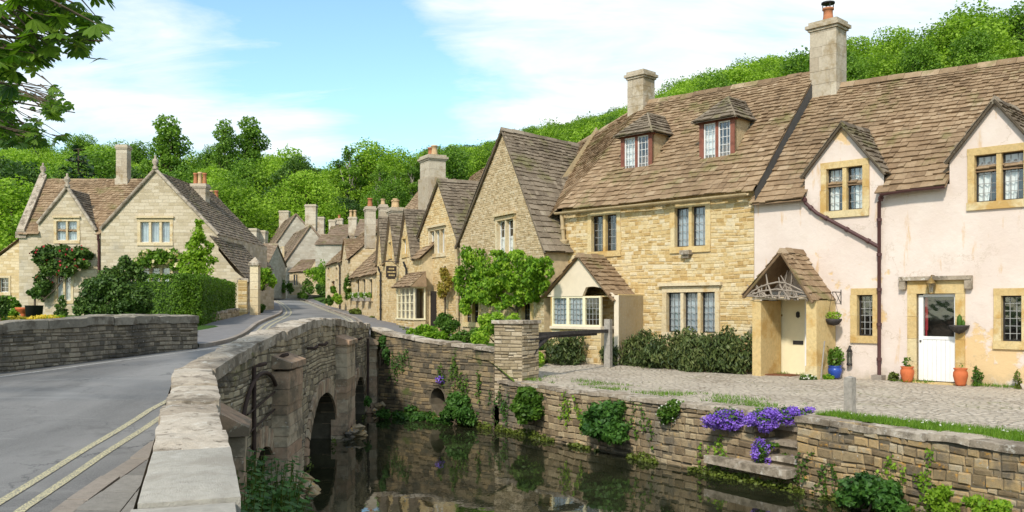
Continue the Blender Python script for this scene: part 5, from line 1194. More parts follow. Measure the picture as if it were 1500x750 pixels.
w = MB(); o = [(X(-60, 46.6), .6), (X(29, 46.6), .6), (X(29, 46.6), Zq(352, 46.6)), (X(-15, 46.6), Zq(388, 46.6)), (X(-60, 46.6), Zq(415, 46.6))]; sheet(w, F0, o, H, .2, .4); w.build('wall', [M['street_stone'], M['room']], ll)
r = MB(); slates(r, F0.p(o[4][0], o[4][1], .1), F0.p(o[4][0], o[4][1], -4), F0.p(o[2][0], o[2][1]+.05, -4), F0.p(o[2][0], o[2][1]+.05, .1)); r.build('roof', M['slate'], ll)

# ------------------------------------------------------------------ the houses up the street
def eaves_house(name, label, fr, s0, s1, zb, ez, zr, D, wall, roofm, gables=(), wins=(), doors=(), chim=(), stone=None, pipes=()):
    h = thing(name, label, 'house', fr.p((s0+s1)/2, zb, -1)); H = []
    for a, k in wins: H.append(window(h, fr, *a, **k)[0])
    for a in doors:
        q = fr.rect(*a); H.append(rpoly(q)); m = MB(); fr.box(m, q[0], q[1], q[2], q[3], -.2, -.14); m.build('door', M['red_wood'], h)
        m = MB(); fr.box(m, q[0]-.12, q[1]+.12, q[3], q[3]+.16, -.1, .05); m.build('lintel', M['ashlar'], h)
    out = [(s0, zb-.4), (s1, zb-.4), (s1, ez)]
    for a, f_, g_ in gables[::-1]: out += [(g_[0], ez), g_, a, f_, (f_[0], ez)] if g_[1] > ez+.02 else [(g_[0], ez), a, (f_[0], ez)]
    out.append((s0, ez)); w = MB(); sheet(w, fr, out, H, .2, .4); body(w, fr, s0, s1, D, zb-.4, ez, zr); w.build('wall', [M[wall], M['room']], h)
    r = MB(); k_ = (zr-ez)/(D/2+.15)
    slates(r, fr.p(s0-.1, ez-.05, .15), fr.p(s1+.1, ez-.05, .15), fr.p(s1+.1, zr, -D/2), fr.p(s0-.1, zr, -D/2), row=.22, w=(.2, .45), skip=lambda m: any(f_[0] < fr.e.dot(m-fr.O) < g_[0] and fr.n.dot(m-fr.O) > -.05 for a, f_, g_ in gables))
    slates(r, fr.p(s1+.1, ez-.05, -D-.15), fr.p(s0-.1, ez-.05, -D-.15), fr.p(s0-.1, zr, -D/2), fr.p(s1+.1, zr, -D/2), row=.25, w=(.25, .5))
    ridge(r, fr.p(s0-.1, zr+.03, -D/2), fr.p(s1+.1, zr+.03, -D/2)); r.build('roof', M[roofm], h)
    for a, f_, g_ in gables:
        r = MB(); db = .15-(a[1]-ez)/k_
        for q in (f_, g_): slates(r, fr.p(q[0], q[1]-.05, .1), fr.p(q[0], q[1]-.05, -.3), fr.p(a[0], a[1]+.03, min(-.4, db-.2)), fr.p(a[0], a[1]+.03, .1), row=.22, sag=.01)
        r.build('gable_roof', M[roofm], h)
    for px, Y, pt, w_, pots in chim: c = at(px, pt, Y); chimney(h, (c.x, c.y), fr, w_, w_*.75, zr-1.5, c.z, pots, cap=.06)
    for px in pipes: a = fr.hit(px, 0)[0]; pipe(h, [fr.p(a, ez-.05, .15), fr.p(a, ez-.4, .08), fr.p(a, zb, .08)], .05, 'iron')
    return h
F4 = Fr(551, 46.5, 300)
x4 = lambda px, py=0: F4.hit(px, py)
sm = dict(cols=2, rows=3, frame='iron', sur='ashlar', curtain=None, sw=.1, bar=.02)
eaves_house('low_terrace_cottage', 'low gold stone cottage with a long slate roof and flowers on its window sills', F4, x4(513)[0], x4(552)[0], 1.15, x4(533, 404)[1], x4(533, 404)[1]+3.0, 5.5, 'street_stone', 'slate', wins=[((x, 408, x+6, 436), 1) and (((x, 409, x+5, 437), 1), sm) for x in (522, 531, 541)], chim=[(542, 49.5, 303, .68, [(0, .14, .5, 'pot')]), (561, 51, 300, .55, [(0, .13, .35, 'pot_buff')])])
F5 = Fr(514, 55.5, 310); x5 = lambda px, py=0: F5.hit(px, py)
g5 = (x5(505, 350), (x5(501, 0)[0], x5(501, 380)[1]), (x5(511, 0)[0], x5(511, 380)[1]))
eaves_house('narrow_street_cottage', 'narrow cottage with a tall roof slope and small gable above hanging baskets', F5, x5(498)[0], x5(513.5)[0], 1.4, x5(505, 382)[1], x5(505, 382)[1]+2.7, 5.5, 'street_stone', 'slate', gables=[g5], wins=[(((504, 414, 508, 432), 1), sm)], pipes=(499.5,))
F6 = Fr(498, 61, 300); x6 = lambda px, py=0: F6.hit(px, py)
eaves_house('street_cottage', 'cottage with a slate roof and a hooded doorway where the street bends', F6, x6(477)[0], x6(498)[0], 1.8, x6(488, 386)[1], x6(488, 386)[1]+2.6, 5.5, 'street_stone', 'slate', wins=[(((480, 392, 483, 406), 1), sm), (((492, 392, 495, 406), 1), sm)], doors=[(486, 412, 490, 440)])
# gable ended houses on the far bend
def gabled(name, label, Y, apex, fl_, fr_, base, depth, wall, roofm, wins=(), chim=(), side=1, zs=None):
    f = FrY(Y); h = thing(name, label, 'house', f.p(X(apex[0], Y), Zq(base, Y), -1)); q = lambda p: (X(p[0], Y), Zq(p[1], Y)); a, l, r_ = q(apex), q(fl_), q(fr_); zb = Zq(base, Y)-.5; H = []
    for k in wins: H.append(window(h, f, k, 1, cols=2, rows=2, frame='white', sur='ashlar', curtain=None, sw=.12)[0])
    w = MB(); sheet(w, f, [(l[0], zb), (r_[0], zb), r_, a, l], H, .2, .4)
    dx = -depth*.42                                                                # the houses run back to the left along the bend
    def bk(p): return V((p[0]+dx, Y+depth, p[1]))
    for p in (l, r_): w.face([f.p(p[0], zb), bk((p[0], zb)), bk(p), f.p(*p)])
    w.face([bk((l[0], zb)), bk((r_[0], zb)), bk(r_), bk(a), bk(l)]); w.build('wall', [M[wall], M['room']], h)
    r = MB()
    for p in (l, r_):
        o = (p[0]-a[0])*.08, (p[1]-a[1])*.08; e = (p[0]+o[0], p[1]+o[1])
        slates(r, f.p(e[0], e[1], .15), bk(e), bk((a[0], a[1]+.03)), f.p(a[0], a[1]+.03, .15), row=.26, w=(.25, .5))
        r.tube([f.p(e[0], e[1], .1), f.p(a[0], a[1]+.05, .1)], .1, 5)
    ridge(r, f.p(a[0], a[1]+.05), bk((a[0], a[1]+.05)), .14, .6); r.build('roof', M[roofm], h)
    for px, YY, pt, w_, pots in chim: c = at(px, pt, YY); chimney(h, (c.x, c.y), f, w_, w_*.8, c.z-2.6, c.z, pots, cap=.07)
    return h, f
h8, f8 = gabled('bend_gable_house', 'grey gable ended house nearest the bend, behind the climbing plants', 84, (455, 331), (420, 380), (479, 360), 430, 9, 'far_stone', 'slate_far', chim=[(456, 88, 300, 1.05, ())])
s8 = FrV((X(420, 84)-9*.42, 93), (X(420, 84), 84)); 
for t in (2.5, 6): 
    z0 = Zq(425, 84)
    window(h8, s8, (t, t+.9, z0+3.2, z0+4.2), 2, cols=1, rows=2, frame='white', sur='ashlar', curtain=None, sw=.12, px=False, mull=.08, deep=.02)
gabled('upper_gable_house', 'taller grey gable house standing behind the bend gable house with roof dormers', 95, (434, 314), (403, 358), (462, 345), 425, 10, 'far_stone', 'slate_far', chim=[(417, 103, 309, 1.1, ()), (470, 97, 318, .8, ())])
fl8 = FrY(82.5); lt = thing('lean_to_cottage', 'single storey stone lean-to with a slate roof below the bend gable house', 'house', (X(450, 82.5), 82.5, 3.3))
q = [window(lt, fl8, (430, 402, 436, 418), 2, cols=1, rows=1, frame='white', sur='ashlar', curtain=None, sw=.1, mull=.06)[0]]
w = MB(); z9 = lambda py: Zq(py, 82.5); x9 = lambda px: X(px, 82.5); o = [(x9(424), z9(432)), (x9(470), z9(432)), (x9(470), z9(395)), (x9(462), z9(382)), (x9(454), z9(396)), (x9(424), z9(398))]
sheet(w, fl8, o, q, .2, .4); w.build('wall', [M['far_gold'], M['room']], lt); r = MB(); slates(r, fl8.p(x9(422), z9(399), .2), fl8.p(x9(453), z9(397), .2), fl8.p(x9(463), z9(378), -1.4), fl8.p(x9(436), z9(379), -1.4), row=.22); slates(r, fl8.p(x9(472), z9(396), .2), fl8.p(x9(472), z9(396), -2), fl8.p(x9(463), z9(378), -1.4), fl8.p(x9(461), z9(380), .2), row=.22); r.build('roof', M['slate_far'], lt)
# roofs and chimneys stepping up the hill behind
def far_house(px0, px1, pr, pe, pb, Y, lab, chim=(), mat='slate_far'):
    f = FrY(Y); eaves_house('hillside_house', lab, f, X(px0, Y), X(px1, Y), Zq(pb, Y), Zq(pe, Y), Zq(pr, Y+3), 6, 'far_stone', mat, chim=chim)
far_house(478, 530, 330, 352, 400, 92, 'house with a brown roof behind the street cottages, with a red chimney', [(487, 95, 322, .7, ()), (497, 96, 320, .8, [(0, .15, .4, 'pot')])])
far_house(520, 560, 322, 345, 400, 84, 'house with a pale gable roof behind the low terrace cottage', [(517, 88, 318, .8, [(-.2, .16, .7, 'pot_buff'), (.2, .16, .7, 'pot_buff')])])
far_house(462, 500, 344, 358, 405, 80, 'low roofed house between the bend gable house and the street cottage')
far_house(352, 392, 358, 386, 430, 75, 'house with a slate roof behind the tall gate post', [(368, 79, 335, 1.2, ()), (380, 80, 338, 1.3, ())])
far_house(395, 412, 330, 350, 400, 112, 'small house high on the bend left of the upper gable house', [(398, 113, 325, .9, ())])
# gate post, garden walls
gw = thing('garden_wall', 'low rubble retaining wall under the clipped hedge', 'wall', (-11, 33, 1)); GW = FrP([(-8.9, 24.2), (-10.45, 28.5), (-12.0, 39)]); zz = lambda a: interp([(0, 1.25), (4.6, 1.42), (16, 1.75)], a)
w = MB(); o = [(0, .5), (GW.L, .9), (GW.L, zz(GW.L)-.06), (4.6, zz(4.6)-.06), (0, zz(0)-.06)]; sheet(w, GW, o); stones(w, GW, o, ch=(.07, .14), mi=1, pro=(.005, .03)); w.build('wall', [M['grey_bed'], M['pillar_stone']], gw); coping(gw, GW, zz, lo=-.35, hi=.03, th=.08, seg=(.4, .9))
px = thing('gate_post', 'tall dressed stone gate post at the end of the hedge', 'gate post', (-12.1, 40, 1.2)); fq = FrY(40.3); m = MB(); xa, xb = X(366, 40.3), X(378, 40.3)
z = 1.1
while z < Zq(396, 40.3): fq.box(m, xa, xb, z+.004, z+.36, -.38, 0, R.random()); z += .364
m.build('shaft', M['ashlar'], px); m = MB(); fq.box(m, xa-.07, xb+.07, z, z+.12, -.45, .07); m.raw([fq.p(xa-.05, z+.12, .05), fq.p(xb+.05, z+.12, .05), fq.p(xb+.05, z+.12, -.43), fq.p(xa-.05, z+.12, -.43), fq.p((xa+xb)/2, z+.4, -.19)], [(0, 1, 4), (1, 2, 4), (2, 3, 4), (3, 0, 4)]); m.build('cap', M['coping'], px)
yw_ = thing('yard_wall', 'tall gold stone yard wall beyond the gate post', 'wall', (-12.6, 43, 1.2)); fy = FrP([(-12.3, 41.2), (-13.4, 45), (-15.6, 52.5)]); w = MB(); o = [(0, .8), (fy.L, 1.2), (fy.L, 3.1), (0, 3.0)]; sheet(w, fy, o); sheet(w, fy, o, d=-.4); q_ = FrV((-12.3-.4*.96, 41.2-.4*.28), (-12.3, 41.2)); qo = [(0, .8), (q_.L, .8), (q_.L, 3.0), (0, 3.0)]; sheet(w, q_, qo); stones(w, q_, qo, mi=1); stones(w, fy, o, mi=1); w.build('wall', [M['yellow_bed'], M['yellow_stone']], yw_); coping(yw_, fy, lambda a: 3.1+.1*a/fy.L, lo=-.45, hi=.05, seg=(.5, 1))
# ------------------------------------------------------------------ the woods on the hills
protos = {}
def proto(key, label, cat_name, leaf_m, bark='bark', **kw):
    t = thing(cat_name, label, 'tree', (0, 0, -500), 'trees of the hillside wood'); tk, cr = tree_parts(**kw)
    tk.v = [(a, b, c-500) for a, b, c in tk.v]; cr.v = [(a, b, c-500) for a, b, c in cr.v]
    tk.build('trunk', M[bark], t); cr.build('crown', M[leaf_m], t); protos[key] = [t, False, kw.get('h', 13)]
LL, LM, LD, LC, LP = ('light yellow green broadleaf tree in the wood on the hillside', 'mid green broadleaf tree in the wood on the hillside', 'dark green broadleaf tree in the wood on the hillside', 'dark conifer with tiered branches in the hillside wood', 'thin crowned tree with a pale bare trunk at the front of the wood')
for i in range(3):
    proto('L%d' % i, LL, 'light_broadleaf_tree', 'leaf_light', seed=11+i, h=13, w=9.5+i*.6, n=12500, size=.29, nl=17+i)
    proto('M%d' % i, LM, 'broadleaf_tree', 'leaf_mid', seed=31+i, h=14, w=8.6+i*.7, n=12000, size=.30, nl=16+i)
for i in range(2):
    proto('D%d' % i, LD, 'dark_broadleaf_tree', 'leaf_dark', seed=51+i, h=14, w=8.5+i, n=11000, size=.31, nl=14+i)
    proto('P%d' % i, LP, 'pale_trunk_tree', 'leaf_mid', 'bark_pale', seed=71+i, h=15, w=6.5, n=2300, size=.34, kind='sparse', z0=.48, nl=11, tr=.36)
proto('C0', LC, 'conifer', 'needle', seed=91, h=15, w=6.5, n=5200, size=.42, kind='conifer', nl=11)
proto('T0', 'tall slender dark tree standing above the skyline of the wood', 'tall_tree', 'leaf_mid', seed=95, h=17, w=6.2, n=6500, size=.36, nl=15, z0=.4)
SKY = [(-80, 205), (0, 212), (60, 205), (100, 192), (140, 196), (170, 205), (215, 200), (245, 198), (290, 222), (330, 200), (365, 190), (400, 203), (450, 196), (500, 201), (560, 198), (610, 206), (650, 208), (725, 204), (780, 183), (830, 176), (880, 168), (915, 152), (970, 130), (1000, 112), (1060, 92), (1120, 78), (1180, 72), (1290, 38), (1350, 26), (1420, 10), (1500, -6), (1580, -20)]
ROOFL = [(-90, 420), (30, 330), (330, 420), (480, 380), (560, 330), (640, 270), (740, 230), (830, 222), (910, 192), (950, 152), (1190, 110), (1240, 125), (1500, 88), (1600, 80)]
def put(key, x, y, h, sx=1, z=None, label=None):
    p = protos[key]; s = h/p[2]; z = hill(x, y)-.3 if z is None else z
    rz = R.uniform(0, 6.28); sc = (s*sx, s*sx*R.uniform(.92, 1.08), s)
    if not p[1]: p[1] = True; o = p[0]; o.location = (x, y, z); o.rotation_euler = (0, 0, rz); o.scale = sc
    else: o = dup(p[0], (x, y, z), rz, sc)
    if label: o['label'] = label
    return o
tr_ = random.Random(3); spots = []
y = 98
while y < 262:
    stp = 7.6+max(0, y-110)*.018; x = -y*.62-8
    while x < y*.62+8:
        spots.append((x+tr_.uniform(-2.6, 2.6), y+tr_.uniform(-2.6, 2.6))); x += stp
    y += stp*.92
cnt = {}
for x, y in spots:
    px = 750+F*x/y
    if not -70 < px < 1570: continue
    d = rdist(x, y)
    if x > -12 and d < 34: continue
    if x <= -12 and y < 112 and px > 100: continue
    z = hill(x, y); hmax = EYE+(HY-interp(SKY, px))/F*y-z-.3
    h = min(tr_.uniform(9.5, 18), hmax*tr_.uniform(.93, 1.03))
    if y < 131 and 490 < px < 630: h = min(h, EYE+(HY-305)/F*y-z)
    if h < 4.5: continue
    if HY-F*(z+h-EYE)/y > interp(ROOFL, px)+6: continue
    right = px > 840; q = NZ.noise(V((x*.035, y*.035, 7)))+tr_.gauss(0, .28)
    key = ('L%d' % tr_.randrange(3) if q > (-.25 if right else .02) else 'M%d' % tr_.randrange(3) if q > -.28 else ('D%d' % tr_.randrange(2) if tr_.random() < .8 else 'C0'))
    if right and key[0] in 'DC': key = 'M1'
    cnt[key] = cnt.get(key, 0)+1
    put(key, x, y, h, tr_.uniform(.95, 1.25)*(1 if h > 9 else 1.35))
def putpx(key, px, ptop, Y, sx=1, label=None, pb=None):
    x = (px-750)/F*Y; z = hill(x, Y)-.3 if pb is None else EYE+(HY-pb)/F*Y; return put(key, x, Y, EYE+(HY-ptop)/F*Y-z, sx, z, label)
putpx('T0', 245, 163, 150, 1, 'tall tree breaking the skyline above the manor chimney'); putpx('T0', 328, 170, 175, .8, 'left one of two tall trees on the skyline above the yard'); putpx('T0', 366, 166, 180, 1, 'right one of two tall trees on the skyline above the yard')
putpx('C0', 115, 212, 110, 1.5, 'spreading dark cedar rising behind the manor roof')
for a in ((515, 208, 136), (556, 232, 132), (602, 225, 134), (538, 222, 140), (577, 243, 131)): putpx('P%d' % (a[0] % 2), *a, 1)
for a in (('L0', 18, 262, 72, 1.2, 'bright light green tree behind the garden lodge'), ('L1', 345, 268, 104, 1.2, 'rounded light green tree above the low side range of the manor'), ('L2', 392, 300, 112, 1.4, 'rounded bright tree below the dark wood, left of the bend houses'), ('L1', 470, 300, 112, 1.6, 'bright lime green tree behind the bend gable chimney'), ('D1', 500, 286, 120, 1.4, 'dark rounded bush-like tree behind the street cottages'), ('L0', 312, 262, 110, 1, 'light green tree behind the manor side chimneys'), ('M2', 575, 262, 110, 1.2, 'broad green tree above the shop chimney')): putpx(*a)

# ------------------------------------------------------------------ shrubs, climbers and hedges
def Bp(px, py, Y, rx, ry, dp=None): k = Y/F; return (at(px, py, Y), (rx*k, dp if dp else (rx+ry)*.4*k, ry*k))
def Bf(fr, px, py, d, rx, ry, dp): s, z = fr.hit(px, py, d); p = fr.p(s, z, d); k = p.y/F; return (p, (rx*k, dp, ry*k))
vb = [(692, 378, 22, 16), (688, 402, 20, 18), (715, 392, 26, 18), (742, 388, 22, 13), (768, 384, 22, 13), (788, 392, 18, 13), (762, 404, 24, 13), (702, 424, 26, 12), (735, 414, 26, 12), (782, 412, 14, 16), (798, 384, 10, 10), (682, 428, 14, 9), (682, 442, 11, 7), (712, 438, 16, 7), (672, 412, 8, 12), (716, 440, 18, 9), (698, 436, 14, 10), (760, 438, 11, 9), (726, 416, 18, 10), (744, 438, 12, 8), (778, 432, 12, 10), (796, 418, 10, 12), (735, 448, 12, 6), (730, 372, 14, 7), (806, 396, 7, 9), (790, 408, 10, 10), (680, 452, 9, 8), (722, 428, 16, 9), (770, 424, 12, 9), (756, 372, 12, 7), (706, 408, 14, 12), (752, 420, 12, 8)]
plant('green_vine', 'large bright green climbing vine trained across the front of the tall gable', 'climber', [Bf(F2, x, y, .42+.15*math.sin(x), rx*1.08, ry*1.12, .34) for x, y, rx, ry in vb], 15000, .13, 'leaf_vine', .5, .7, base=F2.p(F2.hit(746, 490, .5)[0], .2, .5), tv=.26,
      stem=[([F2.p(F2.hit(746, 0, .5)[0]+a, z, .2) for a, z in ((0, .1), (.05, 1.0), (-.06, 1.7), (.05, 2.2))], [.075, .065, .055, .04]), ([F2.p(F2.hit(746, 0, .5)[0]+a, z, .2) for a, z in ((.02, 1.7), (.5, 1.85), (.9, 2.3))], [.045, .035, .02]), ([F2.p(F2.hit(746, 0, .5)[0]+a, z, .2) for a, z in ((-.05, 1.6), (-.6, 1.8), (-1.1, 2.2))], [.045, .035, .02])])
plant('rose_climber', 'thin climber with a few pink flowers left of the bay porch', 'climber', [Bf(F1, 790, 425, .3, 12, 20, .25), Bf(F1, 797, 450, .25, 10, 16, .2)], 900, .11, 'leaf_shrub', flowers=('red_fl', 4, .09))
plant('yellowing_climber', 'sparse yellowing climber between two windows of the middle gable', 'climber', [Bf(F3a, 650, 400, .3, 9, 12, .3), Bf(F3a, 656, 418, .3, 9, 14, .3), Bf(F3a, 648, 428, .3, 8, 14, .3)], 700, .13, 'leaf_autumn', stem=[([F3a.p(F3a.hit(652, 0, .2)[0], z, .2) for z in (.3, 1.5, 2.6, 3.4)], .04)])
gs = [('round_shrub', 'round dark green shrub behind the wall, left of the pillar', [Bp(656, 476, 27.5, 17, 17)], 2200, .09, 'leaf_shrub'), ('garden_shrub', 'spreading light green shrub on the wall top nearest the bridge', [Bp(625, 486, 26.5, 22, 12), Bp(605, 488, 27, 10, 8), Bp(640, 492, 26, 20, 9)], 2400, .09, 'leaf_vine'), ('garden_shrub', 'low green shrub between the round shrub and the pillar', [Bp(680, 494, 25, 18, 12), Bp(696, 490, 25, 14, 12)], 1800, .09, 'leaf_shrub'), ('garden_shrub', 'bright leafy shrub rising directly behind the gate pillar', [Bp(725, 478, 24.5, 26, 18), Bp(706, 494, 24, 14, 16), Bp(748, 470, 25, 15, 10)], 3200, .1, 'leaf_vine'), ('lavender_shrub', 'pale grey green tuft at the foot of the shop bay window', [Bp(598, 486, 34, 11, 7), Bp(588, 484, 36, 8, 6)], 700, .1, 'moss'), ('fern_clump', 'bright ferny clump below the gate bar', [Bp(776, 512, 25, 12, 18), Bp(790, 522, 25, 8, 9)], 1200, .11, 'leaf_vine')]
for n_, l_, b_, k_, s_, m_ in gs: plant(n_, l_, 'shrub', b_, k_, s_, m_)
def yews(px0, px1, n, d0, ytop, ybot, seed):
    rg = random.Random(seed); o = []
    for i in range(n):
        px = lerp(px0, px1, (i+.5)/n); d = d0+rg.uniform(-.1, .1); s, zt = F1.hit(px, ytop+rg.uniform(-4, 4), d); hgt = zt; o.append((F1.p(s, hgt*.55, d), (.52, .42, hgt*.47))); o.append((F1.p(s+rg.uniform(-.2, .2), hgt*.3, d+.12), (.5, .45, hgt*.34)))
    return o
plant('yew_hedge', 'long shaggy dark yew hedge in front of the golden cottage', 'hedge', yews(902, 1096, 9, .75, 484, 555, 2), 19000, .13, 'leaf_yew', .32, .9, shell=.6, tv=.28, base=F1.p(F1.hit(1000, 0, .7)[0], 0, .7))
plant('yew_bush', 'shaggy dark yew bush below the bay porch behind the gate', 'bush', yews(802, 846, 2, 1.8, 492, 530, 4), 3200, .15, 'leaf_yew', .3, .9, shell=.6, tv=.28)
# manor garden
plant('rose_bush_climber', 'climbing red rose covering the left end of the manor front', 'climber', [Bf(FL1, x, y, .35, rx, ry, .35) for x, y, rx, ry in ((62, 372, 18, 15), (88, 368, 18, 11), (118, 370, 18, 11), (72, 393, 18, 15), (64, 420, 14, 20), (94, 392, 14, 14), (120, 386, 12, 10))], 4200, .2, 'leaf_deep', flowers=('red_fl', 34, .1))
plant('rose_over_window', 'cream climbing rose between the two large gable windows of the manor', 'climber', [Bf(FG, x, y, .35, rx, ry, .3) for x, y, rx, ry in ((208, 384, 20, 10), (232, 378, 22, 12), (252, 372, 14, 8), (215, 372, 10, 7), (258, 388, 14, 8))], 2400, .2, 'leaf_mid', flowers=('cream_fl', 34, .17))
plant('evergreen_bush', 'big dark evergreen bush behind the far parapet', 'bush', [Bp(x, y, 26.5, rx*.78, ry*.82) for x, y, rx, ry in ((140, 428, 34, 28), (175, 425, 40, 34), (205, 440, 26, 26), (160, 405, 26, 20), (186, 394, 24, 20), (125, 448, 26, 20), (180, 452, 40, 20), (150, 455, 36, 18), (205, 402, 12, 14))], 20000, .095, 'leaf_deep')
plant('young_tree', 'slender young lime green tree standing behind the clipped hedge', 'tree', [Bp(x, y, 40, rx, ry) for x, y, rx, ry in ((289, 345, 13, 16), (284, 368, 18, 16), (298, 378, 18, 14), (278, 390, 18, 14), (296, 396, 20, 12), (291, 328, 6, 8), (306, 362, 8, 9), (270, 378, 8, 8))], 2900, .17, 'leaf_lime', part='crown', stem=[([at(289, y, 40) for y in (450, 400, 350, 325)], [.08, .06, .04, .015])], shell=.3)
for n_, l_, b_, k_, s_, m_ in (('cone_shrub', 'small dark conical conifer on the manor lawn', [Bp(90, 452, 33, 9, 12), Bp(90, 440, 33, 5, 9), Bp(90, 461, 33, 11, 8)], 900, .1, 'leaf_deep'), ('garden_bush', 'dark green bush at the left edge of the manor lawn', [Bp(2, 452, 30, 12, 18)], 900, .12, 'leaf_deep'), ('garden_bush', 'loose mid green bush under the lodge window', [Bp(12, 441, 40, 14, 9), Bp(22, 446, 40, 8, 6)], 900, .15, 'leaf_mid'), ('garden_bush', 'low bright rounded bush beside the terracotta planter', [Bp(20, 459, 33, 11, 7)], 700, .1, 'leaf_vine'), ('street_shrub', 'green shrub hanging over the yard wall beyond the gate post', [Bp(387, 404, 43, 14, 14), Bp(380, 416, 43, 10, 10), Bp(398, 412, 44, 9, 9)], 1300, .18, 'leaf_vine'), ('verge_plant', 'low green plant at the foot of the yard wall', [Bp(383, 452, 43, 5, 7)], 220, .14, 'leaf_shrub')): plant(n_, l_, 'shrub', b_, k_, s_, m_)
tp = plant('topiary_tree', 'ball topiary tree on a thin stem in front of the manor', 'tree', [Bp(51, 430, 36, 10, 8)], 900, .12, 'leaf_shrub', part='crown', stem=[([at(51, 466, 36), at(51, 432, 36)], .04)])
m = MB(); c = at(34, 466, 33); m.lathe(c, [(.0, 0), (.14, .02), (.08, .12), (.12, .2), (.26, .32), (.28, .4), (.22, .38)], 12); tg = m.build('planter', M['terracotta'], None, c); tag(tg, 'terracotta urn planter on the manor lawn', 'planter')
m = MB(); c = at(50, 466, 32); m.lathe(c, [(.0, 0), (.26, .02), (.3, .45), (.32, .46), (.26, .46), (.25, .4), (0, .4)], 14); tg = m.build('planter', M['iron'], None, c); tag(tg, 'black tub planter on the manor lawn', 'planter')
plant('flower_bed', 'yellow flower bed along the edge of the manor lawn', 'flower bed', [Bp(30, 468, 31, 28, 4, .8), Bp(72, 466, 31, 22, 4, .8)], 1500, .1, 'leaf_vine', flowers=('yellow_fl', 260, .09))
def hedge_box(name, label, pts, w, zb, zt, n, size, m):
    t = thing(name, label, 'hedge', (pts[0][0], pts[0][1], zb)); f = MB(); rg = random.Random(9)
    segs = [(V((a[0], a[1], 0)), V((b[0], b[1], 0))) for a, b in zip(pts, pts[1:])]; tot = sum((b-a).length for a, b in segs)
    core = MB()
    for a, b in segs:
        e = (b-a).normalized(); s = V((e.y, -e.x, 0)); L = (b-a).length; h = zt-zb
        q = [a-e*.0+s*(w/2-.22), b+s*(w/2-.22), b-s*(w/2-.22), a-s*(w/2-.22)]; core.hexa([p+V((0, 0, zb)) for p in q], [p+V((0, 0, zt-.2)) for p in q])
        for _ in range(int(n*L/tot)):
            u = rg.uniform(-.02, 1.02); k = rg.random()*(2*h+w)
            wob = .05*NZ.noise(V((u*L*1.3, k, 3)))
            if k < h: o, nn = s*(w/2+wob)+V((0, 0, zb+k)), s
            elif k < 2*h: o, nn = -s*(w/2+wob)+V((0, 0, zb+k-h)), -s
            else: o, nn = s*(k-2*h-w/2)+V((0, 0, zt+wob)), V((0, 0, 1))
            p = a+e*(u*L)+o+rv(rg)*.06; leaf(f, p, (nn+rv(rg)*.8).normalized(), size*rg.uniform(.7, 1.3), .6, rg.gauss(.5, .2), rg)
    for p, e in [(a, -1) for a, b in segs]+[(b, 1) for a, b in segs]:
        sg_ = [q for q in segs if p in q and (q[0] == p) == (e < 0)][0]; d = (sg_[1]-sg_[0]).normalized(); s = V((d.y, -d.x, 0))
        for _ in range(int(n*.08)): leaf(f, p+d*e*rg.uniform(0, w*.5)*(1 if len(segs) > 1 and p in (segs[0][1],) else .1)+s*rg.uniform(-w/2, w/2)+V((0, 0, rg.uniform(zb, zt)))+rv(rg)*.06, (d*e+rv(rg)*.8).normalized(), size, .6, rg.gauss(.5, .2), rg)
    f.build('foliage', M[m], t); core.build('branches', M['leaf_deep'], t)
hedge_box('clipped_hedge', 'tall clipped green hedge on the low wall beside the footway', [(-13.6, 30.6), (-10.95, 30.0), (-12.9, 39.8)], .9, 1.2, 2.82, 34000, .075, 'leaf_hedge')
# along the street
for i, (px, py, Y, rx, ry, l_, m_) in enumerate(((460, 402, 79, 14, 11, 'bushy climber on the lean-to roof corner', 'leaf_vine'), (452, 420, 79, 10, 11, 'green shrub under the lean-to eaves', 'leaf_shrub'), (472, 398, 76, 8, 22, 'tall narrow climber on the street cottage corner', 'leaf_vine'), (470, 424, 74, 10, 10, 'leafy shrub at the foot of the street cottage', 'leaf_shrub'), (411, 416, 80, 8, 12, 'shrub against the bend gable house front', 'leaf_shrub'), (424, 420, 80, 6, 9, 'small shrub left of the lean-to door', 'leaf_shrub'), (400, 422, 84, 6, 7, 'shrub at the far bend of the street', 'leaf_vine'), (508, 420, 54.5, 6, 18, 'white flowered climber between two street cottages', 'leaf_shrub'), (482, 440, 60, 6, 7, 'potted plant by the hooded doorway', 'leaf_shrub'), (494, 437, 57, 8, 7, 'bright clipped plant in a tub by the street', 'leaf_vine'), (488, 424, 60, 4, 5, 'hanging plant beside the hooded doorway', 'leaf_mid'), (520, 456, 51, 10, 5, 'low border plants under the terrace cottage wall', 'moss'), (545, 468, 47, 10, 5, 'low border plants at the near end of the terrace cottage', 'moss'), (443, 432, 80, 8, 5, 'low plant bed by the lean-to door', 'leaf_shrub'))):
    plant('street_plant', l_, 'plant', [Bp(px, py, Y, rx, ry), Bp(px+rx*.4, py+ry*.5, Y-.3, rx*.7, ry*.6)], 500+rx*ry*4, .17, m_, flowers=('cream_fl', 8, .14) if 'white' in l_ else None)
for px in (524.5, 533.5, 543):
    s, z = F4.hit(px, 436); t = thing('window_box', ['planted window box under the far window of the terrace cottage', 'planted window box under the middle window of the terrace cottage', 'planted window box under the near window of the terrace cottage'][[524.5, 533.5, 543].index(px)], 'window box', F4.p(s, z-.2, .2)); m = MB(); F4.box(m, s-.35, s+.35, z-.2, z, .08, .32); m.build('box', M['grey_wood'], t); m = MB(); blobs(m, [(F4.p(s, z+.12, .22), (.42, .2, .18))], 200, .12); m.build('foliage', M['leaf_mid'], t); m = MB()
    for _ in range(40): leaf(m, F4.p(s+R.uniform(-.4, .4), z+R.uniform(.0, .3), .3+R.uniform(0, .1)), rv(), .07, .9, R.random())
    m.build('flower', M['white_fl'], t)
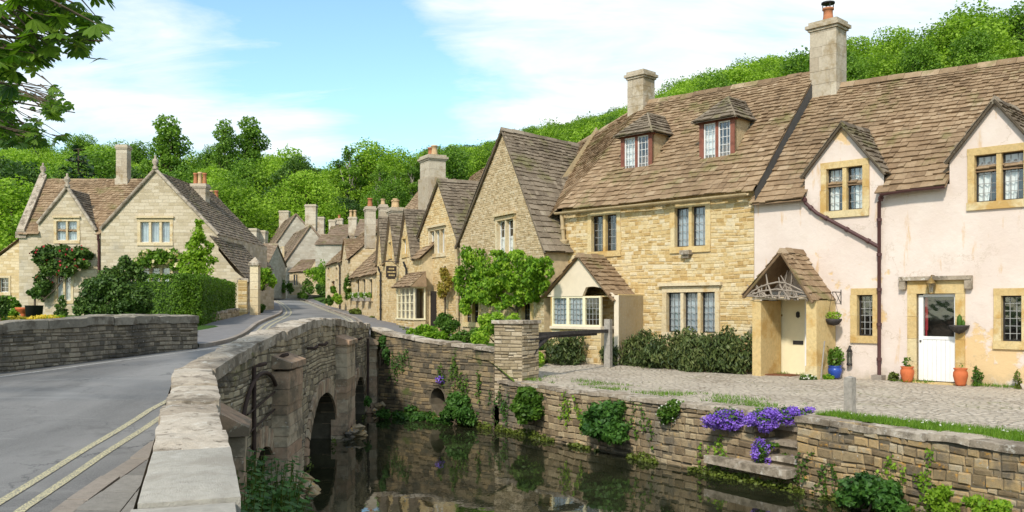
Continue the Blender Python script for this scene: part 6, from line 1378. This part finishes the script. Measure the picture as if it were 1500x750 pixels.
# by the water
gr0 = random.Random(55)
def Bs(fr, px, py, d, rx, ry, dp=None): return Bf(fr, px, py, d, rx, ry, dp or (rx+ry)*.4*20/F)
plant('waterside_bush', 'leafy bush against the mossy wall right of the round drain', 'bush', [Bs(SH, 668, 594, .3, 22, 18), Bs(SH, 682, 608, .35, 18, 14), Bs(SH, 655, 612, .35, 14, 10)], 2600, .1, 'leaf_water')
plant('waterside_plants', 'low green growth at the water edge below the round drain', 'plant', [Bs(SH, 590, 612, .3, 20, 9), Bs(SH, 615, 612, .3, 22, 11), Bs(SH, 640, 616, .35, 14, 7), Bs(SH, 602, 600, .15, 10, 8)], 1900, .09, 'leaf_water')
plant('wall_bush', 'rounded bright bush growing from the river wall below the pillar', 'bush', [Bs(RA, 776, 584, .25, 24, 18), Bs(RA, 775, 602, .3, 25, 17), Bs(RA, 762, 594, .3, 16, 14)], 3000, .1, 'leaf_shrub')
plant('wall_bush', 'dark glossy bush overhanging the water, middle of the river wall', 'bush', [Bs(RA, 886, 606, .3, 30, 22), Bs(RA, 886, 628, .4, 34, 20), Bs(RA, 868, 618, .3, 20, 18), Bs(RA, 902, 640, .45, 22, 12)], 4200, .1, 'leaf_water')
plant('wall_flower', 'white flowered tuft on the river wall top', 'plant', [Bs(RA, 978, 606, .1, 18, 16), Bs(RA, 992, 594, .0, 18, 9)], 1500, .06, 'leaf_shrub', flowers=('white_fl', 26, .03))
plant('stream_bush', 'dark leafy bush at the foot of the right river wall', 'bush', [Bs(RB, 1262, 712, .3, 38, 20), Bs(RB, 1290, 722, .35, 36, 20), Bs(RB, 1245, 728, .4, 28, 16), Bs(RB, 1300, 738, .4, 30, 14)], 3600, .075, 'leaf_water')
plant('lime_plant', 'lime yellow plant at the bottom of the right river wall', 'plant', [Bs(RB, 1374, 726, .3, 18, 16), Bs(RB, 1385, 742, .3, 20, 12)], 900, .07, 'leaf_lime', .45)
plant('stream_plant', 'small green plant in the bottom right corner by the river', 'plant', [Bs(RB, 1432, 738, .3, 18, 14), Bs(RB, 1462, 744, .3, 18, 12)], 900, .07, 'leaf_vine', .45)
for l_, bb, n_, lf in (('purple aubrieta cushion on the wall top, left of the river steps', [(1068, 611, 29, 16)], 5200, 600), ('purple aubrieta cushion in the middle, hanging over the wall', [(1118, 612, 24, 17)], 4800, 500), ('purple aubrieta cushion nearest the grass strip, beside the step gap', [(1148, 607, 21, 13), (1172, 606, 19, 9)], 5000, 500), ('lower purple aubrieta clump hanging beside the river steps', [(1113, 660, 11, 19)], 1400, 400)):
    t = thing('aubrieta', l_, 'flowers', Bs(RA, *bb[0][:2], .1, 1, 1)[0], 'purple aubrieta on the river wall'); lst = []
    for x, y, rx, ry in bb: s, z = RA.hit(min(x, 1108), y); b = Bs(RA, x, y, .12, rx, ry, .2); p = b[0] if x < 1108 else at(x, y, 14.55+.0*(x-1108)); lst.append((p, b[1]))
    m = MB(); blobs(m, [(c, V(r)*.93) for c, r in lst], lf, .05, .6); m.build('foliage', M['leaf_shrub'], t)
    m = MB(); lst = [(c+V((rr_.uniform(-1, 1)*r[0], rr_.uniform(-.5, .5)*r[1], rr_.uniform(-.95, .6)*r[2])), (r[0]*.46, r[1]*.6, r[2]*.46)) for c, r in lst for rr_ in [gr0] for _ in range(15)]; blobs(m, lst, n_, .032, .95, shell=.5, out=1.0, tv=.25); m.build('flower', M['purple'], t)
for l_, px, py, k_ in (('small green tuft on the middle river step', 1128, 652, 5), ('small weed at the foot of the river steps', 1156, 668, 6)):
    p = at(px, py, 14.5); plant('step_weed', l_, 'plant', [(p, (.13, .1, .06))], 160, .05, 'leaf_shrub', base=(p.x, p.y, p.z-.06), flowers=('purple', k_, .03))
t = plant('drain_flower', 'small mauve flower tuft above the round drain', 'flowers', [Bs(SH, 645, 556, .08, 7, 6)], 160, .06, 'leaf_shrub', flowers=('purple', 30, .05))
# nettles under the near parapet
nt = random.Random(21); lst = []
t = thing('nettle_bank', 'tall leafy nettles growing on the bank below the bridge parapet', 'plant', (-3.0, 10.6, -1)); m, s = MB(), MB()
for _ in range(150):
    y = nt.uniform(8.2, 12.3); x = nt.uniform(-3.25, -2.55)-.03*(y-8)-.16*max(0, y-11); z = bank_z(x, y)-.05
    h = nt.uniform(.5, 1.05)*(1 if y < 11.2 else .8)
    if 750+F*(x)/y < 335: x += .25
    top = V((x+nt.uniform(-.15, .15), y+nt.uniform(-.15, .15), z+h)); b = V((x, y, z)); s.tube([b, (b+top)/2+rv(nt)*.03, top], [.009, .007, .004], 4, cap=False)
    for k in range(13):
        u = .2+.8*k/12; p = lerp(b, top, u); a = k*1.6+nt.uniform(-.4, .4); dr = V((math.cos(a), math.sin(a), -.15)); L = .17*(1.15-.55*u)
        leaf(m, p+dr*L*.55, (V((0, 0, 1))+rv(nt)*.45).normalized(), L, .5, nt.gauss(.5, .22), nt, dr)
m.build('foliage', M['leaf_water'], t); s.build('stem', M['moss'], t)
for l_, lst, n_ in (('ivy and grass tuft hanging at the far end of the bridge', [Bp(560, 500, 24.4, 8, 10), Bp(566, 520, 24.2, 6, 16)], 600), ('small fern growing at the waterline beside the far buttress', [Bp(538, 588, 22, 5, 10)], 200), ('green weed clump at the foot of the farthest buttress', [Bp(560, 606, 23, 12, 8)], 450)): plant('wall_weed', l_, 'plant', lst, n_, .08, 'leaf_water')
cg = random.Random(61)
for i, (fr, px, py, n, l_) in enumerate(((SH, 585, 530, 5, 'ivy trailing down the shore wall nearest the bridge'), (SH, 660, 540, 4, 'small trailing weed above the leafy bush on the shore wall'), (SH, 690, 560, 5, 'trailing weed on the shore wall beside the pillar'), (RA, 735, 590, 4, 'trailing weed on the river wall under the pillar'), (RA, 838, 600, 4, 'trailing weed on the river wall left of the dark glossy bush'), (RA, 930, 612, 4, 'trailing weed on the river wall right of the dark glossy bush'), (RA, 1040, 655, 3, 'trailing weed low on the river wall left of the aubrieta'), (RB, 1200, 690, 4, 'trailing weed at the left end of the grass strip wall'), (RB, 1340, 690, 4, 'trailing weed in the middle of the grass strip wall'))):
    s0, z0 = fr.hit(px, py); t = thing('trailing_weed', l_, 'plant', fr.p(s0, z0, .05)); f, g = MB(), MB()
    for _ in range(n*2):
        s, z, d = s0+cg.uniform(-.45, .45), z0+cg.uniform(-.1, .35), .05; pts = []
        for k in range(16):
            pts.append(fr.p(s, z, d)); s += cg.uniform(-.05, .05); z -= cg.uniform(.01, .055); d = .04+cg.random()*.05
            if z < WZ+.03: break
            for _k in range(2): leaf(f, pts[-1]+rv(cg)*.035, (fr.p(s, z, 1)-fr.p(s, z, 0)+rv(cg)*.8).normalized(), cg.uniform(.035, .075), .75, cg.gauss(.5, .25), cg)
        if len(pts) > 2: g.tube(pts, .004, 3, cap=False)
    f.build('foliage', M[cg.choice(['leaf_water', 'leaf_shrub', 'leaf_vine'])], t); g.build('stem', M['bark'], t)
m = MB(); gr = random.Random(5)                                                   # moss and weeds along the waterline and joints
for fr, L0, L1, n in ((RA, 0, RA.L, 3200), (RB, 0, 8, 2600), (SH, 0, SH.L, 1500), (BF, sY(13), sY(25), 400), (SF, -.8, SF.L, 500)):
    for _ in range(n):
        s = gr.uniform(L0, L1); k = NZ.noise(V((s*1.1, 3, fr.L)))
        if k < -.25+.3*(fr is BF): continue
        leaf(m, fr.p(s, WZ+gr.random()**2*.22*(.5+k)+.0, .03+gr.random()*.12), rv(gr), gr.uniform(.03, .09), .7, gr.gauss(.5, .25), gr)
o = m.build('waterline_moss', M['moss']); tag(o, 'green moss along the foot of the river walls', 'moss', kind='stuff')
m = MB()                                                                          # grass strip on the wall top, right
gl_ = RF = None
def gpos(s, d): p = RB.p(s, 0, d); return V((p.x, p.y, .035))
def gw_(s): return .42+.95*sst(0, 5.5, s)+.2*NZ.noise(V((s*.8, 0, 2)))
base = MB()
for i in range(60):
    s0_, s1__ = .1+i*.16, .1+(i+1)*.16; base.face([gpos(s0_, -.36), gpos(s1__, -.36), gpos(s1__, -.36-gw_(s1__)), gpos(s0_, -.36-gw_(s0_))], sm=True)
base.build('grass_verge', M['lawn'])['kind'] = 'structure'
for _ in range(15000):
    s = gr.uniform(0.05, 9.5); d = -.3-gr.random()*(gw_(s)+.12); p = gpos(s, d); h = gr.uniform(.03, .09)*(1.3 if gr.random() < .15 else 1); a = gr.uniform(0, 6.28); e = V((math.cos(a), math.sin(a), 0))*.006; tp_ = p+V((gr.uniform(-.04, .04), gr.uniform(-.04, .04), h))
    m.face([p-e, p+e, tp_], gr.gauss(.5, .25))
o = m.build('grass', M['grass']); tag(o, 'short green grass strip along the top of the right river wall', 'grass', kind='stuff')
m = MB()
for _ in range(70):
    s = gr.uniform(.6, 8); p = gpos(s, -.4-gr.random()*gw_(s)*.8)+V((0, 0, .085))
    for k in range(5): leaf(m, p+rv(gr)*.012, (V((0, 0, 1))+rv(gr)*.5).normalized(), .028, .8, gr.random(), gr)
o = m.build('daisies', M['white_fl']); tag(o, 'tiny white daisies scattered in the grass strip', 'daisies', kind='stuff')
m = MB()
for _ in range(9000):                                                             # weeds between the cobbles and along the house walls
    if gr.random() < .5: s = gr.uniform(-9, 6); p = F1.p(s, .06, .02+gr.random()**2*.5); k = NZ.noise(V((s*1.2, 0, 9)))
    else: a = gr.random()*RA.L; p = RA.p(a, .05, -.35-gr.random()**1.5*1.1); k = NZ.noise(V((p.x*1.3, p.y*1.3, 5)))+.05
    if k < .05: continue
    h = gr.uniform(.02, .09); a = gr.uniform(0, 6.28); e = V((math.cos(a), math.sin(a), 0))*.007
    m.face([p-e, p+e, p+V((gr.uniform(-.05, .05), gr.uniform(-.05, .05), h))], gr.gauss(.5, .25))
o = m.build('weeds', M['grass']); tag(o, 'grassy weeds between the cobbles and along the wall foot', 'weeds', kind='stuff')

# ------------------------------------------------------------------ things by the cottages
def pot(name, label, px, py, d, r, h, mat, prof=None, leaves=None):
    s, z = F1.hit(px, py, d); c = F1.p(s, .045, d); t = thing(name, label, 'flower pot', c)
    pr = prof or [(0, 0), (r*.62, .0), (r*.72, h*.1), (r, h*.55), (r*.98, h*.75), (r*.8, h*.88), (r*.95, h*.95), (r*.95, h), (r*.75, h), (r*.72, h*.85), (0, h*.85)]
    m = MB(); m.lathe(c, pr, 16); m.build('pot', M[mat], t); m = MB(); m.lathe(c, [(0, h*.87), (r*.72, h*.87)], 12); m.build('soil', M['soil'], t)
    if leaves: m = MB(); blobs(m, [(c+V((0, 0, h+leaves[0])), (leaves[1], leaves[1], leaves[0]*1.1))], leaves[2], leaves[3], droop=leaves[4] if len(leaves) > 4 else 0); m.build('foliage', M['leaf_shrub'], t)
pot('terracotta_pot', 'orange terracotta pot with a small succulent, left of the white door', 1329, 560, .3, .15, .36, 'terracotta', leaves=(.1, .1, 60, .07)); pot('terracotta_pot', 'orange ribbed terracotta jar standing right of the white door', 1407, 566, .35, .15, .38, 'terracotta', leaves=(.05, .05, 10, .05))
pot('blue_pot', 'blue glazed pot of leafy shoots beside the pink porch', 1223, 549, .35, .17, .3, 'blue_pot', leaves=(.22, .2, 260, .1))
pot('terracotta_pot', 'pale terracotta pot behind the timber gate', 790, 528, 2.3, .2, .45, 'pot_buff', leaves=(.12, .14, 90, .09))
for l_, px, py, d, rx, ry, n_, m_, fl_ in (('trailing green plant against the pink porch side', 1203, 508, .5, 7, 14, 320, 'leaf_shrub', None), ('small white flowered plant at the porch foot', 1184, 553, 1.2, 12, 5, 420, 'leaf_shrub', ('white_fl', 16, .035)), ('bright weed clump beside the blue pot', 1212, 553, .6, 9, 6, 260, 'leaf_vine', None), ('brownish plant at the foot of the downpipe', 1308, 553, .25, 9, 8, 260, 'moss', None), ('straggling plant right of the terracotta jar', 1432, 552, .25, 8, 16, 300, 'leaf_shrub', None), ('thin weed by the bottom right wall foot', 1490, 556, .2, 5, 18, 120, 'moss', None)):
    plant('wall_plant', l_, 'plant', [Bf(F1, px, py, d, rx, ry, .12)], n_, .07, m_, flowers=fl_)
hb = thing('hanging_basket', 'dark hanging basket of yellow flowers on an iron bracket by the porch', 'basket', F1.p(F1.hit(1221, 462, .4)[0], F1.hit(1221, 470, .4)[1], .4)); c = wloc(hb)
m = MB(); m.lathe(c, [(0, -.12), (.12, -.09), (.19, .0), (.2, .05), (.16, .04)], 12); m.build('basket', M['dark_wood'], hb); m = MB(); blobs(m, [(c+V((0, 0, .12)), (.19, .17, .12))], 220, .06); m.build('foliage', M['leaf_lime'], hb)
m = MB(); b0_ = F1.p(F1.hit(1232, 0)[0], F1.hit(1232, 428)[1], 0); m.tube([b0_, b0_+F1.n*.45, ], .012, 5); m.tube([b0_-V((0, 0, .3)), b0_+V((0, 0, .06))], .012, 5); m.tube([b0_-V((0, 0, .28)), b0_+F1.n*.3], .009, 5)
for a in (-.15, .15): m.tube([c+F1.e*a+V((0, 0, .04)), b0_+F1.n*.44], .005, 4)
m.build('bracket', M['iron'], hb)
s, z = F1.hit(1408, 480); t = thing('wall_planter', 'half round dark wall planter with a cactus, right of the white door', 'planter', F1.p(s, z, .1)); c = wloc(t); m = MB()
m.lathe(c+F1.n*.02, [(0, -.14), (.1, -.1), (.2, .02), (.21, .06), (.17, .05)], 14); m.build('bowl', M['dark_wood'], t); m = MB(); m.lathe(c+V((0, 0, .04)), [(.05, 0), (.06, .1), (.05, .2), (0, .26)], 8); m.lathe(c+F1.e*.08+V((0, 0, .04)), [(.035, 0), (.04, .08), (0, .15)], 8); m.build('cactus', M['leaf_shrub'], t)
s, z = F1.hit(1364, 421, .18); t = thing('door_lantern', 'small brass lantern above the white door', 'lantern', F1.p(s, z-.15, .18)); c = wloc(t); m = MB()
m.lathe(c, [(0, 0), (.07, .01), (.07, .03), (.0, .03)], 6); m.lathe(c, [(.12, .24), (.05, .33), (.02, .36), (0, .36)], 6); m.lathe(c, [(0, .23), (.115, .235), (.12, .25), (0, .26)], 6); m.tube([c+V((0, 0, .36)), c+V((0, 0, .42)), c+V((0, 0, .42))-F1.n*.18], .012, 5)
for i in range(6): a = i*1.047; m.tube([c+V((math.cos(a)*.065, math.sin(a)*.065, .03)), c+V((math.cos(a)*.11, math.sin(a)*.11, .24))], .007, 4)
m.build('frame', M['brass'], t); m = MB(); m.lathe(c, [(.06, .03), (.105, .24)], 6); m.build('pane', M['glass'], t)
s, z = F1.hit(1247, 535); t = thing('wall_lamp', 'tall narrow iron bird feeder lantern fixed low on the pink wall', 'lamp', F1.p(s, z, .1)); c = wloc(t); m = MB()
m.lathe(c, [(0, 0), (.07, .0), (.07, .05), (.055, .05), (0, .06)], 8); m.lathe(c, [(0, .33), (.08, .33), (.03, .42), (.015, .47), (0, .47)], 8)
for i in range(4): a = i*1.57; m.tube([c+V((math.cos(a)*.055, math.sin(a)*.055, .05)), c+V((math.cos(a)*.055, math.sin(a)*.055, .33))], .009, 4)
m.tube([c+V((0, 0, .45))-F1.n*.1, c+V((0, 0, .47))], .012, 4); m.build('frame', M['iron'], t); m = MB(); m.lathe(c, [(.05, .05), (.05, .33)], 8); m.build('glass_tube', M['glass'], t)
b = gz(1245, 605, 0.02); m = MB(); m.box(b+V((0, 0, .28)), (.07, .07, .3), .5, rz=.7); q = [b+V((x*.099, y*.099, .58)) for x, y in ((1, 0), (0, 1), (-1, 0), (0, -1))]; m.raw(q+[b+V((0, 0, .61))], [(0, 1, 4), (1, 2, 4), (2, 3, 4), (3, 0, 4)]); o = m.build('bollard', M['grey_wood'], None, b); tag(o, 'square weathered wooden bollard on the grass strip', 'bollard')
c = F1.p((e0+e1)/2-.05, .055, .55); m = MB(); F1.box(m, (e0+e1)/2-.42, (e0+e1)/2+.42, .05, .075, .25, .8); o = m.build('doormat', M['mat'], None, c); tag(o, 'brown coir doormat in front of the cream door', 'doormat')
s = F1.hit(1205, 0, .9)[0]; m = MB(); m.tube([F1.p(s-.02, .04, .95), F1.p(s+.05, .95, .9)], .018, 6); o = m.build('stick', M['grey_wood'], None, F1.p(s, .04, .95)); tag(o, 'pale walking stick leaning by the pink porch', 'stick')
s, z = F1.hit(1212, 0, .0)[0], 0; 

# ------------------------------------------------------------------ the chestnut whose branches hang in at the top left
ct = thing('chestnut_tree', 'horse chestnut with hanging branches of large leaves in the top left corner', 'tree', (-12.6, 7.5, .3)); tk, lf, cr_ = MB(), MB(), random.Random(77)
tk.tube([(-12.6, 7.5, -.2), (-12.5, 7.6, 2), (-12.2, 7.8, 4), (-11.9, 8, 6.5)], [.42, .34, .3, .2], 10); limbs = MB()
PN = [(-60, -70), (190, -70), (165, 6), (140, 25), (150, 45), (132, 52), (152, 95), (128, 98), (100, 62), (72, 70), (80, 102), (52, 104), (42, 80), (22, 128), (-60, 140)]
PF = [(-60, 60), (60, 92), (85, 128), (112, 158), (122, 188), (70, 212), (20, 212), (-60, 215)]
def palm(c, L, dn):
    ax = (V((cr_.uniform(-1, 1), cr_.uniform(-1, 1), -dn))).normalized(); n = (V((0, -.3, 1))+rv(cr_)*.7).normalized(); t = cr_.gauss(.42, .2)
    u = (ax-n*ax.dot(n)).normalized(); v = n.cross(u)
    for k in range(5 if L < .12 else 7):
        a = (k-(2 if L < .12 else 3))*.55; d = u*math.cos(a)+v*math.sin(a)+V((0, 0, -.35*abs(a)*.5)); l = L*(1-.1*abs(a)); w = n.cross(d).normalized()*l*.19; b = V((0, 0, -l*.16))
        lf.raw([c, c+d*l*.35+w*.55, c+d*l*.72+w+b*.5, c+d*l+b, c+d*l*.72-w+b*.5, c+d*l*.35-w*.55], [(0, 1, 2, 3), (0, 3, 4, 5)], max(0, min(1, t+cr_.gauss(0, .06))))
def scat(poly, n, Y0, Y1, L, dens):
    k = 0; out_ = []
    while k < n:
        x, y = cr_.uniform(-60, 190), cr_.uniform(-70, 215)
        if not inside(poly, x, y) or NZ.noise(V((x*.035, y*.035, Y0)))+dens < cr_.uniform(-.2, .2): continue
        k += 1; c = at(x, y, cr_.uniform(Y0, Y1)); palm(c, L*cr_.uniform(.75, 1.2), .8); out_.append(c)
    return out_
a_ = scat(PN, 520, 7.2, 9.2, .135, .06); b_ = scat(PF, 1000, 12.5, 15.5, .105, .0)
for tgt, st_, r_ in ((at(150, 60, 8.2), V((-11.9, 8, 5.6)), .07), (at(70, 80, 8), V((-11.9, 8, 5.2)), .06), (at(120, 10, 8.5), V((-11.9, 8, 6.2)), .07), (at(20, 110, 8.4), V((-11.9, 8, 4.8)), .05), (at(110, 165, 14), V((-11.9, 8.1, 5.0)), .07), (at(40, 190, 14), V((-11.9, 8.1, 4.6)), .06), (at(60, 130, 13.5), V((-11.9, 8.1, 5.4)), .06)):
    limb(limbs, st_, tgt, r_, .008, cr_, 6, .04)
for c in a_[::3]+b_[::4]: limb(limbs, c+V((cr_.uniform(-.6, -.2), cr_.uniform(-.3, .3), cr_.uniform(.05, .3))), c, .01, .004, cr_, 2, .05)
tk.build('trunk', M['bark'], ct); limbs.build('branch', M['bark'], ct); lf.build('crown', M['chestnut'], ct)
# ------------------------------------------------------------------ sky, sun, camera
SUN_EL, SUN_AZ = math.radians(40), V((-.38, -.925, 0)).normalized()
sd = V((SUN_AZ.x*math.cos(SUN_EL), SUN_AZ.y*math.cos(SUN_EL), math.sin(SUN_EL)))
sl = bpy.data.lights.new('sun', 'SUN'); sl.energy = 2.25; sl.angle = math.radians(4); sl.color = (1, .93, .82)
so = bpy.data.objects.new('sun', sl); COL.objects.link(so); so.rotation_euler = sd.to_track_quat('Z', 'Y').to_euler(); so.location = (0, -20, 40)
w = bpy.data.worlds.new('World'); SC.world = w; w.use_nodes = True; t = w.node_tree; bg_ = t.nodes['Background']
class WT(NT):
    def __init__(s, t): s.t = t
k = WT(t)
sky = k.n('TexSky', sky_type='NISHITA'); sky.sun_disc = False; sky.sun_elevation = SUN_EL; sky.sun_rotation = math.atan2(SUN_AZ.x, SUN_AZ.y); sky.air_density = 1.0; sky.dust_density = .6; sky.ozone_density = 2.0
dr = k.n('TexCoord').outputs['Generated']; sp = k.n('SeparateXYZ', Vector=dr)
den = k.math('ADD', sp.outputs['Z'], .22); cm = k.n('CombineXYZ', X=k.math('DIVIDE', sp.outputs['X'], den), Y=k.math('DIVIDE', sp.outputs['Y'], den))
n1 = k.noise(1.15, 9, .6, vec=k.mapv(cm.outputs[0], (1, 1.5, 1)), dist=.35); n2 = k.noise(3.4, 7, .62, vec=k.mapv(cm.outputs[0], (.7, 1.6, 1)), dist=.4)
d = k.math('ADD', k.math('MULTIPLY', n1, .72), k.math('MULTIPLY_ADD', n2, .66, -.135))
def spot(px, py, rad, amt):
    v = V(((px-750)/F, 1, (HY-py)/F)).normalized(); q = k.n('VectorMath', operation='DISTANCE'); k.t.links.new(dr, q.inputs[0]); q.inputs[1].default_value = v
    return k.math('MULTIPLY', k.math('SUBTRACT', 1.0, k.math('DIVIDE', q.outputs['Value'], rad), clamp=True), amt)
for a in SPOTS if 'SPOTS' in globals() else [(560, 60, .22, -.30), (300, 5, .17, -.33), (590, 150, .10, -.2), (740, 125, .06, -.15), (450, 185, .08, .1), (230, 110, .20, .25), (820, 170, .14, .22), (1050, 60, .35, .22), (700, 40, .08, .12), (1350, 10, .3, .12), (640, 20, .05, .16), (520, 130, .05, .1), (1130, 20, .06, -.14), (860, 60, .06, -.1)]:
    d = k.math('ADD', d, spot(*a))
cf = k.ramp(d, [(.40, 0), (.54, .42), (.68, .78), (.84, 1)]); cf2 = k.math('MULTIPLY', cf, 1.0)
cc = k.mix(k.ramp(n2, [(.3, 0), (.7, 1)]), (3.5, 3.9, 4.15), (4.5, 4.55, 4.5))
blue = k.mix(1.0, sky.outputs[0], (.86, .98, .92), 'MULTIPLY')
col = k.mix(cf2, blue, cc); t.links.new(col, bg_.inputs['Color']); bg_.inputs['Strength'].default_value = .15
cam = bpy.data.cameras.new('camera'); co = bpy.data.objects.new('camera', cam); COL.objects.link(co); co.location = (0, 0, EYE); co.rotation_euler = (math.pi/2, 0, 0)
cam.sensor_width = 36; cam.lens = 36*F/1500; cam.shift_y = 75/1500; cam.clip_end = 2000; cam.clip_start = .05; SC.camera = co
vs_ = SC.view_settings; vs_.view_transform = 'Standard'; vs_.look = 'None'; vs_.gamma = 1; vs_.use_curve_mapping = False; vs_.exposure = .82
SC.render.engine = 'CYCLES'; SC.cycles.max_bounces = 6; SC.cycles.diffuse_bounces = 3; SC.cycles.glossy_bounces = 3; SC.cycles.transparent_max_bounces = 12; SC.cycles.transmission_bounces = 4
SC.cycles.use_denoising = True; SC.cycles.caustics_reflective = False; SC.cycles.caustics_refractive = False; SC.cycles.sample_clamp_indirect = 6
GN = {'terracotta_pot': 'terracotta pots by the cottage doors', 'window_box': 'window boxes of the terrace cottage', 'trailing_weed': 'weeds trailing down the river walls', 'street_plant': 'plants along the street fronts', 'wall_plant': 'small plants at the foot of the pink cottage', 'hillside_house': 'houses stepping up behind the street', 'planter': 'planters on the manor lawn', 'wall_weed': 'weeds on the bridge end', 'wall_bush': 'bushes growing from the river wall', 'garden_shrub': 'shrubs in the walled front garden', 'garden_bush': 'bushes on the manor lawn', 'river_wall': 'rubble river walls'}
for o in list(COL.objects):
    if o.parent is None and o.get('category') and not o.get('group') and o.name.split('.')[0] in GN: o['group'] = GN[o.name.split('.')[0]]
for p in protos.values():
    if not p[1]:
        for c in list(p[0].children): bpy.data.objects.remove(c)
        bpy.data.objects.remove(p[0])
